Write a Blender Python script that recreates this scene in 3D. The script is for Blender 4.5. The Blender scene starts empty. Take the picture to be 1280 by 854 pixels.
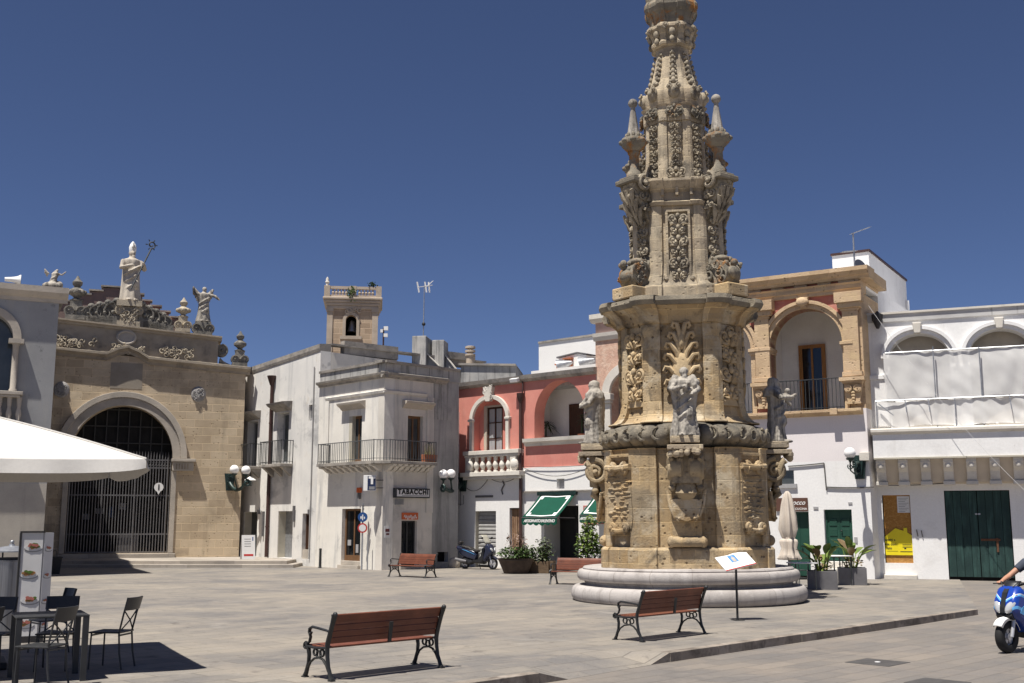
import bpy, bmesh, math, random
from mathutils import Vector, Matrix, geometry, noise
R = math.radians
PI = math.pi
S = bpy.context.scene
COL = S.collection
rnd = random.Random(7)

# ------------------------------------------------------------------ camera, light, exposure
FPX, HC = 1380.0, 1.85
PITCH = math.atan((652 - 427) / FPX)
cam_d = bpy.data.cameras.new('camera')
cam = bpy.data.objects.new('camera', cam_d)
COL.objects.link(cam)
cam.location = (0, 0, HC)
cam.rotation_euler = (PI / 2 + PITCH, 0, 0)
cam_d.sensor_width = 36
cam_d.sensor_fit = 'HORIZONTAL'
cam_d.lens = FPX / 1280 * 36
cam_d.clip_end = 3000
S.camera = cam

SUN_EL, SUN_AZ = R(69), math.atan2(-.66, -.75)      # azimuth from +Y towards +X
sun_dir = Vector((math.sin(SUN_AZ) * math.cos(SUN_EL), math.cos(SUN_AZ) * math.cos(SUN_EL), math.sin(SUN_EL)))
W = bpy.data.worlds.new('World')
S.world = W
W.use_nodes = True
wn = W.node_tree
sky = wn.nodes.new('ShaderNodeTexSky')
sky.sky_type = 'NISHITA'
sky.sun_disc = False
sky.sun_elevation = SUN_EL
sky.sun_rotation = SUN_AZ % (2 * PI)
sky.altitude = 4000
sky.air_density = 1.0
sky.dust_density = 1.0
sky.ozone_density = 10.0
bg = wn.nodes['Background']
bg.inputs['Strength'].default_value = 0.05
tint = wn.nodes.new('ShaderNodeMix'); tint.data_type = 'RGBA'; tint.blend_type = 'MULTIPLY'     # white balance of the exposure
tint.inputs[0].default_value = 1; tint.inputs[7].default_value = (1.27, 1.0, .95, 1)
wn.links.new(sky.outputs[0], tint.inputs[6]); wn.links.new(tint.outputs[2], bg.inputs[0])
sun_d = bpy.data.lights.new('sun', 'SUN')
sun_d.energy = 4.6
sun_d.angle = R(0.53)
sun_d.color = (1, .955, .88)
sun = bpy.data.objects.new('sun', sun_d)
COL.objects.link(sun)
sun.rotation_euler = sun_dir.to_track_quat('Z', 'Y').to_euler()
sun.location = (-20, -20, 40)
S.view_settings.view_transform = 'Standard'
S.view_settings.look = 'None'
S.view_settings.exposure = 0.66
S.view_settings.gamma = 1
S.view_settings.use_curve_mapping = False
S.render.engine = 'CYCLES'

# ------------------------------------------------------------------ measuring: photo direction -> place
_cp, _sp = math.cos(PITCH), math.sin(PITCH)
def ray(px, py):
    x, y = (px - 640) / FPX, (427 - py) / FPX
    return Vector((x, _cp - y * _sp, _sp + y * _cp))
def gnd(px, py, z=0.0):
    d = ray(px, py); t = (z - HC) / d.z
    return Vector((d.x * t, d.y * t, z))
def at(px, py, Y):
    d = ray(px, py); t = Y / d.y
    return Vector((d.x * t, Y, HC + d.z * t))
def xy(px, Y, py=652):
    p = at(px, py, Y); return (p.x, p.y)

class Fac:
    """a facade: local u along it, w into the building, v up"""
    def __init__(s, A, B, ext=0.0):
        A, B = Vector(A), Vector(B)
        s.d = (B - A).normalized()
        s.A = A - s.d * ext
        s.n = Vector((-s.d.y, s.d.x))
        s.rot = math.atan2(s.d.y, s.d.x)
        s.L = (B - s.A).length
    def uv(s, px, py, w=0.0):
        d = ray(px, py)
        o = s.A + s.n * w
        # solve (t*dx,t*dy) = o + u*dir
        det = d.x * (-s.d.y) - d.y * (-s.d.x)
        t = (o.x * (-s.d.y) - o.y * (-s.d.x)) / det
        q = Vector((d.x * t, d.y * t)) - o
        return (q.dot(s.d), HC + d.z * t)
    def u(s, px, py, w=0.0): return s.uv(px, py, w)[0]
    def v(s, px, py, w=0.0): return s.uv(px, py, w)[1]
    def rect(s, x0, x1, y0, y1, w=0.0):
        """px x0..x1, top y0, bottom y1 -> u0,u1,v0,v1"""
        xm, ym = (x0 + x1) / 2, (y0 + y1) / 2
        return (s.u(x0, ym, w), s.u(x1, ym, w), s.v(xm, y1, w), s.v(xm, y0, w))
    def world(s, u, w, v):
        p = s.A + s.d * u + s.n * w
        return Vector((p.x, p.y, v))
    def root(s, name, z=0.0):
        o = bpy.data.objects.new(name, None)
        o.empty_display_size = .3
        COL.objects.link(o)
        o.location = (s.A.x, s.A.y, z)
        o.rotation_euler = (0, 0, s.rot)
        return o

# ------------------------------------------------------------------ object helpers
def tag(o, label=None, cat=None, group=None, kind=None):
    if label: o['label'] = label
    if cat: o['category'] = cat
    if group: o['group'] = group
    if kind: o['kind'] = kind
    return o
def empty(name, loc, rz=0.0, label=None, cat=None, group=None):
    o = bpy.data.objects.new(name, None)
    o.empty_display_size = .3
    COL.objects.link(o)
    o.location = loc
    o.rotation_euler = (0, 0, rz)
    return tag(o, label, cat, group)
def kids(o): return [c for c in bpy.data.objects if c.parent == o]
def copy_tree(o, parent=None):
    c = o.copy(); COL.objects.link(c); c.parent = parent
    for ch in kids(o): copy_tree(ch, c)
    return c

def rect_poly(u0, u1, v0, v1): return [(u0, v0), (u1, v0), (u1, v1), (u0, v1)]
def arch_poly(u0, u1, v0, vs, vt, n=20):
    c, a, b = (u0 + u1) / 2, (u1 - u0) / 2, vt - vs
    pts = [(u0, v0), (u1, v0)]
    for i in range(n + 1):
        t = PI * i / n
        pts.append((c + a * math.cos(t), vs + b * math.sin(t)))
    return pts
def arch_line(u0, u1, vs, vt, n=20):
    c, a, b = (u0 + u1) / 2, (u1 - u0) / 2, vt - vs
    return [(c + a * math.cos(PI * i / n), vs + b * math.sin(PI * i / n)) for i in range(n + 1)]

class MB:
    def __init__(s): s.v, s.f = [], []
    def add(s, vs, fs):
        n = len(s.v)
        s.v += [tuple(v) for v in vs]
        s.f += [[i + n for i in f] for f in fs]
        return n
    def box(s, x0, x1, y0, y1, z0, z1):
        s.add([(x0, y0, z0), (x1, y0, z0), (x1, y1, z0), (x0, y1, z0), (x0, y0, z1), (x1, y0, z1), (x1, y1, z1), (x0, y1, z1)],
              [(0, 3, 2, 1), (4, 5, 6, 7), (0, 1, 5, 4), (1, 2, 6, 5), (2, 3, 7, 6), (3, 0, 4, 7)])
        return s
    def bar(s, a, b, w, h, up=(0, 0, 1)):
        """rectangular bar a->b"""
        a, b = Vector(a), Vector(b)
        d = (b - a).normalized(); up = Vector(up)
        if abs(d.dot(up)) > .98: up = Vector((0, 1, 0))
        x = d.cross(up).normalized(); y = x.cross(d)
        vs = []
        for p in (a, b):
            for i, j in ((-1, -1), (1, -1), (1, 1), (-1, 1)):
                vs.append(p + x * (i * w / 2) + y * (j * h / 2))
        s.add(vs, [(3, 2, 1, 0), (4, 5, 6, 7), (0, 1, 5, 4), (1, 2, 6, 5), (2, 3, 7, 6), (3, 0, 4, 7)])
        return s
    def prism(s, poly, y0, y1, holes=(), axis='y'):
        loops = [list(poly)] + [list(h) for h in holes]
        flat = [p for l in loops for p in l]
        tris = geometry.tessellate_polygon([[Vector((p[0], p[1], 0)) for p in l] for l in loops])
        n = len(flat)
        if axis == 'y': mk = lambda p, k: (p[0], k, p[1])
        elif axis == 'z': mk = lambda p, k: (p[0], p[1], k)
        else: mk = lambda p, k: (k, p[0], p[1])
        vs = [mk(p, y0) for p in flat] + [mk(p, y1) for p in flat]
        fs = [tuple(t) for t in tris] + [tuple(i + n for i in reversed(t)) for t in tris]
        k = 0
        for l in loops:
            m = len(l)
            for i in range(m):
                a, b = k + i, k + (i + 1) % m
                fs.append((a, b, b + n, a + n))
            k += m
        s.add(vs, fs)
        return s
    def tube(s, pts, r, n=6, cap=True, closed=False, flat=1.0, upv=None):
        pts = [Vector(p) for p in pts]
        m = len(pts)
        rs = r if isinstance(r, (list, tuple)) else [r] * m
        vs = []
        nrm = None
        for i, p in enumerate(pts):
            a = pts[(i - 1) % m] if (closed or i > 0) else p
            b = pts[(i + 1) % m] if (closed or i < m - 1) else p
            t = (b - a)
            if t.length < 1e-9: t = Vector((0, 0, 1))
            t.normalize()
            if upv is not None:
                nrm = Vector(upv) - t * t.dot(Vector(upv))
            elif nrm is None:
                q = Vector((0, 0, 1)) if abs(t.z) < .9 else Vector((1, 0, 0))
                nrm = q - t * q.dot(t)
            else:
                nrm = nrm - t * nrm.dot(t)
            if nrm.length < 1e-6: nrm = Vector((1, 0, 0)) - t * t.x
            nrm.normalize()
            bn = t.cross(nrm)
            for k in range(n):
                an = 2 * PI * (k + .5) / n
                vs.append(p + nrm * (math.cos(an) * rs[i] * flat) + bn * (math.sin(an) * rs[i]))
        fs = []
        for i in range(m if closed else m - 1):
            for k in range(n):
                a = i * n + k; b = i * n + (k + 1) % n
                j = (i + 1) % m
                fs.append((a, b, j * n + (k + 1) % n, j * n + k))
        if cap and not closed:
            fs.append(tuple(range(n - 1, -1, -1)))
            fs.append(tuple((m - 1) * n + k for k in range(n)))
        s.add(vs, fs)
        return s
    def lathe(s, prof, c=(0, 0, 0), n=16, sx=1.0, sy=1.0):
        c = Vector(c); vs = []; m = len(prof)
        for r, z in prof:
            for k in range(n):
                a = 2 * PI * k / n
                vs.append((c.x + r * sx * math.cos(a), c.y + r * sy * math.sin(a), c.z + z))
        fs = []
        for i in range(m - 1):
            for k in range(n):
                fs.append((i * n + k, i * n + (k + 1) % n, (i + 1) * n + (k + 1) % n, (i + 1) * n + k))
        fs.append(tuple(range(n - 1, -1, -1)))
        fs.append(tuple((m - 1) * n + k for k in range(n)))
        s.add(vs, fs)
        return s
    def ball(s, c, r, n=12, m=8):
        if not isinstance(r, (tuple, list)): r = (r, r, r)
        vs, fs = [], []
        vs.append((c[0], c[1], c[2] - r[2]))
        for i in range(1, m):
            th = -PI / 2 + PI * i / m
            for k in range(n):
                a = 2 * PI * k / n
                vs.append((c[0] + r[0] * math.cos(th) * math.cos(a), c[1] + r[1] * math.cos(th) * math.sin(a), c[2] + r[2] * math.sin(th)))
        vs.append((c[0], c[1], c[2] + r[2]))
        for k in range(n): fs.append((0, 1 + (k + 1) % n, 1 + k))
        for i in range(m - 2):
            for k in range(n):
                a = 1 + i * n
                fs.append((a + k, a + (k + 1) % n, a + n + (k + 1) % n, a + n + k))
        l = len(vs) - 1; a = 1 + (m - 2) * n
        for k in range(n): fs.append((a + k, a + (k + 1) % n, l))
        s.add(vs, fs)
        return s
    def loft(s, rings, cap=True):
        n = len(rings[0]); vs = [p for r in rings for p in r]; fs = []
        for i in range(len(rings) - 1):
            for k in range(n):
                fs.append((i * n + k, i * n + (k + 1) % n, (i + 1) * n + (k + 1) % n, (i + 1) * n + k))
        st = s.add(vs, fs)
        if cap:
            for ring, base in ((rings[0], st), (rings[-1], st + (len(rings) - 1) * n)):
                tris = geometry.tessellate_polygon([[Vector((p[0], p[1], 0)) for p in ring]])
                s.f += [[base + i for i in t] for t in tris]
        return s
    def sheet(s, fn, nu, nv):
        vs = [fn(i / nu, j / nv) for j in range(nv + 1) for i in range(nu + 1)]
        fs = [(j * (nu + 1) + i, j * (nu + 1) + i + 1, (j + 1) * (nu + 1) + i + 1, (j + 1) * (nu + 1) + i) for j in range(nv) for i in range(nu)]
        s.add(vs, fs)
        return s
    def xf(s, M, start=0):
        for i in range(start, len(s.v)): s.v[i] = tuple(M @ Vector(s.v[i]))
        return s
    def merge(s, o, M=None):
        s.add([M @ Vector(v) for v in o.v] if M else o.v, o.f)
        return s
    def mesh(s, name, smooth=None):
        me = bpy.data.meshes.new(name)
        me.from_pydata(s.v, [], s.f)
        bm = bmesh.new(); bm.from_mesh(me)
        bmesh.ops.recalc_face_normals(bm, faces=bm.faces)
        bm.to_mesh(me); bm.free()
        if smooth:
            me.shade_smooth()
            if smooth < 180: me.set_sharp_from_angle(angle=R(smooth))
        return me
    def build(s, name, mat, parent=None, smooth=None, bevel=None, loc=None, solid=None):
        me = s.mesh(name, smooth)
        me.materials.append(mat)
        o = bpy.data.objects.new(name, me)
        COL.objects.link(o)
        if parent: o.parent = parent
        if loc: o.location = loc
        if solid:
            m = o.modifiers.new('thick', 'SOLIDIFY'); m.thickness = solid; m.offset = 0
        if bevel:
            m = o.modifiers.new('bevel', 'BEVEL'); m.width = bevel; m.segments = 2
            m.limit_method = 'ANGLE'; m.angle_limit = R(40)
        return o

def sculpt(mb, name, voxel, mat, parent=None, smooth_it=2, loc=None, jitter=0.0):
    """fuse overlapping shapes into one continuous carved surface"""
    me = mb.mesh('tmp'); o = bpy.data.objects.new('tmp', me); COL.objects.link(o)
    m = o.modifiers.new('r', 'REMESH'); m.mode = 'VOXEL'; m.voxel_size = voxel
    if smooth_it:
        k = o.modifiers.new('s', 'SMOOTH'); k.iterations = smooth_it; k.factor = .5
    dg = bpy.context.evaluated_depsgraph_get()
    me2 = bpy.data.meshes.new_from_object(o.evaluated_get(dg))
    bpy.data.objects.remove(o); bpy.data.meshes.remove(me)
    me2.name = name
    me2.shade_smooth()
    me2.materials.clear(); me2.materials.append(mat)
    if jitter:
        for v in me2.vertices:
            d = noise.noise(Vector(v.co) * (0.35 / max(voxel, .01))) * jitter
            v.co += v.normal * d
    ob = bpy.data.objects.new(name, me2); COL.objects.link(ob)
    if parent: ob.parent = parent
    if loc: ob.location = loc
    return ob

def text_mesh(body, size, shear=0.0, spacing=1.0, bold=0.0, depth=0.004):
    cu = bpy.data.curves.new('txt', 'FONT')
    cu.body = body; cu.size = size; cu.shear = shear; cu.space_character = spacing
    cu.align_x = 'CENTER'; cu.align_y = 'CENTER'; cu.extrude = depth; cu.offset = bold; cu.resolution_u = 3
    o = bpy.data.objects.new('txt', cu); COL.objects.link(o)
    dg = bpy.context.evaluated_depsgraph_get()
    me = bpy.data.meshes.new_from_object(o.evaluated_get(dg))
    bpy.data.objects.remove(o); bpy.data.curves.remove(cu)
    return me
def lettering(name, body, size, mat, parent, M, **kw):
    """text lying in local XY plane, moved by matrix M"""
    me = text_mesh(body, size, **kw)
    me.transform(M); me.materials.clear(); me.materials.append(mat); me.name = name
    o = bpy.data.objects.new(name, me); COL.objects.link(o); o.parent = parent
    return o
UPRIGHT = Matrix.Rotation(PI / 2, 4, 'X')       # XY text -> XZ plane, readable from -Y

# ------------------------------------------------------------------ materials
def nm(name):
    m = bpy.data.materials.new(name); m.use_nodes = True
    return m, m.node_tree, m.node_tree.nodes['Principled BSDF']
def nd(nt, t, **kw):
    n = nt.nodes.new(t)
    for k, v in kw.items():
        if k in n.inputs: n.inputs[k].default_value = v
        else: setattr(n, k, v)
    return n
def c4(c): return (c[0], c[1], c[2], 1)
def ramp(nt, src, lo, hi, a=(0, 0, 0, 1), b=(1, 1, 1, 1)):
    r = nt.nodes.new('ShaderNodeValToRGB')
    r.color_ramp.elements[0].position = lo; r.color_ramp.elements[1].position = hi
    r.color_ramp.elements[0].color = a; r.color_ramp.elements[1].color = b
    nt.links.new(src, r.inputs[0]); return r.outputs[0]
def mix(nt, fac, a, b, mode='MIX'):
    n = nt.nodes.new('ShaderNodeMix'); n.data_type = 'RGBA'; n.blend_type = mode
    for idx, val in ((0, fac), (6, a), (7, b)):
        if hasattr(val, 'is_linked') or hasattr(val, 'links'): nt.links.new(val, n.inputs[idx])
        elif idx == 0: n.inputs[0].default_value = val
        else: n.inputs[idx].default_value = c4(val)
    return n.outputs[2]
def mmath(nt, op, a, b=None):
    n = nt.nodes.new('ShaderNodeMath'); n.operation = op
    for i, val in enumerate((a, b)):
        if val is None: continue
        if hasattr(val, 'links'): nt.links.new(val, n.inputs[i])
        else: n.inputs[i].default_value = val
    return n.outputs[0]
def noise_n(nt, vec, scale, detail=5, rough=.6, mapping=None, dist=0.0, off=(0, 0, 0)):
    if mapping or off != (0, 0, 0):
        mp = nd(nt, 'ShaderNodeMapping'); mp.inputs['Scale'].default_value = mapping or (1, 1, 1)
        mp.inputs['Location'].default_value = off
        nt.links.new(vec, mp.inputs[0]); vec = mp.outputs[0]
    n = nd(nt, 'ShaderNodeTexNoise', Scale=scale, Detail=detail, Roughness=rough, Distortion=dist)
    nt.links.new(vec, n.inputs['Vector']); return n.outputs['Fac']

def surf(name, c1, c2, scale=.8, stains=(), brick=None, bump=.3, bump_scale=25, rough=.9, grain=.12, cyl=None,
         lichen=None, pits=0.0, spec=.2, lo=.35, hi=.65):
    """weathered mineral surface. stains: (colour, scale, lo, hi, amount, mapping)
    brick: dict(w,h,mortar,size,c1,c2)   lichen: (colour, amount) on top faces"""
    m, nt, b = nm(name)
    tc = nd(nt, 'ShaderNodeTexCoord'); vec = tc.outputs['Object']
    n1 = noise_n(nt, vec, scale, 6, .62)
    col = mix(nt, ramp(nt, n1, lo, hi), c1, c2)
    h = None
    if brick:
        sp = nd(nt, 'ShaderNodeSeparateXYZ'); nt.links.new(vec, sp.inputs[0])
        cb = nd(nt, 'ShaderNodeCombineXYZ')
        if cyl:
            an = mmath(nt, 'ARCTAN2', sp.outputs[1], sp.outputs[0])
            nt.links.new(mmath(nt, 'MULTIPLY', an, cyl), cb.inputs[0]); nt.links.new(sp.outputs[2], cb.inputs[1])
        elif brick.get('flat'):
            mp = nd(nt, 'ShaderNodeMapping'); mp.inputs['Rotation'].default_value = (0, 0, brick['flat'])
            nt.links.new(vec, mp.inputs[0])
            nt.nodes.remove(cb); cb = mp
        else:
            xs = mmath(nt, 'ADD', sp.outputs[0], sp.outputs[1])
            nt.links.new(xs, cb.inputs[0]); nt.links.new(sp.outputs[2], cb.inputs[1])
        # wobble the joints a little
        wob = nd(nt, 'ShaderNodeTexNoise', Scale=brick.get('wobs', 3.0), Detail=2.0)
        nt.links.new(vec, wob.inputs['Vector'])
        va = nd(nt, 'ShaderNodeVectorMath', operation='SCALE'); va.inputs['Scale'].default_value = brick.get('wob', .03)
        nt.links.new(wob.outputs['Color'], va.inputs[0])
        vb = nd(nt, 'ShaderNodeVectorMath', operation='ADD')
        nt.links.new(cb.outputs[0], vb.inputs[0]); nt.links.new(va.outputs[0], vb.inputs[1])
        bt = nd(nt, 'ShaderNodeTexBrick', offset=brick.get('off', .5), squash=1.0)
        bt.inputs['Scale'].default_value = 1
        bt.inputs['Brick Width'].default_value = brick['w']; bt.inputs['Row Height'].default_value = brick['h']
        bt.inputs['Mortar Size'].default_value = brick.get('size', .008); bt.inputs['Mortar Smooth'].default_value = .4
        bt.inputs['Color1'].default_value = c4(brick.get('c1', (1, 1, 1))); bt.inputs['Color2'].default_value = c4(brick.get('c2', (.75, .75, .75)))
        bt.inputs['Mortar'].default_value = c4(brick.get('mortar', (.6, .6, .6)))
        nt.links.new(vb.outputs[0], bt.inputs['Vector'])
        col = mix(nt, 1.0, col, bt.outputs['Color'], 'MULTIPLY')
        h = bt.outputs['Fac']
    for i, (sc, ss, lo_, hi_, am, mp) in enumerate(stains):
        n2 = noise_n(nt, vec, ss, 7, .68, mp, .3, (7.3 * i + 3, 1.7 * i, 2.1 * i))
        f = mmath(nt, 'MULTIPLY', ramp(nt, n2, lo_, hi_), am)
        col = mix(nt, f, col, sc)
    if lichen:
        ge = nd(nt, 'ShaderNodeNewGeometry'); sg = nd(nt, 'ShaderNodeSeparateXYZ'); nt.links.new(ge.outputs['Normal'], sg.inputs[0])
        up = ramp(nt, sg.outputs[2], .25, .8)
        ln = ramp(nt, noise_n(nt, vec, 4.5, 6, .7), .38, .6)
        col = mix(nt, mmath(nt, 'MULTIPLY', mmath(nt, 'MULTIPLY', up, ln), lichen[1]), col, lichen[0])
    fine = noise_n(nt, vec, bump_scale, 6, .7)
    g = ramp(nt, fine, .25, .75, (1 - grain, 1 - grain, 1 - grain, 1), (1 + 0, 1, 1, 1))
    col = mix(nt, 1.0, col, g, 'MULTIPLY')
    if pits:
        vo = nd(nt, 'ShaderNodeTexVoronoi', Scale=7.0); nt.links.new(vec, vo.inputs['Vector'])
        pn = noise_n(nt, vec, 2.3, 3)
        pm = mmath(nt, 'MULTIPLY', ramp(nt, vo.outputs['Distance'], .14, .26, (1, 1, 1, 1), (0, 0, 0, 1)), ramp(nt, pn, .48, .56))
        col = mix(nt, mmath(nt, 'MULTIPLY', pm, pits), col, (.09, .06, .035))
    nt.links.new(col, b.inputs['Base Color'])
    b.inputs['Roughness'].default_value = rough
    b.inputs['Specular IOR Level'].default_value = spec
    bp = nd(nt, 'ShaderNodeBump', Strength=bump, Distance=.03)
    hh = fine
    if h is not None:
        hh = mmath(nt, 'SUBTRACT', fine, mmath(nt, 'MULTIPLY', h, .8))
    if pits: hh = mmath(nt, 'SUBTRACT', hh, mmath(nt, 'MULTIPLY', pm, 1.0))
    nt.links.new(hh, bp.inputs['Height']); nt.links.new(bp.outputs[0], b.inputs['Normal'])
    return m
def plain(name, c, rough=.6, metal=0.0, var=.15, scale=6, spec=.4, bump=.05, mapping=None):
    m, nt, b = nm(name)
    tc = nd(nt, 'ShaderNodeTexCoord')
    n = noise_n(nt, tc.outputs['Object'], scale, 4, .6, mapping)
    d = tuple(x * (1 - var) for x in c)
    nt.links.new(mix(nt, ramp(nt, n, .35, .65), c, d), b.inputs['Base Color'])
    b.inputs['Roughness'].default_value = rough; b.inputs['Metallic'].default_value = metal
    b.inputs['Specular IOR Level'].default_value = spec
    if bump:
        bp = nd(nt, 'ShaderNodeBump', Strength=bump, Distance=.02)
        nt.links.new(n, bp.inputs['Height']); nt.links.new(bp.outputs[0], b.inputs['Normal'])
    return m
M = {}
GREY = (.10, .10, .105)
def streak(c, am=.8, lo=.52, hi=.72, s=1.0): return (c, s, lo, hi, am, (2.2, 2.2, .22))
def patch(c, am=.7, lo=.55, hi=.68, s=.7): return (c, s, lo, hi, am, (1, 1, 1))
M['grey_plaster'] = surf('grey_plaster', (.37, .37, .37), (.29, .29, .295), .5, [streak((.42, .39, .34), .4), (GREY, 3.0, .6, .68, .55, (1, 1, .8))], bump=.2)
M['grey_base'] = surf('grey_base', (.46, .42, .36), (.36, .33, .29), .7, [patch((.36, .22, .12), .6, .66, .75, 2.2), streak(GREY, .3)], bump=.2)
M['church_stone'] = surf('church_stone', (.63, .52, .385), (.51, .415, .30), .6, [patch((.16, .13, .10), .6, .52, .75, .45), streak((.17, .14, .11), .5, .56, .8)],
                         brick=dict(w=.75, h=.36, size=.014, mortar=(1.16, 1.12, 1.02), c1=(1.06, 1.05, 1.02), c2=(.82, .79, .75), wob=.05), bump=.5, pits=.5)
M['church_dark'] = surf('church_dark', (.42, .355, .275), (.29, .245, .195), .9, [patch((.09, .08, .07), .7, .5, .7, 1.1), streak((.40, .33, .22), .5)], bump=.5, lichen=((.10, .095, .085), .8))
M['pale_stone'] = surf('pale_stone', (.52, .46, .39), (.40, .36, .31), 1.2, [patch((.2, .18, .16), .5, .55, .75, 1.5)], bump=.4, lichen=((.15, .14, .13), .5))
M['dark_carving'] = surf('dark_carving', (.30, .275, .235), (.12, .115, .105), 2.2, [patch((.46, .42, .35), .7, .55, .68, 2.5)], bump=.6, lichen=((.07, .07, .065), .7))
M['light_carving'] = surf('light_carving', (.52, .45, .34), (.36, .31, .24), 2.2, [patch((.16, .15, .13), .7, .56, .7, 1.9)], bump=.5)
M['brick_mauve'] = surf('brick_mauve', (.26, .185, .165), (.2, .145, .13), .7, [streak(GREY, .4)], bump=.3)
M['cream_wall'] = surf('cream_wall', (.84, .80, .73), (.72, .685, .62), .55, [streak((.36, .36, .37), .8, .52, .70, .9), patch((.52, .50, .47), .55, .52, .64, .8), patch((.24, .24, .245), .8, .6, .72, .55), patch((.55, .42, .26), .4, .64, .74, .8)], bump=.18)
M['tall_wall'] = surf('tall_wall', (.80, .77, .72), (.66, .645, .62), .5, [streak((.36, .36, .365), .6, .5, .72, .6), patch((.30, .30, .305), .7, .54, .66, .45), patch((.2, .2, .2), .7, .6, .7, .9), patch((.6, .5, .36), .3, .6, .7, 1.3)], bump=.2)
M['stained_parapet'] = surf('stained_parapet', (.50, .48, .45), (.32, .32, .315), .8, [(( .07, .07, .07), 1.4, .5, .66, .85, (2.6, 2.6, .18)), patch((.13, .13, .13), .6, .52, .7, .8)], bump=.3, lichen=((.13, .125, .105), .8))
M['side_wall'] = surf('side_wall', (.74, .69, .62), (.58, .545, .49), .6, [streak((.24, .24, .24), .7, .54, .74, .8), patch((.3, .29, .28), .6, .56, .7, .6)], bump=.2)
M['grey_wall'] = surf('bare_grey_wall', (.45, .44, .425), (.31, .305, .30), .6, [streak((.13, .13, .13), .7, .5, .7, .9)], bump=.2)  # plain grey wall colour with darker vertical streaks
M['tower_brick'] = surf('tower_brick', (.53, .42, .31), (.43, .335, .245), .4, [streak((.28, .19, .14), .4)],
                        brick=dict(w=.9, h=.42, size=.03, mortar=(1.15, 1.1, 1.05), c1=(1.08, 1.05, 1.0), c2=(.72, .66, .62)), bump=.4)
M['tower_stone'] = surf('tower_stone', (.54, .45, .36), (.42, .345, .27), .8, [patch((.2, .17, .14), .5, .55, .7, .8)], bump=.3)
M['pink'] = surf('pink_plaster', (.66, .275, .22), (.57, .215, .175), .9, [patch((.62, .30, .25), .6, .52, .68, 1.6), streak((.34, .13, .11), .35)], bump=.25)
M['roof_edge'] = surf('roof_edge_stone', (.42, .38, .33), (.26, .24, .22), 1.4, [patch((.12, .115, .11), .7, .5, .66, 1.8)], bump=.4, lichen=((.2, .19, .16), .6))
M['white_wall'] = surf('white_lime_wall', (.85, .835, .81), (.79, .775, .75), .7, [streak((.58, .56, .53), .45, .6, .77), patch((.48, .46, .44), .3, .66, .77, 1.1)], bump=.22, bump_scale=18)
M['white_clean'] = surf('white_painted_wall', (.86, .85, .835), (.81, .80, .79), .5, [streak((.60, .58, .555), .5, .56, .76), patch((.66, .64, .62), .5, .55, .7, .9), ((.42, .40, .38), 5.0, .68, .74, .4, (1, 1, .6))], bump=.16, bump_scale=14)
M['mauve_white'] = surf('rose_white_wall', (.82, .765, .76), (.77, .72, .715), .5, [streak((.62, .57, .56), .4, .58, .76)], bump=.1)
M['inner_white'] = surf('loggia_white', (.86, .84, .81), (.72, .69, .66), .6, [patch((.5, .46, .42), .4, .6, .75, .8)], bump=.1)
M['white_stone'] = surf('white_stone', (.72, .68, .61), (.60, .56, .50), 1.2, [patch((.35, .33, .30), .5, .58, .72, 1.6)], bump=.3)
M['salmon'] = surf('salmon_rough_plaster', (.66, .45, .34), (.55, .34, .26), 3.5, [patch((.70, .54, .43), .7, .5, .62, 4)], bump=1.0, bump_scale=9)
M['orange_stone'] = surf('orange_stone', (.67, .505, .34), (.55, .405, .265), 1.0, [patch((.66, .50, .29), .6, .5, .65, 1.5), streak((.24, .17, .10), .5, .56, .74)], brick=dict(w=.7, h=.36, size=.008, mortar=(1.15, 1.1, 1.0), c1=(1.04, 1.03, 1), c2=(.84, .81, .78), wob=.03), bump=.6, pits=.5, lichen=((.15, .12, .08), .6))
M['orange_dark'] = surf('orange_stone_weathered', (.50, .38, .23), (.36, .27, .17), 1.3, [patch((.15, .12, .08), .75, .5, .66, 1.2)], bump=.5, lichen=((.10, .09, .07), .9))
M['red_panel'] = surf('red_plaster', (.52, .21, .17), (.44, .16, .135), 1.2, [patch((.62, .36, .30), .6, .52, .64, 2.2)], bump=.3)
BR = dict(w=.62, h=.31, size=.011, mortar=(1.32, 1.28, 1.15), c1=(1.14, 1.12, 1.06), c2=(.70, .66, .61), wob=.03)
M['mon_gold'] = surf('golden_tufa', (.54, .43, .285), (.46, .335, .19), .9, [patch((.27, .22, .155), .8, .5, .62, .9), patch((.12, .10, .075), .7, .58, .68, 1.7), patch((.58, .50, .37), .75, .52, .64, 1.5), streak((.15, .115, .08), .7, .55, .72)],
                     brick=BR, cyl=2.1, bump=.7, pits=.8, bump_scale=22)
M['mon_pale'] = surf('weathered_tufa', (.54, .46, .35), (.43, .36, .265), 1.1, [patch((.22, .19, .15), .8, .49, .62, 1.0), patch((.10, .09, .075), .7, .57, .67, 1.8), streak((.5, .43, .32), .5, .55, .7), streak((.13, .115, .095), .6, .56, .74)],
                     brick=dict(BR, c2=(.78, .75, .72)), cyl=1.3, bump=.5, pits=.35, lichen=((.13, .115, .09), .8))
M['mon_dark'] = surf('lichen_stone', (.32, .275, .205), (.17, .15, .12), 1.6, [patch((.09, .085, .075), .8, .5, .64, 1.3), patch((.42, .35, .25), .6, .56, .68, 2.2)], bump=.7, pits=.3, lichen=((.085, .08, .07), .85))
M['mon_lichen'] = surf('orange_lichen_stone', (.30, .265, .205), (.16, .145, .12), 2.0, [patch((.34, .155, .045), .9, .52, .62, 2.4), patch((.45, .38, .28), .6, .56, .66, 3.0)], bump=.7, lichen=((.1, .09, .07), .6))
M['mon_carve'] = surf('carved_gold_tufa', (.58, .45, .28), (.44, .32, .18), 2.0, [patch((.16, .12, .08), .75, .52, .66, 2.0)], bump=.4, pits=.3)
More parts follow.
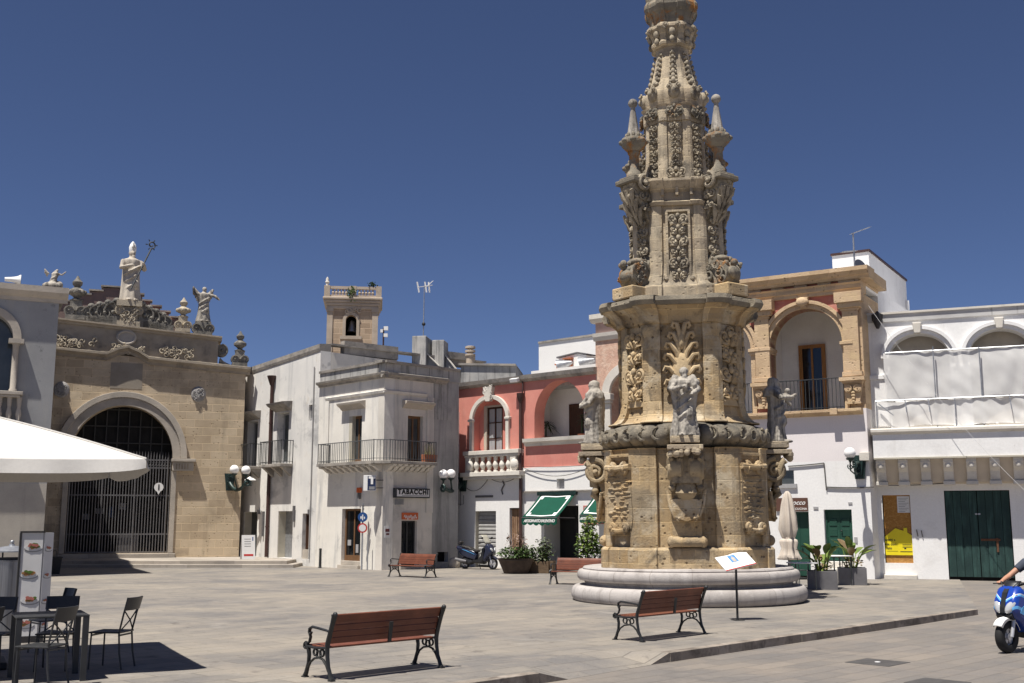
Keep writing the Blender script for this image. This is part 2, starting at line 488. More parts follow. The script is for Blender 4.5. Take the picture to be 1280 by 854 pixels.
M['mon_carve2'] = surf('carved_pale_tufa', (.50, .43, .32), (.30, .255, .19), 2.4, [patch((.085, .075, .065), .8, .5, .63, 2.2), streak((.10, .09, .075), .6, .54, .68)], bump=.5, lichen=((.12, .11, .09), .6))
M['step_stone'] = surf('grey_step_stone', (.50, .465, .44), (.40, .37, .35), 1.0, [streak((.24, .215, .20), .7, .5, .68, 1.5), patch((.6, .57, .54), .5, .56, .68, 1.5)],
                       brick=dict(w=1.0, h=.9, size=.008, mortar=(.6, .57, .54), c1=(1, 1, 1), c2=(.88, .87, .86), off=.3), cyl=2.8, bump=.35)
M['statue'] = surf('statue_limestone', (.50, .455, .39), (.33, .30, .26), 2.2, [streak((.075, .07, .066), .9, .46, .6, 1.6), patch((.13, .12, .11), .7, .56, .68, 2.5)], bump=.4)
M['statue_pale'] = surf('statue_pale', (.58, .52, .44), (.42, .37, .31), 1.6, [streak((.20, .17, .14), .6, .54, .7, 1.5)], bump=.3)
M['console_stone'] = surf('console_stone', (.44, .345, .22), (.30, .235, .15), 1.6, [patch((.12, .10, .08), .8, .5, .64, 1.6), streak((.16, .13, .10), .5)], bump=.5, pits=.3, lichen=((.12, .11, .09), .6))
# ------------------------------------------------------------------ more materials
M['paving'] = surf('flagstone', (.285, .258, .222), (.20, .188, .177), .25, [((.31, .27, .225), 1.1, .5, .68, .7, (1, 1, 1)), ((.155, .15, .152), .45, .54, .7, .55, (1, 1, 1)), ((.32, .295, .26), 2.3, .58, .7, .5, (.5, 2, 1)), ((.095, .083, .074), 2.6, .60, .70, .65, (1, 1, 1)), ((.06, .055, .05), 7, .645, .70, .75, (1, 1, 1)), ((.36, .33, .29), .9, .58, .70, .5, (1, 1, 1))],
                   brick=dict(w=.9, h=.40, size=.013, mortar=(.66, .64, .62), c1=(1.10, 1.07, 1.03), c2=(.86, .86, .87), flat=-PI / 4, wob=.012), bump=.35, bump_scale=30, rough=.75, grain=.22, spec=.3, lo=.42, hi=.58)
M['road'] = surf('road_flagstone', (.245, .22, .193), (.20, .186, .174), .3, [((.25, .21, .172), .9, .5, .7, .6, (1, 1, 1)), ((.11, .105, .104), .7, .56, .7, .55, (1, 1, 1)), ((.31, .275, .24), 2.6, .62, .72, .5, (.6, 1.6, 1)), ((.05, .045, .042), 6, .65, .72, .6, (1, 1, 1))],
                 brick=dict(w=.95, h=.34, size=.011, mortar=(.66, .64, .62), c1=(1.10, 1.06, 1.02), c2=(.85, .85, .86), flat=-PI / 4, wob=.012), bump=.4, bump_scale=28, rough=.7, grain=.22, spec=.3, lo=.42, hi=.58)
M['kerb'] = surf('kerb_stone', (.33, .28, .235), (.22, .19, .16), 1.6, [patch((.12, .10, .085), .8, .48, .62, 2.6), patch((.42, .37, .32), .6, .55, .66, 1.9)], bump=.5)
M['platform'] = surf('platform_stone', (.46, .41, .35), (.36, .32, .28), .8, [patch((.2, .18, .16), .6, .54, .7, 1.3)], brick=dict(w=1.1, h=.6, size=.006, flat=0.0), bump=.35)
M['iron'] = plain('black_iron', (.022, .023, .024), .5, .0, .3, 9, .5)
M['grey_iron'] = plain('grey_iron', (.16, .155, .16), .55, .2, .25, 6)
M['dark_iron'] = plain('dark_rail_iron', (.05, .055, .06), .55, .2, .3, 6)
M['rail'] = plain('balcony_rail', (.13, .135, .14), .6, .1, .3, 5)
M['brown_pipe'] = plain('brown_pipe', (.07, .035, .03), .5, 0, .3, 3)
M['dark_glass'] = plain('dark_glass', (.012, .014, .016), .08, 0, .3, 2, .6, 0)
M['curtain_glass'] = plain('curtained_glass', (.40, .42, .43), .2, 0, .25, 2, .6, 0, (6, 1, .3))
M['dim_glass'] = plain('dim_glass', (.07, .078, .08), .12, 0, .4, 1.2, .6, 0)
M['room_dark'] = plain('dark_interior', (.018, .017, .017), .9, 0, .4, 1, .1)
M['wood_frame'] = plain('brown_wood', (.20, .105, .05), .6, 0, .4, 5, .3, .1, (6, 6, .6))
M['dark_wood'] = plain('dark_brown_wood', (.075, .036, .022), .55, 0, .4, 5, .3, .1, (6, 6, .6))
M['orange_wood'] = plain('orange_wood', (.36, .165, .05), .5, 0, .3, 4, .3, .1, (6, 6, .6))
M['old_boards'] = surf('old_boards', (.33, .20, .115), (.18, .10, .06), 2.0, [((.07, .045, .03), 5.0, .55, .65, .9, (3.0, 3.0, .06)), ((.45, .33, .23), 3.0, .55, .68, .7, (3, 3, .08))], bump=.6)
M['shutter'] = plain('roller_shutter', (.50, .49, .47), .45, .3, .2, 5)
M['beige_frame'] = plain('beige_reveal', (.50, .46, .37), .8, 0, .15, 2)
M['white_paint'] = plain('white_paint', (.80, .79, .77), .5, 0, .06, 5)
M['globe'] = plain('opal_globe', (.86, .85, .84), .3, 0, .03, 3, .5, 0)
M['lamp_green'] = plain('dark_green_iron', (.016, .042, .038), .45, .1, .5, 14, .5)
M['green_door'] = surf('green_door_paint', (.018, .075, .05), (.013, .055, .038), 1.6, [((.03, .10, .07), 3, .56, .7, .5, (3, 3, .2))], bump=.15, rough=.5, spec=.4)
M['teal_door'] = surf('faded_green_door', (.03, .062, .056), (.02, .042, .04), 1.2, [((.06, .13, .115), 2.2, .5, .7, .7, (2.5, 2.5, .3)), ((.15, .10, .06), 4, .66, .74, .7, (3, 3, .15))], bump=.3, rough=.6)
M['awning'] = plain('green_awning_cloth', (.005, .068, .042), .8, 0, .15, 3, .2)
M['osb'] = surf('chipboard', (.46, .235, .065), (.33, .155, .04), 9, [((.56, .33, .12), 14, .55, .62, .7, (1, 1, 2.5)), ((.20, .09, .03), 16, .58, .64, .7, (1, 1, 2.2))], bump=.3, rough=.7)
M['yellow'] = plain('yellow_poster', (.80, .66, .015), .5, 0, .05, 3)
M['paper'] = plain('white_paper', (.72, .71, .70), .7, 0, .06, 5)
M['grey_paper'] = plain('grey_paper', (.36, .355, .36), .7, 0, .1, 5)
M['ink'] = plain('black_ink', (.02, .02, .022), .6, 0, .1, 5)
M['ink_grey'] = plain('grey_ink', (.22, .22, .23), .6, 0, .1, 5)
M['blue'] = plain('sign_blue', (.02, .075, .24), .4, 0, .15, 5)
M['navy'] = plain('sign_navy', (.018, .03, .085), .4, 0, .15, 5)
M['red'] = plain('sign_red', (.50, .04, .035), .4, 0, .15, 5)
M['orange_sign'] = plain('orange_sign', (.62, .12, .03), .4, 0, .15, 5)
M['brown_sign'] = plain('brown_sign', (.115, .055, .038), .5, 0, .1, 5)
M['terracotta'] = plain('terracotta', (.42, .15, .075), .8, 0, .2, 6)
M['galv'] = plain('galvanised_metal', (.42, .43, .45), .4, .6, .3, 8)
M['steel'] = plain('brushed_steel', (.30, .30, .31), .3, .85, .3, 5, .5, .05, (8, 8, .3))
M['planter_grey'] = plain('grey_planter', (.175, .17, .178), .5, .1, .25, 3)
M['dark_pot'] = plain('dark_pot', (.035, .033, .034), .6, 0, .3, 5)
M['corten'] = plain('rusty_planter', (.085, .058, .042), .75, 0, .4, 5)
M['planter_wood'] = plain('planter_boards', (.155, .105, .065), .75, 0, .4, 4, .2, .2, (1, 1, 8))
M['canvas'] = surf('cream_canvas', (.59, .565, .53), (.55, .525, .49), 1.4, [], bump=.08, rough=.85)
M['beige_canvas'] = surf('beige_canvas', (.62, .55, .47), (.54, .47, .40), 2, [], bump=.15, rough=.9)
M['soil'] = plain('soil', (.04, .03, .022), .95, 0, .4, 9)
M['cable'] = plain('cable', (.10, .095, .09), .7, 0, .2, 5)
M['light_cable'] = plain('white_cable', (.62, .61, .6), .7, 0, .1, 5)

# ------------------------------------------------------------------ ground, road, kerb, platform
d45 = Vector((1, 1, 0)).normalized(); n45 = Vector((-1, 1, 0)).normalized()
P1 = Vector((.33, 14.1, 0)); P2 = Vector((2.25, 16.25, 0))
kd = (Vector((9.9, 24.1, 0)) - P2).normalized()
Pc = Vector((9.9, 24.1, 0))
P0 = P1 - kd * 12.0
ROAD = -.125
def road_z(y): return ROAD + (.095 * min(1, max(0, (y - 22) / 12)))
g = MB()
ys = [-300, -60, -20, 0, 6, 10, 14, 18, 22, 25, 28, 31, 34, 38, 60, 150, 700]
xs = [-500, -120, -40, -20, 0, 20, 40, 120, 500]
g.v = [(x, y, road_z(y)) for y in ys for x in xs]
nx = len(xs)
g.f = [(j * nx + i, j * nx + i + 1, (j + 1) * nx + i + 1, (j + 1) * nx + i) for j in range(len(ys) - 1) for i in range(nx - 1)]
tag(g.build('road', M['road']), kind='structure')
nk = Vector((-kd.y, kd.x, 0))
R1 = P1 + kd * .55 + Vector((0, 0, ROAD + .002)); R2 = P2 - kd * .45 + Vector((0, 0, ROAD + .002))
N1 = P1 + kd * .55 + nk * .9; N2 = P2 - kd * .45 + nk * .9
side = Vector((.37, 1, 0)).normalized()
Pe = Pc + side * 14
poly = [P0, P1, N1, N2, P2, Pc, Pe, Vector((16, 80, 0)), Vector((-80, 80, 0)), Vector((-80, -8, 0)), Vector((P0.x, -8, 0))]
g = MB()
tris = geometry.tessellate_polygon([[Vector((p.x, p.y, 0)) for p in poly]])
g.add([(p.x, p.y, 0) for p in poly], [tuple(t) for t in tris])
tag(g.build('plaza_paving', M['paving']), kind='structure')
g = MB()
g.add([P1, N1, N2, P2, R1, R2], [(0, 1, 4), (1, 2, 5, 4), (2, 3, 5)])
tag(g.build('dropped_kerb_ramp', M['paving']), kind='structure')
def kerb_run(a, b, taper):
    k = MB(); L = (b - a).length; n = max(2, int(L / 1.1)); r = random.Random(3)
    for i in range(n):
        p = a + (b - a) * (i / n + .0002); q = a + (b - a) * ((i + 1) / n - .0002)
        w = .16; up = .006 + r.uniform(-.002, .003); o = nk * -.012 * r.uniform(.3, 1)
        vs = []
        for e in (p, q):
            vs += [e + o + Vector((0, 0, -.3)), e + nk * w + Vector((0, 0, -.3)), e + nk * w + Vector((0, 0, up)), e + o + Vector((0, 0, up))]
        k.add(vs, [(0, 1, 2, 3), (7, 6, 5, 4), (0, 3, 7, 4), (3, 2, 6, 7), (2, 1, 5, 6), (1, 0, 4, 5)])
    return k
for a, b in ((P0, P1), (P2, Pc)):
    tag(kerb_run(a, b, 0).build('kerb', M['kerb'], bevel=.006), kind='structure')
# tapered ends of the dropped kerb
for P_, R_ in ((P1, R1), (P2, R2)):
    k = MB(); up = Vector((0, 0, .006)); w = nk * .14
    k.add([P_ + up, P_ + w + up, R_ + w * 1, R_, P_ + Vector((0, 0, -.3)), R_ + Vector((0, 0, -.2))], [(0, 1, 2, 3), (0, 3, 5, 4)])
    tag(k.build('kerb', M['kerb']), kind='structure')
# far edge of the plaza
k = MB()
k.add([Pc, Pe, Pe + Vector((0, 0, -.3)), Pc + Vector((0, 0, -.3))], [(0, 1, 2, 3)])
tag(k.build('kerb', M['kerb']), kind='structure')
# church platform: two steps
pl_y = 46.0
g = MB()
xr = at(359, 700, pl_y).x
g.box(-34, xr, pl_y, 70, -.2, .27)
tag(g.build('platform_step', M['platform'], bevel=.02), kind='structure')
g = MB()
g.box(-34, xr + .35, pl_y - .42, pl_y - .003, -.2, .135)
g.box(xr + .003, xr + .35, pl_y - .003, 52, -.2, .135)
tag(g.build('platform_step', M['platform'], bevel=.02), kind='structure')

# ------------------------------------------------------------------ building helpers
def solid_body(root, mat, u0, u1, v0, v1, w0, w1, name='wall_body'):
    return MB().box(u0, u1, w0, w1, v0, v1).build(name, mat, root)
def wall(root, mat, outline, holes, w0=0.0, w1=.45, name='wall'):
    return MB().prism(outline, w0, w1, holes).build(name, mat, root)
def band(fac, pts, w0, w1, h0, h1=None):
    """moulding following a line of (u,v): from v-h0 to v"""
    k = MB()
    for (a, b) in zip(pts[:-1], pts[1:]):
        k.add([(a[0], w0, a[1] - h0), (b[0], w0, b[1] - h0), (b[0], w1, b[1] - h0), (a[0], w1, a[1] - h0),
               (a[0], w0, a[1]), (b[0], w0, b[1]), (b[0], w1, b[1]), (a[0], w1, a[1])],
              [(0, 3, 2, 1), (4, 5, 6, 7), (0, 1, 5, 4), (1, 2, 6, 5), (2, 3, 7, 6), (3, 0, 4, 7)])
    return k
def moulding(k, a, b, prof):
    """sweep prof [(w,dv)] (open line, w negative = outwards) from (u,v) a to b; closed at w=0 side"""
    n = len(prof)
    vs = [(a[0], w, a[1] + dv) for w, dv in prof] + [(b[0], w, b[1] + dv) for w, dv in prof]
    fs = [(i, i + 1, n + i + 1, n + i) for i in range(n - 1)]
    fs += [tuple(range(n)), tuple(range(2 * n - 1, n - 1, -1)), (0, n, 2 * n - 1, n - 1)]
    k.add(vs, fs); return k
CORNICE = [(0.02, 0), (-.05, 0), (-.05, .06), (-.10, .09), (-.16, .16), (-.24, .19), (-.24, .30), (-.20, .32), (0.02, .34)]
def arch_band(u0, u1, vs, vt, thick, w0, w1, legs=None, n=24):
    """archivolt ring outside the opening, optional jamb legs down to v=legs"""
    inner = arch_line(u0, u1, vs, vt, n); outer = arch_line(u0 - thick, u1 + thick, vs, vt + thick, n)
    if legs is not None:
        inner = [(u1, legs)] + inner + [(u0, legs)]; outer = [(u1 + thick, legs)] + outer + [(u0 - thick, legs)]
    return MB().prism(outer + inner[::-1], w0, w1)
def leaf_door(root, name, mat, u0, u1, v0, v1, w, frame=None, panels=0, glass=None, fw=.09):
    """door: frame + leaf (panels raised) or glass pane"""
    f = MB()
    f.box(u0, u0 + fw, w - .03, w + .05, v0, v1); f.box(u1 - fw, u1, w - .03, w + .05, v0, v1); f.box(u0 + fw, u1 - fw, w - .03, w + .05, v1 - fw, v1)
    d = f.build(name, frame or mat, root)
    if glass:
        um = (u0 + u1) / 2
        MB().box(u0 + fw, u1 - fw, w + .01, w + .03, v0, v1 - fw).build('pane', glass, d)
        k = MB().box(um - .035, um + .035, w - .02, w + .008, v0, v1 - fw)
        k.box(u0 + fw, um - .035, w - .015, w + .008, v0 + .0, v0 + .14)
        k.box(um + .035, u1 - fw, w - .015, w + .008, v0 + .0, v0 + .14)
        k.build('mullion', frame or mat, d)
    else:
        k = MB(); k.box(u0 + fw, u1 - fw, w + .0, w + .04, v0 + .02, v1 - fw)
        um = (u0 + u1) / 2
        k.box(um - .012, um + .012, w - .012, w - .0005, v0 + .03, v1 - fw)
        if panels:
            for (a, b) in ((u0 + fw + .07, um - .08), (um + .08, u1 - fw - .07)):
                for i in range(panels):
                    z0 = v0 + .15 + (v1 - v0 - .35) * i / panels; z1 = v0 + .15 + (v1 - v0 - .35) * (i + 1) / panels - .1
                    k.box(a, b, w - .018, w - .0005, z0, z1)
        k.build('leaf', mat, d, bevel=.006)
        MB().ball((um + .07, w - .05, v0 + 1.0), .03, 8, 6).build('handle', M['iron'], d, smooth=60)
    return d
def hood(root, mat, u0, u1, v0, v1, depth=.35):
    k = MB()
    k.add([(u0, 0, v0), (u1, 0, v0), (u0 - .03, -depth, v1 - .1), (u1 + .03, -depth, v1 - .1), (u0 - .05, -depth - .04, v1), (u1 + .05, -depth - .04, v1), (u0 - .05, 0, v1 + .04), (u1 + .05, 0, v1 + .04)],
          [(0, 1, 3, 2), (2, 3, 5, 4), (4, 5, 7, 6), (0, 2, 4, 6), (1, 7, 5, 3), (0, 6, 7, 1)])
    return k.build('window_hood', mat, root)
def railing(pts, v0, v1, step, r=.009, pr=.016, mat=None, parent=None, name='railing'):
    """pts: list of (u,w) plan corners"""
    k = MB()
    for a, b in zip(pts[:-1], pts[1:]):
        k.bar((a[0], a[1], v1), (b[0], b[1], v1), .04, .03)
        k.bar((a[0], a[1], v0 + .09), (b[0], b[1], v0 + .09), .025, .02)
        L = math.hypot(b[0] - a[0], b[1] - a[1]); n = max(1, int(L / step))
        for i in range(n + 1):
            t = i / n; u = a[0] + (b[0] - a[0]) * t; w = a[1] + (b[1] - a[1]) * t
            k.box(u - r, u + r, w - r, w + r, v0, v1 - .016)
    for p in pts: k.box(p[0] - pr, p[0] + pr, p[1] - pr, p[1] + pr, v0, v1 + .03)
    return k.build(name, mat or M['rail'], parent)
def spiral(c, r0, turns, a0, n=None, k=.18, sgn=1):
    """planar spiral points (x,z) from outside in"""
    n = n or int(14 * turns)
    out = []
    for i in range(n + 1):
        t = i / n; r = r0 * (1 - (1 - k) * t); a = a0 + sgn * 2 * PI * turns * t
        out.append((c[0] + r * math.cos(a), c[1] + r * math.sin(a)))
    return out
def volute(k, c, r, w0, w1, a0=0.0, turns=1.6, sgn=1, t=.16):
    """scroll: spiral band around an axis along w"""
    sp = spiral(c, r * (1 - t), turns, a0, None, .16, sgn)
    d = (w1 - w0) / 2; m = (w0 + w1) / 2
    pts = [(p[0], m, p[1]) for p in sp]
    n = len(pts)
    rr = [r * t * (1 - .55 * i / n) for i in range(n)]
    # elliptical section: wide along w
    k.tube(pts, rr, 8, flat=max(.2, d / (r * t)), upv=(0, 1, 0))
    k.ball((c[0], m, c[1]), (r * .22, d * 1.05, r * .22), 8, 6)
    # back disc
    k.prism([(c[0] + r * .86 * math.cos(2 * PI * i / 18), c[1] + r * .86 * math.sin(2 * PI * i / 18)) for i in range(18)], m - d * .55, m + d * .9)
    return k
def leaf_scrolls(k, u0, u1, v0, v1, w, rr, count, size=.12, depth=.08):
    """carved foliage: pairs of little scrolls, leaves and buds filling a rectangle"""
    for i in range(count):
        u = u0 + (u1 - u0) * rr.random(); v = v0 + (v1 - v0) * rr.random()
        s_ = size * rr.uniform(.7, 1.25); a = rr.uniform(0, 2 * PI); sg = rr.choice((-1, 1))
        sp = spiral((u, v), s_, 1.1, a, 12, .25, sg)
        k.tube([(p[0], w - depth * (.25 + .5 * j / 12), p[1]) for j, p in enumerate(sp)], [s_ * .26 * (1 - .4 * j / 12) for j in range(13)], 6)
        if rr.random() < .5: k.ball((u + rr.uniform(-s_, s_), w - depth * .5, v + rr.uniform(-s_, s_)), s_ * rr.uniform(.25, .4), 7, 5)
    return k
# ================================================================== grey building at the far left
cA = Vector(xy(53, 38.0, 690))
ang = R(26)
F1 = Fac(cA - Vector((math.cos(ang), math.sin(ang))) * 9, cA)
L = F1.L
r = F1.root('town_house')
tag(r, 'grey plastered building at the left edge with an arched window and heavy stone cornice', 'building')
vt = F1.v(78, 362); vc = F1.v(70, 379)
u_r = F1.u(18, 470); u_sill = F1.v(10, 497)
au0, au1 = u_r - 1.9, u_r - .12
vsp = F1.v(12, 424); vtop = vsp + .88
hole = arch_poly(au0, au1, F1.v(10, 496), vsp, vtop)
vb = F1.v(20, 604)
wall(r, M['grey_plaster'], rect_poly(0, L, vb, vt), [hole])
wall(r, M['grey_base'], rect_poly(0, L - .004, 0, vb), [], .0, .45, name='plinth_wall')
solid_body(r, M['grey_plaster'], 0, L - .003, 0, vt - .01, .9, 11)
MB().box(L - .45, L - .006, .452, .898, 0, vt - .01).box(0, .4, .452, .898, 0, vt - .01).box(.4, L - .45, .452, .898, vt - .5, vt - .01).build('return_wall', M['grey_plaster'], r)
MB().box(.4, L - .5, .46, .88, vsp - 3.2, vtop + .2).build('window_pane', M['dim_glass'], r)
k = MB(); moulding(k, (0, vc), (L + .28, vc), [(0.02, 0), (-.04, 0), (-.06, .12), (-.16, .2), (-.26, .32), (-.26, vt - vc + .02), (0.02, vt - vc + .05)])
k.build('cornice', M['pale_stone'], r)
MB().box(0, L + .3, .03, 11, vt + .002, vt + .03).build('roof', M['roof_edge'], r)
arch_band(au0, au1, vsp, vtop, .26, -.10, .02).build('window_arch', M['pale_stone'], r, bevel=.02)
vs0 = F1.v(10, 490)
for u in (au1 + .10, au0 - .10):
    k = MB().lathe([(.13, 0), (.13, .08), (.10, .12), (.095, vsp - vs0 - .25), (.12, vsp - vs0 - .2), (.15, vsp - vs0 - .08), (.17, vsp - vs0)], (u, -.10, vs0), 12)
    k.box(u - .24, u + .24, -.28, .0, vsp - .16, vsp - .002)
    k.build('column', M['pale_stone'], r, smooth=40)
MB().box(au0 - .5, au1 + .42, -.40, .02, vs0 - .12, vs0).box(au0 - .42, au1 + .34, -.34, .02, vs0 - .2, vs0 - .122).build('sill', M['pale_stone'], r, bevel=.015)
vb0 = F1.v(10, 529)
k = MB()
nb = 9
for i in range(nb):
    u = au0 - .3 + (au1 - au0 + .62) * i / (nb - 1)
    k.lathe([(.09, 0), (.09, .05), (.06, .09), (.10, .28), (.09, .36), (.055, .52), (.07, .6), (.09, vs0 - .2 - vb0)], (u, -.2, vb0), 8)
k.build('baluster', M['pale_stone'], r, smooth=50)
MB().box(au0 - .5, au1 + .42, -.42, .02, vb0 - .22, vb0).build('balcony_slab', M['pale_stone'], r, bevel=.02)

# loudspeaker and weathered angel on its roof
p = F1.world(F1.u(20, 345, .5), .5, vt + .02)
e = empty('horn_loudspeaker', p, F1.rot, 'pale horn loudspeaker on the roof edge of the grey building', 'loudspeaker')
k = MB(); k.bar((0, 0, 0), (0, 0, .22), .05, .05); k.build('bracket', M['galv'], e)
k = MB(); k.tube([(-.35, 0, .27), (-.12, 0, .28), (.02, 0, .28), (.1, 0, .28), (.16, 0, .28)], [.07, .09, .12, .16, .2], 12); k.build('horn', M['white_paint'], e, smooth=40)
MB().tube([(.162, 0, .28), (.17, 0, .28)], [.17, .17], 12).build('mouth', M['dark_pot'], e)

def robe_rings(h, prof, folds=9, amp=.05, seed=0, lean=0.0, sx=1.0, sy=.75):
    """prof: (height fraction, radius). folds deepen to the hem"""
    rr = random.Random(seed); ph = rr.uniform(0, 6); ph2 = rr.uniform(0, 6)
    rings = []
    for f, rad in prof:
        ring = []
        for i in range(36):
            a = 2 * PI * i / 36
            q = rad * (1 + amp * (1.3 - f) * math.sin(folds * a + ph + 1.5 * f) + amp * .6 * math.sin((folds - 4) * a + ph2 - 2 * f))
            ring.append((q * sx * math.cos(a) + lean * f * h, q * sy * math.sin(a), f * h))
        rings.append(ring)
    return rings
def figure(h, seed=1, arms=(), wings=False, head_turn=0.0, veil=False, child=False, lean=0.0, beard=False, drape=True, fat=1.18):
    """robed stone figure facing -Y, height h; arms: lists of points (fractions of h)"""
    k = MB()
    k.loft(robe_rings(h, [(0, .17 * h), (.05, .165 * h), (.25, .135 * h), (.45, .125 * h), (.55, .115 * h), (.62, .118 * h), (.74, .135 * h), (.80, .13 * h), (.835, .06 * h), (.87, .042 * h), (.9, .04 * h)], 9, .075, seed, lean))
    hx, hz = lean * h, .925 * h
    k.ball((hx + .01 * h * head_turn, -.012 * h, hz), (.048 * h, .056 * h, .066 * h), 14, 10)
    # face: brow, nose, chin, eye sockets left between
    k.ball((hx + .03 * h * head_turn, -.066 * h, hz - .008 * h), (.009 * h, .014 * h, .02 * h), 6, 5)
    k.ball((hx + .02 * h * head_turn, -.05 * h, hz - .048 * h), (.022 * h, .016 * h, .014 * h), 7, 5)
    k.ball((hx + .02 * h * head_turn, -.05 * h, hz + .022 * h), (.036 * h, .014 * h, .009 * h), 7, 5)
    if beard: k.ball((hx + .01 * h, -.055 * h, hz - .075 * h), (.03 * h, .022 * h, .05 * h), 8, 6)
    if veil:
        k.loft([[(hx + q * 1.0 * math.cos(2 * PI * i / 20), .02 * h + q * .95 * math.sin(2 * PI * i / 20), z) for i in range(20)] for z, q in
                ((.70 * h, .14 * h), (.80 * h, .125 * h), (.86 * h, .072 * h), (.92 * h, .068 * h), (.97 * h, .062 * h), (1.0 * h, .03 * h))])
    else:
        k.ball((hx, .012 * h, hz + .012 * h), (.056 * h, .058 * h, .066 * h), 12, 8)
    for pts in arms:
        P = [Vector(q) * h + Vector((lean * q[2] * h, 0, 0)) for q in pts]
        n = len(P)
        k.tube(P, [.052 * h - .02 * h * i / (n - 1) for i in range(n)], 8)
        e_ = P[-1]; dv = (P[-1] - P[-2]).normalized()
        k.ball(tuple(e_ + dv * .015 * h), (.024 * h, .024 * h, .028 * h), 8, 6)
        for j in range(4):
            o_ = Vector((-.018 + .012 * j, -.004, .0)) * h
            k.tube([e_ + o_ + dv * .01 * h, e_ + o_ + dv * .035 * h, e_ + o_ + dv * .05 * h + Vector((0, -.006 * h, -.008 * h))], [.007 * h] * 3, 5)
    if drape:
        for j in range(3):
            a0 = .6 + .25 * j
            k.tube([(math.cos(t) * .125 * h * (1 - .12 * j) + lean * h * .5, -.02 * h - abs(math.sin(t)) * .095 * h, (.60 - .14 * j + .10 * math.cos(t)) * h) for t in [PI * i / 10 for i in range(11)]], .017 * h, 6)
    # knee pushing through the robe
    k.ball((.055 * h + lean * .3 * h, -.085 * h, .33 * h), (.05 * h, .055 * h, .10 * h), 9, 7)
    # feet
    for sx in (-.05, .06): k.ball((sx * h, -.15 * h, .02 * h), (.03 * h, .06 * h, .022 * h), 8, 6)
    if wings:
        for sg in (-1, 1):
            pts = [(.05 * sg * h, .09 * h, .74 * h), (.16 * sg * h, .14 * h, .86 * h), (.22 * sg * h, .15 * h, .98 * h)]
            k.tube(pts, [.04 * h, .055 * h, .03 * h], 8)
            for j in range(4):
                k.tube([(.08 * sg * h + .035 * sg * h * j, .12 * h, (.80 + .04 * j) * h), (.12 * sg * h + .035 * sg * h * j, .14 * h, (.56 + .07 * j) * h)], [.03 * h, .016 * h], 6)
    if child:
        c = Vector((.13 * h, -.13 * h, .70 * h))
        k.ball(tuple(c), (.05 * h, .05 * h, .075 * h), 10, 8); k.ball(tuple(c + Vector((0, -.01 * h, .10 * h))), .042 * h, 10, 8)
        k.tube([c + Vector((0, 0, -.05 * h)), c + Vector((.02 * h, -.05 * h, -.13 * h))], [.035 * h, .02 * h], 7)
        k.tube([c + Vector((.03 * h, 0, .03 * h)), c + Vector((.06 * h, -.06 * h, .0))], [.022 * h, .014 * h], 6)
    return k.xf(Matrix.Diagonal((fat, fat, 1, 1)))

p = F1.world(F1.u(63, 356, .3), .3, vt + .02)
k = MB(); h = .85
k.merge(figure(h * 1.0, 5, [[(.12, 0, .78), (.22, -.12, .72), (.3, -.2, .86)]], wings=True, lean=.22), Matrix.Scale(.9, 4))
k.ball((.05, -.02, .12), (.34, .22, .16), 10, 8); k.ball((.28, 0, .2), (.16, .14, .14), 8, 6)
o = sculpt(k, 'angel_statue', .022, M['statue'], loc=p); o.rotation_euler.z = F1.rot + .2
tag(o, 'small weathered stone angel with raised wing on the corner of the grey building roof', 'statue')

# ================================================================== sandstone church front
cy0, cy1 = 48.4, 51.0
F2 = Fac(xy(62, cy0, 600), xy(302, cy1, 600), ext=4.5)
r = F2.root('church')
tag(r, 'sandstone church front with a great gated arch and carved scrollwork along the top', 'church')
L = F2.L; zb = .1
va = lambda px, py: F2.v(px, py)
ua = lambda px, py=600: F2.u(px, py)
vc0 = va(70, 436); vc1 = va(300, 460)
uL, uR = ua(70, 436), ua(300, 460)
vc = lambda u: vc0 + (vc1 - vc0) * (u - uL) / (uR - uL)
g0, g1 = F2.u(83, 630), F2.u(213, 630)
vs_ = va(148, 572); vt_ = va(148, 507)
hole = arch_poly(g0, g1, .46, vs_, vt_, 28)
wall(r, M['church_stone'], [(0, zb), (L, zb), (L, vc(L)), (0, vc(0))], [hole], 0, .7)
# chamber behind the arch
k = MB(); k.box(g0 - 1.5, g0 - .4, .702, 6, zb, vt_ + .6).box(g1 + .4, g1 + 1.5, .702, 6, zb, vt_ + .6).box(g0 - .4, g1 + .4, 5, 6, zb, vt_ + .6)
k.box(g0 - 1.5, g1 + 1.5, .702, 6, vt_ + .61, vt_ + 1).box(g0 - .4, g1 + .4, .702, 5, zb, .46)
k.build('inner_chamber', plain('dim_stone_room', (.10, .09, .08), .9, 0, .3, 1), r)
MB().box(0, L, 6.1, 9, zb, vc(L) - .02).box(0, g0 - 1.52, .702, 6.1, zb, vc(L) - .02).box(g1 + 1.52, L - .01, .702, 6.1, zb, vc(L) - .02).build('wall_body', M['church_stone'], r)
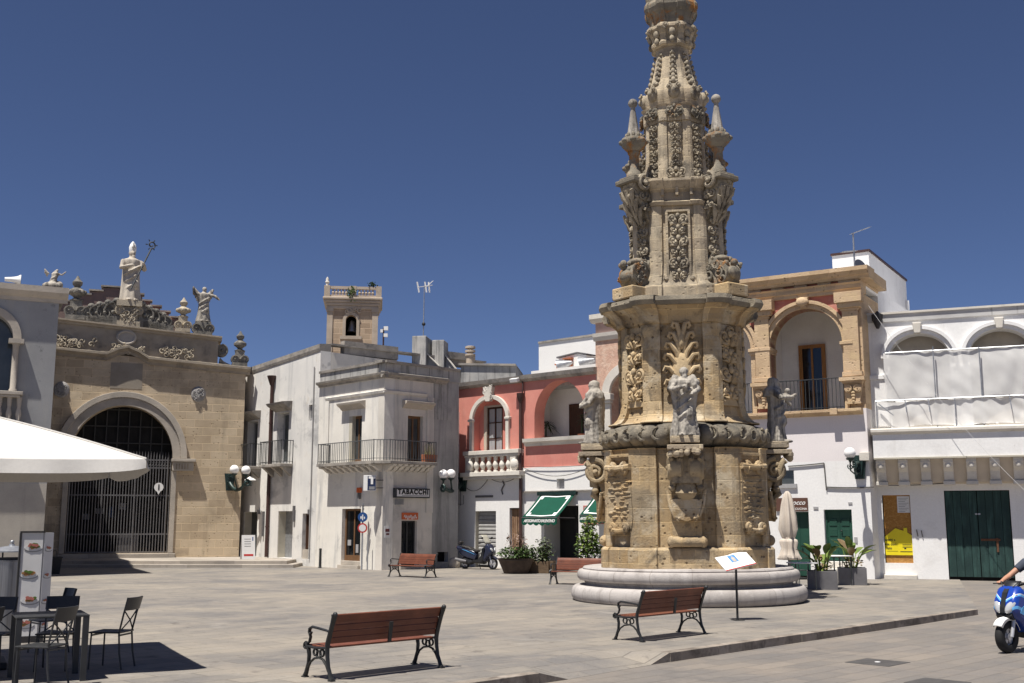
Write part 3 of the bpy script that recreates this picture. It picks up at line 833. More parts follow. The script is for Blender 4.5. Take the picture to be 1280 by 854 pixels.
# archivolt in two fasciae
arch_band(g0, g1, vs_, vt_, .36, -.10, .02, None, 28).build('archivolt', M['pale_stone'], r, bevel=.02)
arch_band(g0 - .362, g1 + .362, vs_, vt_ + .362, .26, -.17, .02, None, 28).build('archivolt', M['pale_stone'], r, bevel=.02)
k = MB()
for i in range(1, 60):
    t = PI * i / 60; R_ = (g1 - g0) / 2 + .36
    k.ball(((g0 + g1) / 2 + R_ * math.cos(t) * 1.0, -.11, vs_ + (vt_ - vs_ + .36) * math.sin(t)), (.035, .05, .035), 6, 5)
k.build('egg_moulding', M['pale_stone'], r, smooth=60)
for (x0, x1) in ((g1 - .05, g1 + 1.0), (g0 - 1.0, g0 + .05)):
    k = MB().box(x0 + .05, x1 - .08, -.22, .02, vs_ - .56, vs_ - .16).box(x0, x1, -.34, .02, vs_ - .155, vs_ - .02)
    k.build('impost', M['pale_stone'], r, bevel=.02)
    k = MB()
    for i in range(5): k.box(x0 + .2 + .12 * i, x0 + .26 + .12 * i, -.245, -.215, vs_ - .48, vs_ - .24)
    k.build('impost_carving', M['church_dark'], r)
for a in (g1 - .02, g0 - .20): MB().box(a, a + .22, -.06, .02, .47, vs_ - .57).build('jamb', M['pale_stone'], r, bevel=.01)
MB().box(g0 - .3, g1 + .3, -.25, .3, .2, .455).build('threshold', M['platform'], r, bevel=.02)
# iron gate
gw = .28
k = MB(); zg = .48; zt = va(148, 584); zt2 = va(148, 574)
k.bar((g0 + .02, gw, zg + .03), (g1 - .02, gw, zg + .03), .06, .06)
for y in (619, 668): k.bar((g0 + .02, gw, va(148, y)), (g1 - .02, gw, va(148, y)), .05, .06)
k.bar((g0 + .02, gw, zt), (g1 - .02, gw, zt), .05, .06); k.bar((g0 + .02, gw, zt2), (g1 - .02, gw, zt2), .05, .06)
nb = 34
for i in range(nb + 1):
    u = g0 + .05 + (g1 - g0 - .1) * i / nb
    r_ = .026 if i % 11 else .045
    k.tube([(u, gw - .01, zg), (u, gw - .01, zt2 + .12), (u, gw - .01, zt2 + .38)], [r_, r_, .004], 6)
    if i < nb:
        c = u + (g1 - g0 - .1) / nb / 2
        k.tube([(c - .06, gw, zt + .06), (c + .06, gw, (zt + zt2) / 2), (c - .06, gw, zt2 - .06)], .016, 5)
gate = k.build('gate', M['grey_iron'], r)
MB().box(F2.u(147, 690), F2.u(172, 690), gw + .06, gw + .09, zg + .05, va(150, 669)).build('lock_panel', M['grey_iron'], gate)
# lunette glazing bars above the gate
k = MB()
for i in range(1, 9):
    u = g0 + (g1 - g0) * i / 9
    k.bar((u, .6, zt2 - .3), (u, .6, vt_ + .2), .05, .05)
for j in range(1, 4): k.bar((g0 - .2, .6, zt2 + .75 * j), (g1 + .2, .6, zt2 + .75 * j), .05, .05)
k.build('lunette_bars', plain('lunette_bar', (.05, .048, .045), .7), r)
MB().box(g0 - .3, g1 + .3, .66, .68, zt2 - .2, vt_ + .3).build('lunette_glass', plain('rough_dark_glass', (.022, .021, .02), .75, 0, .4, 2, .15), r)  # near-black pane, roughened to drop the sky reflection
# lower cornice with a raised middle
pk = ua(160, 445)
k = MB(); pr = [(0.02, 0), (-.05, 0), (-.08, .12), (-.2, .2), (-.28, .24), (-.28, .34), (0.02, .40)]
for a, b in (((0, 0), (pk - .9, 0)), ((pk - .9, 0), (pk - .45, .26)), ((pk - .45, .26), (pk + .0, .42)), ((pk, .42), (pk + .45, .26)), ((pk + .45, .26), (pk + .9, 0)), ((pk + .9, 0), (L + .2, 0))):
    moulding(k, (a[0], vc(a[0]) + a[1] - .3), (b[0], vc(b[0]) + b[1] - .3), pr)
k.build('cornice', M['church_dark'], r)
# attic
u_at = F2.u(273, 430)
vat = lambda u: va(72, 402) + (va(272, 425) - va(72, 402)) * (u - uL) / (u_at - uL)
wall(r, M['church_dark'], [(0, vc(0) + .1), (u_at, vc(u_at) + .1), (u_at, vat(u_at)), (0, vat(0))], [], .05, 1.2, name='attic')
k = MB(); moulding(k, (0, vat(0) - .05), (u_at + .15, vat(u_at) - .05), [(0.05, 0), (-.03, 0), (-.06, .08), (-.18, .13), (-.18, .2), (1.25, .24), (1.25, 0)])
k.build('attic_cornice', M['church_dark'], r)
rr = random.Random(11)
for (x, y, wpx, hpx) in ((95, 428, 42, 11), (160, 437, 36, 8), (222, 441, 38, 11)):
    k = MB(); u, v = F2.u(x, y), va(x, y); wd = wpx * .0365 / 2; hd = hpx * .0365 / 2
    leaf_scrolls(k, u - wd, u + wd, v - hd, v + hd, .05, rr, 26, .13, .16)
    k.build('carved_garland', M['light_carving'], r, smooth=50)
k = MB(); u, v = F2.u(158, 422), va(158, 422)
k.tube([(u + .38 * math.cos(t), .0, v + .29 * math.sin(t)) for t in [2 * PI * i / 20 for i in range(20)]], .07, 6, closed=True)
k.prism([(u + .34 * math.cos(2 * PI * i / 20), v + .25 * math.sin(2 * PI * i / 20)) for i in range(20)], .0, .06)
k.build('medallion', M['pale_stone'], r, smooth=50)
MB().box(F2.u(138, 470), F2.u(178, 470), -.012, .01, va(158, 486), va(158, 454)).build('plaster_patch', surf('grey_mortar_patch', (.33, .29, .24), (.28, .24, .19), 1.5, [], bump=.2), r)
for (x, y) in ((77, 487), (248, 493)):
    k = MB(); u, v = F2.u(x, y), va(x, y)
    k.ball((u, .0, v), (.33, .09, .36), 16, 10)
    leaf_scrolls(k, u - .2, u + .2, v - .22, v + .22, -.03, rr, 12, .1, .12)
    k.build('carved_boss', surf('grey_boss', (.42, .40, .39), (.27, .26, .25), 5, [], bump=.8), r, smooth=60)
# curved shoulder scroll at the right end
k = MB(); u, v = F2.u(274, 448), va(272, 437)
volute(k, (u + .12, v), .34, .1, .6, PI / 2, 1.4, -1)
sh = [(u + .05 + 1.25 * i / 8, v - .35 - .55 * (i / 8) ** .6) for i in range(9)]
k.prism([(u, vc(u) - .05)] + [(u + 1.3, vc(u + 1.3) - .05)] + sh[::-1], .15, .6)
k.build('shoulder_scroll', M['dark_carving'], r, smooth=40)
# stepped gable behind
st = [(60, 378), (99, 378), (99, 369), (112, 369), (112, 364.5), (127, 364.5), (127, 360), (166, 361), (166, 368), (178, 369), (178, 376.5), (188, 377), (188, 383), (200, 384), (200, 390), (211, 391), (211, 397), (224, 399)]
pts = [F2.uv(x, y, 6) for x, y in st]
wall(r, M['brick_mauve'], pts + [(pts[-1][0], vc(L) - .5), (pts[0][0], vc(L) - .5)], [], 6.0, 6.5, name='stepped_gable')
k = MB()
for a, b in zip(pts[:-1], pts[1:]):
    if abs(a[0] - b[0]) > .2: k.box(a[0] - .03, b[0] + .1, 5.9, 6.6, max(a[1], b[1]) + .003, max(a[1], b[1]) + .08)
k.build('gable_coping', M['roof_edge'], r)
k = MB(); a, b = F2.uv(178, 381, 5.5), F2.uv(215, 399, 5.5)
k.prism([(a[0], a[1]), (b[0], b[1]), (b[0], b[1] - .2), (a[0], a[1] - .2)], 5.2, 5.8)
k.build('roof_tiles', M['terracotta'], r)
# crest of scrolls on the attic
k = MB()
def crest(x0, x1, up, sgn, n):
    for i in range(n):
        t = (i + .5) / n; x = x0 + (x1 - x0) * t
        u = F2.u(x, 400); v = vat(u) + .22
        s_ = up * (1 - .45 * t)
        volute(k, (u, v + s_ * .55), s_ * .55, .1, .55, PI / 2, 1.3, sgn)
        k.ball((u + .12 * sgn, .3, v + s_ * 1.1), (.16, .2, .14), 8, 6)
        k.box(u - .35, u + .35, .15, .55, v - .1, v + s_ * .35)
crest(146, 104, 1.05, 1, 4); crest(176, 212, 1.05, -1, 4)
k.build('scroll_crest', M['dark_carving'], r, smooth=45)
up = F2.u(161, 395); vp = vat(up) + .15
k = MB(); hp = va(161, 375) - vp
k.box(up - .5, up + .5, 0, 1.0, vp, vp + .25); k.box(up - .38, up + .38, .1, .9, vp + .24, vp + hp - .3)
volute(k, (up - .42, vp + hp * .62), .24, -.05, .5, 0, 1.3, 1); volute(k, (up + .42, vp + hp * .62), .24, -.05, .5, PI, 1.3, -1)
leaf_scrolls(k, up - .3, up + .3, vp + .25, vp + hp - .35, .08, rr, 12, .13, .14)
k.box(up - .55, up + .55, -.05, 1.05, vp + hp - .28, vp + hp - .02)
k.build('statue_pedestal', M['light_carving'], r, smooth=40)
# bishop
bh = va(161, 300) - (vp + hp) ; bh = bh / 1.13
p = F2.world(up, .45, vp + hp - .02)
e = empty('bishop_statue', p, F2.rot + .25, 'tall stone bishop in a cope and white mitre holding a crozier above the church', 'statue')
k = figure(bh, 3, [[(-.12, 0, .78), (-.17, -.06, .62), (-.05, -.17, .66)], [(.12, 0, .78), (.18, -.08, .62), (.14, -.16, .70)]], beard=True)
k.loft([[(q * math.cos(2 * PI * i / 24), .03 * bh + q * .8 * math.sin(2 * PI * i / 24), z * bh) for i in range(24)] for z, q in ((.02, .185 * bh), (.4, .165 * bh), (.7, .155 * bh), (.8, .13 * bh), (.84, .07 * bh))])
sculpt(k, 'robed_figure', .035, M['statue_pale'], e)
k = MB(); q = [(.056, .93), (.066, .98), (.07, 1.04), (.05, 1.10), (.012, 1.155)]
k.loft([[(a * bh * math.cos(2 * PI * i / 16), -.005 * bh + a * bh * .8 * math.sin(2 * PI * i / 16), z * bh) for i in range(16)] for a, z in q])
mi = k.build('mitre', M['white_paint'], e, smooth=50)
k = MB(); k.box(-.008 * bh, .008 * bh, -.066 * bh, -.05 * bh, .95 * bh, 1.12 * bh); k.box(-.03 * bh, .03 * bh, -.064 * bh, -.05 * bh, 1.03 * bh, 1.045 * bh); k.build('mitre_band', M['pale_stone'], mi)
k = MB(); a = Vector((-.05, -.24, .20)) * bh; b = Vector((.30, -.16, 1.03)) * bh
k.tube([a, b], .016 * bh, 6)
sp = spiral((b.x + .0, b.z + .07 * bh), .075 * bh, 1.2, -PI / 2, 16, .3)
k.tube([(x, b.y, z) for x, z in sp], .014 * bh, 6)
for i in range(6):
    a_ = 2 * PI * i / 6; k.tube([(b.x + .07 * bh * math.cos(a_), b.y, b.z + .07 * bh + .07 * bh * math.sin(a_)), (b.x + .11 * bh * math.cos(a_), b.y, b.z + .07 * bh + .11 * bh * math.sin(a_))], .01 * bh, 5)
k.build('crozier', M['dark_iron'], e)
# angel at the right of the crest
ug = F2.u(254, 415); vg = vat(ug) + .12; hg = va(254, 401) - vg
k = MB().box(ug - .42, ug + .42, .15, .95, vg, vg + hg * .35); volute(k, (ug - .3, vg + hg * .55), .26, .1, .5, 0, 1.3, 1); volute(k, (ug + .3, vg + hg * .55), .26, .1, .5, PI, 1.3, -1)
k.box(ug - .36, ug + .36, .2, .9, vg + hg * .3, vg + hg)
k.build('statue_pedestal', M['dark_carving'], r, smooth=40)
ah = va(256, 356) - (vg + hg)
k = figure(ah, 8, [[(-.12, 0, .78), (-.24, -.05, .78), (-.26, -.08, .93)], [(.12, 0, .78), (.24, -.06, .74), (.31, -.1, .66)]], wings=True)
o = sculpt(k, 'angel_statue', .03, M['statue'], loc=F2.world(ug, .5, vg + hg)); o.rotation_euler.z = F2.rot + .1
tag(o, 'blackened winged stone angel with spread arms at the right end of the church crest', 'statue')
# urns
def urn(name, x, ybase, ytop, w, label, lumpy=True, mat='dark_carving'):
    u = F2.u(x, ybase, w); v0 = F2.v(x, ybase, w); h = F2.v(x, ytop, w) - v0
    e = empty(name, F2.world(u, w, v0), F2.rot, label, 'urn', 'stone urns on the church front')
    k = MB().box(-.2 * h, .2 * h, -.2 * h, .2 * h, 0, .1 * h)
    volute(k, (-.13 * h, .2 * h), .13 * h, -.2 * h, .0, 0, 1.3, 1); volute(k, (.13 * h, .2 * h), .13 * h, -.2 * h, .0, PI, 1.3, -1)
    k.box(-.12 * h, .12 * h, -.12 * h, .12 * h, .1 * h, .42 * h)
    k.build('urn_base', M[mat], e, smooth=40)
    k = MB().lathe([(.13 * h, .42 * h), (.15 * h, .45 * h), (.06 * h, .5 * h), (.08 * h, .53 * h), (.17 * h, .6 * h), (.175 * h, .66 * h), (.1 * h, .72 * h), (.06 * h, .75 * h), (.1 * h, .8 * h), (.11 * h, .86 * h), (.05 * h, .93 * h), (.015 * h, h)], n=16)
    if lumpy:
        for i in range(8):
            a = 2 * PI * i / 8; k.ball((.16 * h * math.cos(a), .16 * h * math.sin(a), .63 * h), (.05 * h, .05 * h, .06 * h), 6, 5)
    k.build('urn_body', M[mat], e, smooth=40)
    return e
urn('stone_urn', 94, 401, 345, .5, 'dark carved stone urn on scrolls beside the grey building roof')
urn('stone_urn', 228, 416, 372, .5, 'pale carved stone urn with flower rim left of the blackened angel', mat='light_carving')
urn('stone_urn', 299, 459, 414, .4, 'pointed stone urn on the low right shoulder of the church', False)
# information pin on the gate
p = F2.world(F2.u(198.5, 609, .2), .2, va(198.5, 609))
e = empty('information_sign', p, F2.rot, 'white round information sign with a letter i hung on the church gate', 'sign')
k = MB(); pts = [(.20 * math.cos(t), .20 * math.sin(t)) for t in [-PI / 2 + .4 + (2 * PI - .8) * i / 24 for i in range(25)]] + [(0, -.33)]
k.prism(pts, -.012, .012); k.build('sign_plate', M['white_paint'], e)
lettering('letter', 'i', .36, M['ink'], e, Matrix.Translation((0, -.018, 0)) @ UPRIGHT, bold=.012)
# posters behind the gate
for i, (x, y, w_, h_, m) in enumerate(((107, 646, .34, .26, 'grey_paper'), (124, 639, .36, .24, 'grey_paper'), (139, 640, .22, .5, 'blue'), (153, 633, .34, .3, 'paper'))):
    u = F2.u(x, y, 3.2); v = F2.v(x, y, 3.2)
    o = MB().box(u - w_ * .5, u + w_ * .5, 3.19, 3.21, v - h_ * .5, v + h_ * .5).build('notice_board', M[m], r)
MB().box(F2.u(100, 640, 3.3), F2.u(160, 640, 3.3), 3.25, 3.35, .46, F2.v(130, 610, 3.3)).build('inner_screen', M['room_dark'], r)
# white shop A-board on the platform
p = at(309.5, 697, 47.6); p.z = .272
e = empty('sandwich_board', p, R(28), 'white sandwich board with a red bar standing on the church platform', 'sign')
for sg, nm_ in ((-1, 'front_panel'), (1, 'rear_panel')):
    k = MB(); k.box(-.28, .28, -.012, .012, 0, 1.02); k.xf(Matrix.Translation((0, .16 * sg, 0)) @ Matrix.Rotation(.15 * sg, 4, 'X'))
    fp = k.build('board_panel', M['paper'], e)
    if sg < 0:
        T = Matrix.Translation((0, -.16, 0)) @ Matrix.Rotation(-.15, 4, 'X')
        k = MB()
        for z in (.84, .74, .64, .54): k.box(-.18, .1, -.016, -.013, z, z + .022)
        k.xf(T); k.build('text_lines', M['ink_grey'], fp)
        k = MB().box(-.2, .2, -.016, -.013, .14, .22); k.xf(T); k.build('red_bar', M['red'], fp)
        k = MB().box(.16, .2, -.017, -.013, .78, .94); k.xf(T); k.build('blue_mark', M['blue'], fp)
# ================================================================== tall house with the long downpipe
Ctr = Vector(xy(478, 43.3, 650))
Lft = Vector(xy(395, 46.7, 650))
F3 = Fac(xy(294.5, 52.6, 600), Lft)
r = F3.root('town_house')
tag(r, 'tall streaked grey and white house with a long brown downpipe and two little balconies', 'building')
L = F3.L
t0, t1 = F3.v(300, 463), F3.v(395, 430)
vt = lambda u: t0 + (t1 - t0) * u / L
def dr(x0, x1, y0, y1, w=0): return F3.rect(x0, x1, y0, y1, w)
w1_ = dr(309, 321.5, 527, 583); w2_ = dr(346, 360.5, 516, 580)
sm = dr(386, 391.5, 506, 526)
d1 = dr(304.5, 321, 640, 699); d2 = dr(347, 365.5, 639, 701); d3 = dr(377.5, 386.5, 642, 701)
G0 = .0
def op(q, z0=None): return rect_poly(q[0], q[1], q[2] if z0 is None else z0, q[3])
b1 = F3.v(312, 584); b2 = F3.v(348, 581)
holes = [op(w1_, b1), op(w2_, b2), op(sm), op(d1, .29), op(d2, .29), op(d3, .29)]
wall(r, M['tall_wall'], [(0, G0), (L, G0), (L, vt(L) - .35), (0, vt(0) - .35)], holes, 0, .5)
k = MB(); moulding(k, (0, vt(0) - .35), (L, vt(L) - .35), [(0.5, 0), (-.03, 0), (-.06, .12), (-.06, .3), (.5, .35)])
k.build('parapet_coping', M['roof_edge'], r)
solid_body(r, M['tall_wall'], 0, L - .01, G0, min(vt(0), vt(L)) - .4, 1.2, 1.6, 'inner_wall').data.materials[0] = M['room_dark']
# long return wall seen above the corner house
rl = 9.0
ry = F3.uv
k = MB(); k.prism([(.5, 0), (rl, 0), (rl, t1 - .55), (.5, t1 - .36)], L - .4, L - .002, axis='x'); k.build('side_wall', M['side_wall'], r)
k = MB(); k.box(L - .45, L + .05, .502, rl, t1 - .05, t1 + .02); k.build('side_coping', M['roof_edge'], r)
for i, (w0, w1, hh) in enumerate(((1.2, 4.0, .22), (6.5, 8.4, .3))):
    MB().box(L - .4, L - .05, w0, w1, t1 - .36, t1 + hh).build('parapet_block', M['roof_edge'], r)
MB().box(0, L - .45, .5, rl, t0 - .9, t0 - .6).build('roof', M['roof_edge'], r)
MB().box(L - .45, L + .012, 2.4, 4.6, t1 - 1.35, t1 - .95).build('blocked_window', M['roof_edge'], r)
for q, b in ((w1_, b1), (w2_, b2)):
    leaf_door(r, 'balcony_door', M['beige_frame'], q[0] + .02, q[1] - .02, b, q[3], .34, M['grey_paper'], glass=M['dim_glass'], fw=.08)
    hood(r, M['roof_edge'], q[0] - .22, q[1] + .22, q[3] + .06, q[3] + .42, .42)
    u0, u1 = q[0] - .45, q[1] + .5
    MB().box(u0, u1, -.62, .0, b - .14, b - .005).build('balcony_slab', M['roof_edge'], r, bevel=.02)
    k = MB()
    for uu in (u0 + .2, (u0 + u1) / 2, u1 - .2):
        k.prism([(0.01, b - .55), (0.01, b - .145), (-.5, b - .145), (-.3, b - .3)], uu - .1, uu + .1, axis='x')
    k.build('balcony_bracket', M['roof_edge'], r)
    railing([(u0 + .03, -.01), (u0 + .03, -.58), (u1 - .03, -.58), (u1 - .03, -.01)], b, b + 1.0, .13, .009, .014, M['dark_iron'], r)
leaf_door(r, 'window', M['grey_paper'], sm[0] + .01, sm[1] - .01, sm[2], sm[3], .12, M['grey_paper'], glass=M['dim_glass'], fw=.05)
for q, m in ((d1, 'shutter'), (d2, 'galv')):
    MB().box(q[0] + .01, q[1] - .01, .38, .42, .295, q[3]).build('door', M['dim_glass'] if m == 'shutter' else M[m], r)
    k = MB(); k.box(q[0] - .0, q[0] + .012, .03, .378, .3, q[3] - .02); k.build('door_reveal', M['beige_frame'], r)
leaf_door(r, 'door', M['dark_wood'], d3[0] + .01, d3[1] - .01, .7, d3[3], .2, M['dark_wood'])
MB().box(d3[0], d3[1], .0 + .05, .45, .29, .68).build('door_sill', M['pale_stone'], r)
# downpipe
up = F3.u(338.5, 600); vh = F3.v(340, 473)
k = MB().tube([(up, -.1, .3), (up, -.1, vh - .3), (up + .02, -.1, vh - .1)], .075, 8)
for z in (1.6, 4, 6.2): k.lathe([(.095, 0), (.095, .06)], (up, -.1, z), 8)
k.tube([(up, -.12, vh - .35), (up, -.12, vh), (up, -.12, vh + .08)], [.08, .2, .22], 8)
k.build('downpipe', M['brown_pipe'], r, smooth=50)
k = MB().tube([(F3.u(391, 560), -.04, .3), (F3.u(391, 560), -.04, t1 - 1.0)], .03, 6); k.build('thin_pipe', M['grey_wall'], r)
# lantern under the first balcony, meters between the doors
p = F3.world(F3.u(313, 597, -.45), -.45, F3.v(313, 600, -.45))
e = empty('hanging_lantern', p, F3.rot, 'small white hanging lantern under the left little balcony of the tall house', 'lamp')
k = MB().tube([(0, 0, 0), (0, 0, .38)], .02, 6); k.build('rod', M['iron'], e)
MB().lathe([(.26, 0), (.24, .04), (.08, .14), (.03, .18)], (0, 0, -.02), 12).build('shade', M['white_paint'], e, smooth=40)
MB().lathe([(.08, -.28), (.1, -.14), (.08, -.03)], n=8).build('glass', M['dim_glass'], e)
k = MB()
for x, y, w_, h_ in ((324.5, 640, .16, .2), (330, 655, .1, 1.1), (368.5, 645, .14, .5), (368.7, 635, .1, .18), (387.6, 640, .12, .2)):
    u, v = F3.uv(x, y); MB().box(u - w_ / 2, u + w_ / 2, -.09, .0, v - h_ / 2, v + h_ / 2).build('meter_box', M['grey_iron'], r)

# ================================================================== corner house with the tobacco shop
F4 = Fac(Lft, Ctr)
r = F4.root('corner_shop')
tag(r, 'pale two storey corner house with wraparound balcony and a tobacco shop below', 'building')
L = F4.L
q0, q1 = F4.v(395, 466), F4.v(478, 452)
top = (q0 + q1) / 2
vcor = F4.v(440, 475); vstr = F4.v(445, 493)
def rc(x0, x1, y0, y1, w=0): return F4.rect(x0, x1, y0, y1, w)
bd = rc(436, 452, 520, 577); sd = rc(427, 450.5, 636, 706)
vbal = F4.v(440, 579)
holes = [op(bd, vbal), op(sd, .12)]
wall(r, M['cream_wall'], rect_poly(0, L, -.02, vcor), holes, 0, .5)
wall(r, M['stained_parapet'], rect_poly(0, L, vcor + .001, top), [], .0, .4, name='parapet')
# second face, built in its own frame as parts of the same house
Rt = Vector(xy(573.5, 46.0, 650))
F5 = Fac(Ctr, Rt)
r5 = bpy.data.objects.new('street_front', None)
COL.objects.link(r5); r5.parent = r
r5.location = (L, 0, 0); r5.rotation_euler = (0, 0, F5.rot - F4.rot)
L5 = F5.L
bd5 = F5.rect(509.5, 528.5, 520, 577); sd5 = F5.rect(501.5, 521, 651, 707); vt5 = F5.rect(548, 561.5, 690, 702.5)
ue = F5.u(541, 560); uz = F5.u(558, 470)
holes = [op(bd5, vbal), op(sd5, .1)]
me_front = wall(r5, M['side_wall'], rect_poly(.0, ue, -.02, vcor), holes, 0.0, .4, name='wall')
wall(r5, M['grey_wall'], rect_poly(ue + .002, L5, -.02, vcor), [rect_poly(*vt5)], .06, .46, name='plain_wall')
wall(r5, M['stained_parapet'], rect_poly(0, L5, vcor + .001, top), [], .0, .4, name='parapet')
wall(r5, M['stained_parapet'], rect_poly(ue + .1, L5 - .4, vcor - 1.6, vcor - .002), [], .045, .058, name='stain_panel')
MB().box(vt5[0] + .01, vt5[1] - .01, .3, .4, vt5[2], vt5[3]).build('vent', M['room_dark'], r5)
# mouldings on both faces
PC = [(0.02, 0), (-.06, 0), (-.08, .06), (-.2, .12), (-.22, .2), (0.02, .26)]
for (rt, a, b) in ((r, 0.0, L + .2), (r5, -.2, uz)):
    k = MB(); moulding(k, (a, vcor - .12), (b, vcor - .12), PC); k.build('cornice', M['roof_edge'], rt)
    k = MB(); moulding(k, (a, top - .08), (b if rt is r else L5, top - .08), [(0.42, 0), (-.06, 0), (-.07, .1), (.42, .12)]); k.build('parapet_coping', M['roof_edge'], rt)
us = F4.u(408, 495)
k = MB(); moulding(k, (us, vstr - .1), (L + .07, vstr - .1), [(0.02, 0), (-.05, 0), (-.08, .1), (0.02, .14)]); k.build('string_course', M['cream_wall'], r)
k = MB(); moulding(k, (-.07, vstr - .1), (F5.u(533, 490), vstr - .1), [(0.02, 0), (-.05, 0), (-.08, .1), (0.02, .14)]); k.build('string_course', M['side_wall'], r5)
k = MB().box(us - .02, us + .28, -.05, .001, vbal, vstr - .12); k.build('pilaster', M['cream_wall'], r)
k = MB().box(ue - .34, ue - .0, -.05, .001, 2.2, vstr - .12); k.build('pilaster', M['side_wall'], r5)
for rt, q, F_ in ((r, bd, F4), (r5, bd5, F5)):
    leaf_door(rt, 'balcony_door', M['wood_frame'], q[0] + .02, q[1] - .02, vbal + .02, q[3], .2, M['wood_frame'], glass=M['dim_glass'], fw=.1)
MB().box(bd[0], bd[0] + .22, .0, .18, vbal, bd[3]).xf(Matrix.Identity(4)).build('reveal_board', M['beige_frame'], r)
for rt, q, F_, (x0, x1, y0, y1) in ((r, bd, F4, (428, 457, 503.5, 511)), (r5, bd5, F5, (503, 539, 503.5, 510.5))):
    hq = F_.rect(x0, x1, y0, y1)
    k = MB(); moulding(k, (hq[0], hq[2]), (hq[1], hq[2]), [(0.02, -.05), (-.08, 0), (-.14, .08), (-.28, .16), (-.30, .24), (0.02, .30)])
    k.build('window_hood', M['pale_stone'], rt)
# shop door, timber frame with glass
d_ = leaf_door(r, 'shop_door', M['wood_frame'], sd[0] + .02, sd[1] - .02, .3, sd[3], .18, M['wood_frame'], glass=M['dark_glass'], fw=.09)
MB().box(sd[0] + .1, sd[1] - .1, .15, .178, .3, .52).build('kick_board', M['wood_frame'], d_)
MB().box(sd[0] - .05, sd[1] + .05, -.15, .4, -.02, .14).box(sd[0] - .0, sd[1] + .0, -.02, .4, .141, .30).build('doorstep', M['pale_stone'], r, bevel=.015)
k = MB(); u = (sd[0] + sd[1]) / 2
k.box(u + .15, u + .32, .14, .178, .62, .95); k.box(u - .42, u - .2, .14, .178, .9, 1.12); k.build('sticker', M['grey_paper'], d_)
leaf_door(r5, 'shop_door', M['iron'], sd5[0] + .02, sd5[1] - .02, .1, F5.v(511, 651), .16, M['iron'], glass=M['dark_glass'], fw=.06)
MB().box(sd5[0] - .1, sd5[1] + .1, -.12, .35, -.02, .1).build('doorstep', M['pale_stone'], r5)
q = F5.rect(502, 521.5, 641, 649.5)
sg = MB().box(q[0], q[1], -.06, -.001, q[2], q[3]).build('fascia_sign', M['orange_sign'], r5)
k = MB(); k.tube([(q[0] + .08 + (q[1] - q[0] - .16) * i / 40, -.066, (q[2] + q[3]) / 2 - .04 + .07 * math.sin(i * .95) + .03 * math.sin(i * .4)) for i in range(41)], .014, 4)
k.build('sign_script', M['white_paint'], sg)
k = MB(); gq = F5.rect(493.5, 504, 624, 631)
for i in range(7): k.box(gq[0], gq[1], -.05, -.002, gq[2] + (gq[3] - gq[2]) * i / 7, gq[2] + (gq[3] - gq[2]) * (i + .6) / 7)
k.build('air_grille', M['grey_paper'], r5)
# wraparound balcony
bo = .62
bs = F4.u(396, 577, -.6)
be = F5.u(546.5, 577, -.6)
# outline in F4 frame
ca, sa = math.cos(F5.rot - F4.rot), math.sin(F5.rot - F4.rot)
def f5to4(u, w): return (L + u * ca - w * sa, u * sa + w * ca)
half = (F5.rot - F4.rot) / 2
cx = bo * math.tan(half)
cor = [(bs, -.001), (bs, -bo), (L + cx - .5, -bo), f5to4(cx * .0 + .5 - cx * 1.0, -bo), f5to4(be, -bo), f5to4(be, -.001)]
k = MB().prism(cor + [(L, -.001)], vbal - .12, vbal, axis='z')
k.build('balcony_slab', M['roof_edge'], r, bevel=.015)
k = MB()
def bracket(kk, u, F_=None, sz=1.0, conv=None):
    pr = [(-.0, vbal - .40), (-.0, vbal - .125), (-bo * .9, vbal - .125), (-bo * .85, vbal - .19), (-bo * .55, vbal - .22), (-bo * .3, vbal - .34)]
    st = len(kk.v)
    kk.prism(pr, u - .09, u + .09, axis='x')
    if conv:
        for i in range(st, len(kk.v)):
            x, y, z = kk.v[i]; a, b = conv(x, y); kk.v[i] = (a, b, z)
nb = 9
for i in range(nb): bracket(k, bs + .15 + (L - bs - .3) * i / (nb - 1))
for i in range(8): bracket(k, .15 + (be - .3) * i / 7, conv=f5to4)
k.build('balcony_bracket', M['side_wall'], r)
rp = [(bs + .04, -.02), (bs + .04, -bo + .05), (L + cx - .5, -bo + .05), f5to4(.5 - cx, -bo + .05), f5to4(be - .04, -bo + .05), f5to4(be - .04, -.02)]
railing(rp, vbal, F4.v(440, 552, -.6), .125, .008, .014, M['rail'], r)
# body and roof
MB().prism([(0, .502), (L - .52, .502), f5to4(L5, .48), f5to4(L5, L)], -.02, top - .4, axis='z').build('wall_body', M['grey_wall'], r)
for ch in kids(r5):
    ch.parent = r; ch.location = (L, 0, 0); ch.rotation_euler = (0, 0, F5.rot - F4.rot)
bpy.data.objects.remove(r5)
# --- terracotta flower box
p = F5.world(F5.u(537, 576, -.45), -.42, vbal + .005)
e = empty('flower_box', p, F5.rot, 'terracotta flower box on the balcony of the tobacco shop house', 'planter')
MB().prism([(-.28, 0), (.28, 0), (.33, .30), (-.33, .30)], -.13, .13).build('box', M['terracotta'], e, bevel=.01)
k = MB()
for i in range(26):
    a = rnd.uniform(0, 2 * PI); x = rnd.uniform(-.25, .25); hh = rnd.uniform(.15, .5)
    k.tube([(x, rnd.uniform(-.08, .08), .28), (x + .08 * math.cos(a), .08 * math.sin(a), .28 + hh)], [.012, .004], 3)
k.build('dry_stems', plain('dry_stems', (.20, .19, .08), .9), e)
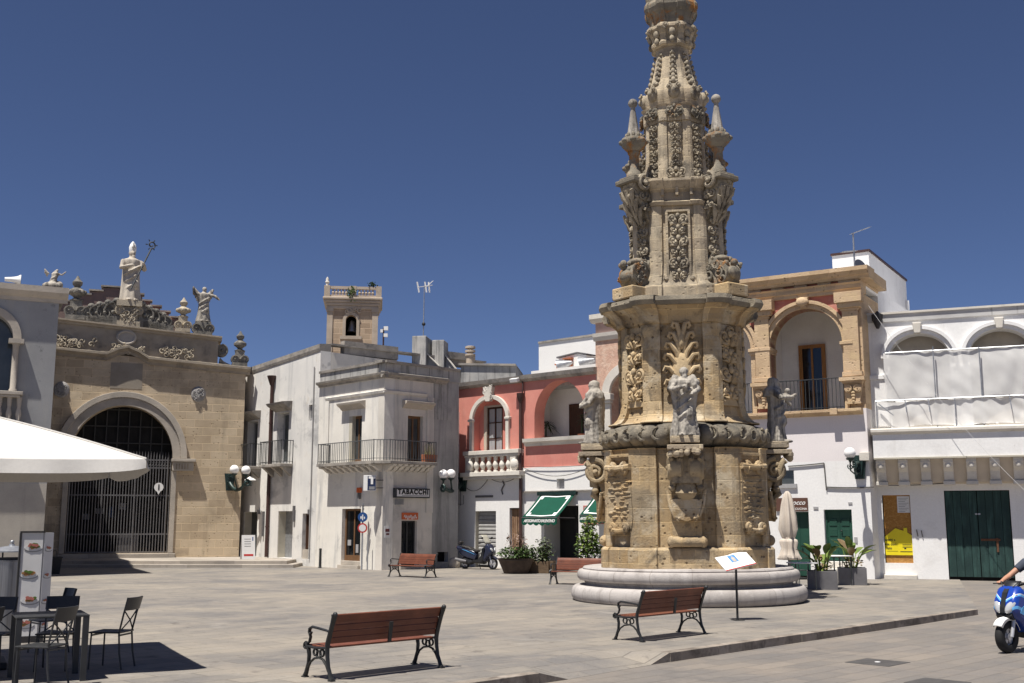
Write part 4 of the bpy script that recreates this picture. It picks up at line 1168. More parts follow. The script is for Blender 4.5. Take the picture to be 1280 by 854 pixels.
# --- TABACCHI sign
q = F5.rect(493, 535.5, 610.5, 622.5, -.1)
e = empty('shop_sign', F5.world((q[0] + q[1]) / 2, -.1, (q[2] + q[3]) / 2), F5.rot, 'long framed sign reading TABACCHI over the tobacco shop door', 'sign')
sw, sh = (q[1] - q[0]) / 2, (q[3] - q[2]) / 2
MB().box(-sw, sw, -.1, .1, -sh, sh).build('sign_case', M['dark_iron'], e, bevel=.01)
MB().box(-sw + .05, sw - .05, -.108, -.1005, -sh + .05, sh - .05).build('sign_face', M['paper'], e)
lettering('lettering', 'TABACCHI', .265, M['ink'], e, Matrix.Translation((0, -.113, .04)) @ UPRIGHT, spacing=1.25, bold=.016)
k = MB().box(-sw + .3, sw - .12, -.111, -.1085, -sh + .075, -sh + .10); k.build('small_print', M['ink_grey'], e)
# --- projecting T sign
ut = F4.u(463, 604)
p = F4.world(F4.u(463, 604, -.42), -.42, F4.v(463, 604, -.42))
e = empty('tobacco_sign', p, 0, 'white projecting box sign with a white T on blue above the signpost', 'sign')
w_ = .24; h_ = .30
k = MB().box(-.26, .22, -.10, .10, -h_, h_); k.build('sign_case', M['white_paint'], e, bevel=.01)
MB().box(-.10, .21, -.108, -.1005, -h_ + .02, h_ - .03).build('blue_face', M['navy'], e)
lettering('letter', 'T', .36, M['white_paint'], e, Matrix.Translation((.07, -.113, .09)) @ UPRIGHT, bold=.028)
k = MB().box(-.04, .18, -.112, -.1085, -.25, -.13); k.build('small_print', M['ink_grey'], e)
k = MB().box(.221, .5, -.012, .012, .1, .13).box(.221, .5, -.012, .012, -.2, -.17); k.build('wall_bracket', M['dark_iron'], e); e.rotation_euler.z = R(2)
# --- orange alarm lamp
p = F4.world(F4.u(451, 616), -.08, F4.v(451, 616))
e = empty('alarm_siren', p, F4.rot, 'small orange alarm box on the corner house beside the projecting sign', 'alarm')
MB().box(-.09, .09, -.08, .08, 0, .2).build('case', M['orange_sign'], e, bevel=.02)
MB().box(-.05, .05, -.05, .05, -.25, -.002).build('mount', M['grey_iron'], e)
# --- signpost
p = at(452.3, 700, 43.75); p.z = 0
e = empty('traffic_sign', p, R(5), 'thin signpost carrying a blue round sign above a red ringed round sign', 'sign')
MB().tube([(0, 0, 0), (0, 0, 2.55)], .035, 8).build('pole', M['galv'], e)
for z, m1, m2 in ((2.02, 'blue', 'blue'), (1.60, 'red', 'paper')):
    k = MB().tube([(0, -.045, z), (0, -.06, z)], [.19, .19], 20); pl = k.build('disc', M[m1], e)
    if m1 == 'red': MB().tube([(0, -.062, z), (0, -.064, z)], [.135, .135], 20).build('disc_centre', M['paper'], pl)
    else:
        k = MB().box(-.02, .02, -.066, -.061, z - .12, z + .1).ball((-.06, -.062, z - .02), (.03, .004, .06), 8, 5); k.ball((.07, -.062, z - .03), (.025, .004, .05), 8, 5); k.build('figure_mark', M['paper'], pl)
k = MB()
for z in (2.42, 2.3): k.box(-.03, .05, -.06, .02, z, z + .06)
k.build('clamp', M['grey_iron'], e)
p = at(459.3, 700, 43.55); p.z = 0
o = MB().tube([(0, 0, 0), (0, 0, 1.35)], .028, 8).build('metal_post', M['galv'], loc=p); tag(o, 'thin bare metal post just right of the round signs', 'post')
for (x, y, h, r_, lab) in ((400, 710, .78, .055, 'stout black bollard against the corner house left of its shop door'), (405.3, 709, .2, .045, 'short black stub of a bollard beside the taller black bollard')):
    p = gnd(x, y)
    o = MB().lathe([(r_ * 1.2, 0), (r_ * 1.2, .05), (r_, .06), (r_ * .9, h * .9), (r_ * 1.15, h * .92), (r_ * .8, h)], n=12).build('bollard', M['iron'], loc=p, smooth=40)
    tag(o, lab, 'bollard')
# poster
p = F5.world(F5.u(484, 665), -.006, F5.v(484, 665))
e = empty('poster', p, F5.rot, 'small white poster with red blocks on the wall left of the tobacco shop door', 'poster')
MB().box(-.14, .14, -.006, .004, -.22, .22).build('sheet', M['paper'], e)
MB().box(-.1, .1, -.009, -.0065, .0, .12).box(-.06, .09, -.009, -.0065, -.12, -.05).build('printed_block', plain('dark_red_ink', (.13, .03, .035), .6), e)
# boundary stone at the wall foot
p = at(568, 700, 45.45); p.z = 0; k = MB().ball((0, 0, .16), (.24, .2, .27), 12, 8)
o = k.build('boundary_stone', M['pale_stone'], loc=p, smooth=180); tag(o, 'rounded pale guard stone at the wall foot behind the parked scooter', 'stone')

# ================================================================== roof structures behind
def world_box(root, mat, name, pts_top, zb, th, Y0):
    pass
p0 = at(515, 458, 50.0)
e = empty('roof_stair_head', (p0.x, 50.0, 0), R(-8), 'weathered roof parapets with sloping white copings above the corner house', 'roof structure')
e_inv = lambda px, py: (at(px, py, 50.0).x - p0.x, at(px, py, 50.0).z)
for x0, x1, x2, y0, sl in ((514.5, 533, 537, 420, ((532, 442), (548, 458))), (536.5, 552.5, 557, 423, ((553, 443), (566, 460)))):
    a = e_inv(x0, 462); b = e_inv(x1, y0)
    MB().box(a[0], b[0], 0 if x0 < 520 else .6, 1.6, a[1] - 2, b[1]).build('parapet_wall', M['stained_parapet'], e, bevel=.03)
    q, q2 = e_inv(*sl[0]), e_inv(*sl[1])
    MB().prism([(q[0], q[1]), (q2[0], q2[1]), (q2[0], q2[1] - .6), (q[0], q[1] - 1.1)], .35 if x0 < 520 else .9, .75 if x0 < 520 else 1.3).build('stair_cheek', M['grey_wall'], e)
    k = MB(); k.prism([(q[0], q[1] + .06), (q2[0], q2[1] + .06), (q2[0], q2[1] + .005), (q[0], q[1] + .005)], .2 if x0 < 520 else .8, .85 if x0 < 520 else 1.4); k.build('coping', M['white_stone'], e)
k = MB(); a = e_inv(538, 430); b = e_inv(552, 458)
for i in range(4): k.box(a[0], b[0], 1.65 - .25 * i, 1.9 - .25 * i, b[1] - 1.5, a[1] - .4 - .32 * i)
k.build('steps', M['roof_edge'], e)
# aerial with several heads
p = at(529, 425, 50.6)
e = empty('tv_aerial', (p.x, p.y, p.z - .3), R(20), 'tall thin television aerial with white panels above the corner house roof', 'aerial')
zt_ = at(530, 357, 50.6).z - p.z + .3
MB().tube([(0, 0, 0), (.02, 0, zt_)], [.03, .022], 6).build('mast', M['galv'], e)
k = MB()
for x, z, a in ((-.25, zt_ - .05, .2), (.12, zt_ - .02, .1), (.3, zt_ - .02, -.2)):
    k.bar((x - .08, 0, z + .2), (x + .1 * a, 0, z - .3), .07, .02); 
k.bar((-.28, 0, zt_ - .1), (.42, 0, zt_ + .05), .03, .03)
for i in range(6): k.bar((.15 + .05 * i, -.18, zt_ - .03 + .05 * i), (.15 + .05 * i, .18, zt_ - .03 + .05 * i), .02, .02)
k.build('panels', M['white_paint'], e)
MB().ball((0, -.05, zt_ * .36), .09, 8, 6).build('amplifier', M['ink'], e)
# chimney and dark roof wall
pw = at(576, 468, 50.0)
e = empty('roof_wall', (pw.x, 50.0, 0), R(-6), 'dark stained low roof wall behind the pink house', 'wall')
w_ = at(645, 468, 50.0).x - pw.x
zt_ = at(578, 457, 50).z; zt2_ = at(640, 467, 50).z
MB().prism([(0, zt_ - 3), (w_, zt_ - 3), (w_, zt2_ + .3), (0, zt_)], 0, 3.5).build('wall', M['stained_parapet'], e)
MB().prism([(-.1, zt_ + .004), (w_, zt2_ + .304), (w_, zt2_ + .4), (-.1, zt_ + .1)], -.1, 3.6).build('coping', M['roof_edge'], e)
p = at(587.7, 462, 50.8); zt_ = at(588, 433, 50.8).z - p.z
e = empty('chimney', p, 0, 'slim round chimney with a slotted cap on the roof behind the pink house', 'chimney')
MB().lathe([(.19, 0), (.19, zt_ * .55), (.2, zt_ * .56)], n=14).build('shaft', M['tower_stone'], e, smooth=40)
k = MB()
for i in range(3): k.lathe([(.24, 0), (.24, .09)], (0, 0, zt_ * (.58 + .16 * i)), 14)
k.lathe([(.13, zt_ * .5), (.13, zt_ * .9)], n=10); k.lathe([(.24, zt_ * .95), (.2, zt_)], n=14)
k.build('cap', M['tower_stone'], e)

# ================================================================== bell tower
YT = 80.0
a = at(408.5, 440, YT); b = at(469.5, 440, YT)
ang = R(7)
F6 = Fac((a.x, YT), (b.x, YT + (b.x - a.x) * math.tan(ang)))
r = F6.root('bell_tower')
tag(r, 'square brick bell tower with a balustrade and one bell behind the rooftops', 'tower')
L = F6.L; D = L * 1.02
vtop = F6.v(440, 382.5); vcap = F6.v(440, 385)
bo_ = F6.rect(432, 445.5, 394, 420)
hole = arch_poly(bo_[0], bo_[1], bo_[2], bo_[3] - (bo_[1] - bo_[0]) / 2, bo_[3])
wall(r, M['tower_brick'], rect_poly(0, L, 0, vtop), [hole], 0, .6)
k = MB(); hs = [D * .42, D * .58]
k.prism([(.602, 0), (D, 0), (D, vtop), (.602, vtop)], L - .5, L, [arch_poly(hs[0], hs[1], bo_[2], bo_[3] - .5, bo_[3])], axis='x')
k.box(0, .5, .602, D, 0, vtop); k.box(.5, L - .5, D - .5, D, 0, vtop); k.box(.5, L - .5, .602, D - .5, bo_[2] - 1.2, bo_[2] - .8)
k.build('side_wall', M['tower_brick'], r)
k = MB()
for (u0, u1, w0, w1) in ((-.06, .36, -.07, .3), (L - .36, L + .07, -.07, .3)):
    k.box(u0, u1, w0, w1, 0, vcap - .32); k.box(u0 - .05, u1 + .05, w0 - .06, w1, vcap - .315, vcap)
k.box(L - .1, L + .065, D - .6, D + .05, 0, vcap - .32)
k.build('pilaster', M['tower_stone'], r)
k = MB()
for i, (o, z0, z1) in enumerate(((.10, vtop - .25, vtop), (.18, vtop + .002, vtop + .22), (.27, vtop + .222, vtop + .42), (.38, vtop + .422, vtop + .62))):
    k.box(-o, L + o, -o, D + o, z0, z1)
k.build('cornice', M['tower_stone'], r, bevel=.05)
zb_ = vtop + .62; zt_ = F6.v(440, 359)
k = MB()
hb = zt_ - zb_
for (u0, u1, w0, w1) in ((-.3, .12, -.3, .12), (L - .12, L + .3, -.3, .12), (L - .12, L + .3, D - .12, D + .3), (-.3, .12, D - .12, D + .3), (L / 2 - .25, L / 2 + .25, -.28, .0)):
    k.box(u0, u1, w0, w1, zb_ + .001, zt_ + .04)
k.box(.12, L - .12, -.26, -.02, zt_ - .2, zt_); k.box(.12, L - .12, -.24, -.04, zb_ + .002, zb_ + .15)
k.box(L + .02, L + .26, .12, D - .12, zt_ - .2, zt_); k.box(L + .04, L + .24, .12, D - .12, zb_ + .002, zb_ + .15)
for i in range(13):
    u = .35 + (L - .7) * i / 12
    if abs(u - L / 2) < .35: continue
    k.lathe([(.07, zb_ + .14), (.12, zb_ + .14 + (hb - .34) * .4), (.06, zb_ + (hb) * .6), (.08, zt_ - .19)], (u, -.14, 0), 8)
for i in range(11):
    k.lathe([(.07, zb_ + .14), (.12, zb_ + .14 + (hb - .34) * .4), (.06, zb_ + (hb) * .6), (.08, zt_ - .19)], (L + .14, .35 + (D - .7) * i / 10, 0), 8)
k.build('balustrade', M['tower_stone'], r)
for (u, w) in ((-.09, -.09), (L + .09, D + .09)):
    k = MB(); k.lathe([(.15, 0), (.08, .1), (.17, .27), (.1, .4), (.12, .5), (.03, .66)], (u, w, zt_ + .04), 10)
    k.build('finial', M['white_stone'], r, smooth=50)
c = (bo_[0] + bo_[1]) / 2
MB().lathe([(.36, 0), (.33, .1), (.24, .4), (.2, .7), (.1, .85), (.03, .88)], (c + .05, .9, bo_[2] + .45), 14).build('bell', M['galv'], r, smooth=50)
MB().box(bo_[0] - .5, bo_[1] + .5, 1.8, 2.0, bo_[2] - .7, bo_[3] + .4).build('inner_shade', M['room_dark'], r)
k = arch_band(bo_[0], bo_[1], bo_[3] - (bo_[1] - bo_[0]) / 2, bo_[3], .22, -.06, .02, bo_[2])
k.box(bo_[0] - .4, bo_[1] + .4, -.1, .02, bo_[2] - .25, bo_[2] - .002)
k.build('bell_frame', M['tower_stone'], r)
k = MB(); leaf_scrolls(k, c - .75, c + .75, bo_[3] + .2, bo_[3] + .75, .0, rnd, 14, .2, .15); k.build('carved_crest', M['tower_stone'], r, smooth=50)
MB().box(c - .85, c + .75, -.02, .01, bo_[3] + .85, bo_[3] + 1.25).build('white_patch', M['white_stone'], r)
p = F6.world(c + 1.5, -.1, zt_ + .0)
k = MB()
for i in range(60): 
    k.ball((rnd.gauss(0, .14), rnd.gauss(0, .1), .2 + rnd.gauss(0, .1)), rnd.uniform(.03, .07), 5, 4)
o = k.build('wall_plant', plain('dark_leaf', (.02, .04, .015), .9), loc=p); tag(o, 'dark tuft of plant on top of the bell tower balustrade', 'plant')
p = F6.world(L / 2 - .1, -.35, zb_ + .1)
k = MB()
for i in range(60): k.ball((rnd.gauss(0, .16), rnd.gauss(0, .06), .2 + rnd.gauss(0, .22)), rnd.uniform(.03, .07), 5, 4)
o = k.build('wall_plant', plain('weed_leaf', (.07, .10, .03), .9), loc=p); tag(o, 'green weed growing from the middle of the bell tower balustrade', 'plant')
p = at(479, 438, 72)
e = empty('antenna_mast', p, 0, 'short dark antenna mast with white boxes right of the bell tower', 'aerial')
MB().tube([(0, 0, -1), (0, 0, at(479, 410, 72).z - p.z)], .06, 6).build('mast', M['brown_pipe'], e)
hh = at(479, 412, 72).z - p.z
MB().box(.02, .3, -.1, .1, hh - .05, hh + .2).box(.02, .28, -.1, .1, hh - .5, hh - .28).box(-.2, -.03, -.1, .1, hh - .2, hh).build('antenna_box', M['white_paint'], e)
# ================================================================== pink house
PA, PB = Vector(xy(572.5, 47.3, 650)), Vector(xy(747, 42.4, 650))
F7 = Fac(PA, PB)
r = F7.root('pink_house')
tag(r, 'pink house with an arched loggia, white balustraded window and whitewashed ground floor', 'building')
L = F7.L
def q7(x0, x1, y0, y1, w=0): return F7.rect(x0, x1, y0, y1, w)
um = F7.u(654, 560)
tl, tr_ = F7.v(612, 478), F7.v(702, 466)         # underside of the roof edge, left and right
vl = F7.v(615, 592); vr = F7.v(700, 583)
# left half
no = q7(594, 633, 500, 565)
nu0, nu1 = F7.u(592.5, 540), F7.u(634, 540)
vsl, vtl = F7.v(613, 523), F7.v(613, 499)
vnb = F7.v(613, 567)
niche = arch_poly(nu0, nu1, vnb, vsl, vtl)
sh = q7(594.5, 620.5, 639, 706); wd = q7(637.5, 652, 635, 688)
wall(r, M['pink'], rect_poly(0, um, vl, tl), [niche], 0, .35)
wall(r, M['white_wall'], rect_poly(0, um, -.02, vl), [op(sh, .0), op(wd)], -.03, .4, name='ground_floor_wall')
# niche back wall with the window opening
wq = q7(606.5, 628.5, 509, 566, .35)
wall(r, M['pink'], rect_poly(nu0 - .1, nu1 + .1, vnb - .1, vtl + .1), [op(wq, vnb)], .352, .6, name='niche_wall')
d_ = leaf_door(r, 'window', M['dark_wood'], wq[0] + .1, wq[1] - .02, vnb, wq[3], .42, M['dark_wood'], glass=M['curtain_glass'], fw=.07)
k = MB()
for i in (1, 2): 
    z = vnb + (wq[3] - vnb) * i / 3; k.box(wq[0] + .17, wq[1] - .09, .40, .428, z - .02, z + .02)
k.build('glazing_bar', M['dark_wood'], d_)
MB().box(wq[0] - .06, wq[0] + .1, .33, .5, vnb, wq[3] + .08).box(wq[0] + .1, wq[1] + .06, .33, .5, wq[3], wq[3] + .08).build('window_surround', M['beige_frame'], r)
arch_band(nu0, nu1, vsl, vtl, .17, -.12, .02, vnb).build('window_arch', M['white_stone'], r, bevel=.03)
k = MB(); c = (nu0 + nu1) / 2
leaf_scrolls(k, c - .2, c + .2, vtl + .02, vtl + .5, -.1, rnd, 10, .12, .14); k.prism([(c - .12, vtl - .1), (c + .12, vtl - .1), (c + .26, vtl + .5), (c - .26, vtl + .5)], -.2, .0)
k.build('keystone', M['white_stone'], r, smooth=50)
for u in (nu0 - .1, nu1 + .1):
    MB().box(u - .14, u + .14, -.16, .01, vsl - .1, vsl).build('impost', M['white_stone'], r, bevel=.02)
# balustrade
bq = q7(581.5, 651, 563, 590, -.2)
k = MB(); k.box(bq[0], bq[1], -.36, -.001, bq[3] - .17, bq[3] - .0); k.box(bq[0] + .05, bq[1] - .05, -.32, -.001, bq[3] - .26, bq[3] - .175); k.build('balustrade_rail', M['white_stone'], r, bevel=.015)
k = MB(); k.box(bq[0] - .1, bq[1] + .1, -.42, -.001, bq[2] - .18, bq[2] + .0); k.box(bq[0], bq[1], -.34, -.001, bq[2] - .3, bq[2] - .185); k.build('balustrade_base', M['white_stone'], r, bevel=.015)
n = 8
for i in range(n):
    u = bq[0] + .3 + (bq[1] - bq[0] - .6) * i / (n - 1); h = bq[3] - .26 - bq[2]
    k = MB()
    if i in (0, n - 1): k.box(u - .2, u + .1, -.30, -.08, bq[2], bq[2] + h); k.ball((u, -.24, bq[2] + h * .45), (.2, .14, .25), 10, 8)
    else: k.lathe([(.10, 0), (.10, h * .1), (.055, h * .14), (.075, h * .22), (.135, h * .42), (.125, h * .52), (.06, h * .74), (.09, h * .82), (.095, h)], (u, -.19, bq[2]), 12)
    k.build('baluster', M['white_stone'], r, smooth=45)
# left edge strip
MB().box(-.06, .04, -.05, .3, vl, F7.v(575, 515)).build('corner_strip', M['white_wall'], r)
# roller shutter
k = MB(); ns = 14; z0, z1 = .05, sh[3] - .02
for i in range(ns):
    a = z0 + (z1 - z0) * i / ns; b = z0 + (z1 - z0) * (i + 1) / ns
    k.prism([(.2, a), (.165, a + .03), (.165, b - .06), (.2, b - .005)], sh[0] + .02, sh[1] - .01, axis='x')
k.build('roller_shutter', M['shutter'], r)
MB().box(sh[0] - .05, sh[1] + .05, .24, .3, 0, sh[3] + .1).build('shutter_back', M['room_dark'], r)
MB().box(sh[0] + .005, sh[0] + .02, .0, .16, .01, sh[3]).build('shutter_guide', M['beige_frame'], r)
# boarded door
k = MB(); n = 6
for i in range(n):
    a = wd[0] + .02 + (wd[1] - wd[0] - .04) * i / n; b = wd[0] + .02 + (wd[1] - wd[0] - .04) * (i + 1) / n
    k.box(a + .006, b - .006, .10 + .008 * (i % 2), .16, wd[2], wd[3] - .05)
k.build('plank_door', M['old_boards'], r)
MB().box(wd[0], wd[1], .02, .2, wd[3] - .05, wd[3] - .002).box(wd[0], wd[1], .2, .3, wd[2], wd[3]).build('door_head', M['dark_wood'], r)
MB().box(wd[0] + .02, wd[1] - .0, -.12, .35, .25, wd[2] - .003).build('door_sill', M['white_wall'], r)
k = MB(); u, v = F7.uv(606, 620.5); k.box(u - .5, u + .5, -.05, -.031, v - .05, v + .04); k.build('letter_slot', M['grey_iron'], r)
u, v = F7.uv(629.5, 609); MB().tube([(u, -.06, v + .25), (u + .1, -.08, v + .1), (u - .05, -.08, v - .12), (u, -.05, v - .3)], .03, 5).build('cable_hook', M['grey_iron'], r)
# right half
lo = q7(672, 731, 475, 549)
lu0, lu1 = F7.u(668, 520), F7.u(731, 520)
vs7, vt7 = F7.v(702, 518), F7.v(702, 475); vb7 = F7.v(702, 549)
gd = q7(680, 723, 632, 707); sw_ = q7(697, 706.5, 598.5, 611)
wall(r, M['pink'], rect_poly(um + .002, L, vr, tr_), [arch_poly(lu0, lu1, vb7, vs7, vt7, 26)], -.0, .62)
vl2 = F7.v(700, 613)
wall(r, M['white_wall'], rect_poly(um + .002, L, vl2, vr), [op(sw_)], -.05, .5, name='wall')
wall(r, M['white_wall'], rect_poly(um + .002, L, -.02, vl2 - .002), [op(gd, .0)], .02, .4, name='ground_floor_wall')
MB().box(um + .01, L, -.12, .03, vl2 - .05, vl2 - .004).build('ledge', M['roof_edge'], r)
MB().box(sw_[0], sw_[1], .12, .14, sw_[2], sw_[3]).build('small_window', M['grey_paper'], r)
# loggia room
k = MB(); b0, b1 = lu0 - .6, lu1 + .5
k.box(b0, b1, 1.7, 1.8, vb7 - .05, vt7 + .6); k.box(b0 - .1, b0, .622, 1.8, vb7 - .05, vt7 + .6); k.box(b1, b1 + .1, .622, 1.8, vb7 - .05, vt7 + .6)
k.box(b0, b1, .622, 1.7, vt7 + .4, vt7 + .6); k.box(b0, b1, .622, 1.7, vb7 - .25, vb7 - .05)
k.build('loggia_room', M['inner_white'], r)
dq = q7(712, 729.5, 505, 546, 1.68)
MB().box(dq[0], dq[1], 1.64, 1.698, vb7 - .05, dq[3]).build('loggia_door', M['dark_wood'], r)
k = MB(); sq = q7(657, 740, 545.5, 556)
moulding(k, (sq[0], sq[2] + .0), (sq[1] + .05, sq[2]), [(.6, 0), (-.06, 0), (-.1, .1), (-.2, .16), (-.22, .3), (.6, .32)])
k.build('loggia_sill', M['white_stone'], r)
# roof edge
for a, b, za, zb2 in ((-.15, um - .01, F7.v(572, 485), F7.v(652, 474)), (um + .0, L + .05, F7.v(655, 474), F7.v(745, 464))):
    zm = (za + zb2) / 2
    k = MB(); moulding(k, (a, zm - .12), (b, zm - .12), [(0.4, 0), (-.06, 0), (-.18, .1), (-.22, .26), (.6, .34), (.6, .0)])
    k.build('roof_edge', M['roof_edge'], r)
MB().box(0, L, .622, 9, tl - .35, tl - .05).box(0, L, 3.2, 9, -.02, tl - .36).build('wall_body', M['grey_wall'], r)
# downpipe
up = um - .02
k = MB().tube([(up, -.14, .0), (up, -.14, F7.v(654, 497))], .07, 8); k.tube([(up, -.14, F7.v(654, 503)), (up, -.14, F7.v(654, 496)), (up, -.14, F7.v(654, 492))], [.08, .16, .17], 8)
k.tube([(up + .05, -.1, F7.v(654, 495)), (up + .1, -.1, F7.v(654, 482)), (up, -.05, F7.v(654, 474))], .035, 6)
k.build('downpipe', M['brown_pipe'], r, smooth=50)
# glass shop door under the awning
ud = F7.u(693.5, 670, .5)
MB().box(gd[0] - .02, gd[1] + .1, 1.0, 1.04, 0, gd[3] + .1).build('door_pane', M['dark_glass'], r)
k = MB()
for u in (gd[0] + .9, gd[0] + 1.55): k.box(u - .04, u + .04, .95, .999, 0, gd[3])
k.box(gd[0], gd[1], .95, .999, 1.95, 2.03); k.build('door_frame', M['iron'], r)
MB().box(gd[0] - .12, gd[0] - .002, .402, 1.0, 0, gd[3] + .1).box(gd[1] + .002, gd[1] + .12, .402, 1.0, 0, gd[3] + .1).box(gd[0], gd[1], .402, 1.0, gd[3] + .002, gd[3] + .2).build('door_reveal', M['white_wall'], r)
MB().box(gd[0] + 1.0, gd[0] + 1.3, .96, .994, 1.1, 1.6).build('notice', M['paper'], r)
MB().box(gd[0] + 1.15, gd[0] + 1.5, .96, .992, .55, .75).build('notice', M['grey_paper'], r)
q = q7(729, 740, 632, 655); 
fr = MB().box(q[0], q[1] + .6, .0, .019, q[2], q[3]).build('window', M['red_panel'], r)
MB().box(q[0] + .06, q[1] + .54, -.006, -.001, q[2] + .06, q[3] - .06).build('pane', M['curtain_glass'], fr)
# cables along the pink house
k = MB()
def sag(k, F_, a, b, drop, w=-.12, r_=.014, n=14):
    pa, pb = F_.uv(*a, w), F_.uv(*b, w)
    k.tube([(pa[0] + (pb[0] - pa[0]) * i / n, w, pa[1] + (pb[1] - pa[1]) * i / n - drop * 4 * (i / n) * (1 - i / n)) for i in range(n + 1)], r_, 4)
sag(k, F7, (583, 610), (611, 597), .3); sag(k, F7, (611, 597), (650, 593), .25); sag(k, F7, (655, 585), (738, 583), .35); sag(k, F7, (655, 583), (738, 581), .05)
o = k.build('overhead_cable', M['cable'], None); o.location = r.location; o.rotation_euler = r.rotation_euler
tag(o, 'dark sagging cables strung along the pink house below the balustrade', 'cable')
p = F7.world(F7.u(644, 476, -.3), -.3, F7.v(644, 477, -.3))
e = empty('floodlight', p, F7.rot, 'small white floodlight under the roof edge of the pink house', 'lamp')
MB().box(-.2, .2, -.12, .06, -.02, .14).xf(Matrix.Rotation(.3, 4, 'X')).build('housing', M['white_paint'], e, bevel=.02)
MB().bar((0, .03, 0), (0, .3, .1), .04, .04).build('arm', M['grey_iron'], e)
p = F7.world(F7.u(735, 576, -.2), -.2, F7.v(735, 576, -.2))
e = empty('security_camera', p, F7.rot, 'small security camera on the pink house beside the obelisk', 'camera')
MB().box(-.22, .08, -.08, .04, .0, .1).build('camera_body', M['grey_paper'], e, bevel=.02); MB().bar((.12, 0, .1), (.12, 0, -.75), .05, .05).bar((.08, 0, .05), (.12, .2, .05), .05, .05).build('bracket', M['grey_iron'], e)
# awnings
def awning(name, F_, x0, x1, ytop, xf0, xf1, yf, label):
    u0, u1 = F_.u(x0, ytop), F_.u(x1, ytop); vt_ = F_.v((x0 + x1) / 2, ytop)
    proj = 1.15
    vf = F_.v((xf0 + xf1) / 2, yf, -proj)
    e = empty(name, F_.world(u0, 0, 0), F_.rot, label, 'awning', 'green shop awnings')
    W_ = u1 - u0
    P = lambda s, t: (s * W_, -.03 - (proj - .03) * t, vt_ + (vf - vt_) * t + .05 * math.sin(PI * t) * .0)
    k = MB(); k.sheet(lambda s, t: (P(s, t)[0], P(s, t)[1], P(s, t)[2] - .03 * math.sin(PI * t) + .012 * math.sin(9 * s)), 16, 8)
    top = k.build('cloth', M['awning'], e, solid=.012, smooth=60)
    nrm = Vector((0, vf - vt_, proj)).normalized()
    nrm = Vector((0, -abs(vt_ - vf), proj)).normalized()
    k = MB()
    def strip(s0, t0, s1, t1, w):
        n = 10
        a = Vector(P(s0, t0)); b = Vector(P(s1, t1)); d = (b - a).normalized(); x = d.cross(nrm) * w
        for i in range(n):
            f0, f1 = i / n, (i + 1) / n
            vs = []
            for f in (f0, f1):
                s = s0 + (s1 - s0) * f; t = t0 + (t1 - t0) * f
                c = Vector((P(s, t)[0], P(s, t)[1], P(s, t)[2] - .03 * math.sin(PI * t) + .012 * math.sin(9 * s))) + nrm * .014
                vs += [c - x, c + x]
            k.add(vs, [(0, 1, 3, 2)])
    for a in ((.09, .08, .91, .08), (.09, .92, .91, .92), (.09, .08, .09, .92), (.91, .08, .91, .92)): strip(*a, .028)
    for s in (.13, .87):
        for t in (.14, .86): strip(s - .05, t, s + .05, t, .09)
    k.build('white_border', M['white_paint'], e)
    k = MB(); n = 48
    vh = .30
    vs = []; fs = []
    for i in range(n + 1):
        s = i / n; x, y, z = P(s, 1)
        z += .012 * math.sin(9 * s)
        vs += [(x, y, z), (x, y - .01, z - vh + .07 * (1 - abs(math.sin(PI * s * 6))))]
    for i in range(n): fs.append((2 * i, 2 * i + 1, 2 * i + 3, 2 * i + 2))
    k.add(vs, fs)
    # triangular cheeks
    va_ = k.build('valance', M['awning'], e, solid=.01)
    lettering('lettering', 'ARTIGIANATO SALENTINO', .15, M['white_paint'], va_, Matrix.Translation((W_ / 2, -proj - .014, vf - .13)) @ UPRIGHT, shear=.3, spacing=.80, bold=.006, depth=.002)
    k = MB(); k.box(-.1, W_ + .1, -.12, -.001, vt_ - .02, vt_ + .14)
    k.build('roller_case', M['lamp_green'], e)
    k = MB()
    for x in (.04, W_ - .04): k.bar((x, -.03, vt_ - .9), (x, -proj, vf + .0), .03, .03)
    k.bar((0, -proj, vf), (W_, -proj, vf), .03, .03); k.build('arm', M['grey_iron'], e)
awning('awning', F7, 676, 719.5, 618.5, 659, 705, 647, 'green fringed awning with white border over the glass shop door of the pink house')
awning('awning', F7, 747.5, 790, 614, 733, 778, 644, 'green awning half hidden behind the left side of the obelisk')
# palm pot and climber in the loggia
def palm(name, p, h, n, label, spread=.5):
    e = empty(name, p, 0, label, 'plant')
    MB().lathe([(.13, 0), (.18, .28), (.19, .3)], n=12).build('pot', M['terracotta'], e)
    k = MB(); rr = random.Random(5)
    k.tube([(0, 0, .28), (0, 0, h * .55)], .035, 6)
    for i in range(n):
        a = rr.uniform(0, 2 * PI); z = h * rr.uniform(.45, .62); up = rr.uniform(-.2, .75); ln = rr.uniform(.35, .62) * spread * 1.8
        pts = [Vector((0, 0, z)) + Vector((math.cos(a) * ln * t, math.sin(a) * ln * t, ln * (up * t - .7 * t * t))) for t in (0, .3, .6, .85, 1)]
        k.tube(pts, [.008, .03, .028, .018, .003], 4, flat=.2)
    k.build('leaves', plain('palm_leaf', (.035, .06, .02), .6, 0, .4, 4), e)
p = F7.world(F7.u(682.5, 548, 1.2), 1.2, vb7 - .05); palm('potted_palm', p, 1.5, 30, 'spiky dark potted palm inside the arched loggia of the pink house', .6)
p = F7.world(F7.u(727.5, 548, 1.0), 1.0, vb7 - .05); palm('potted_climber', p, 1.75, 16, 'thin leafy plant against the right jamb of the pink loggia', .3)
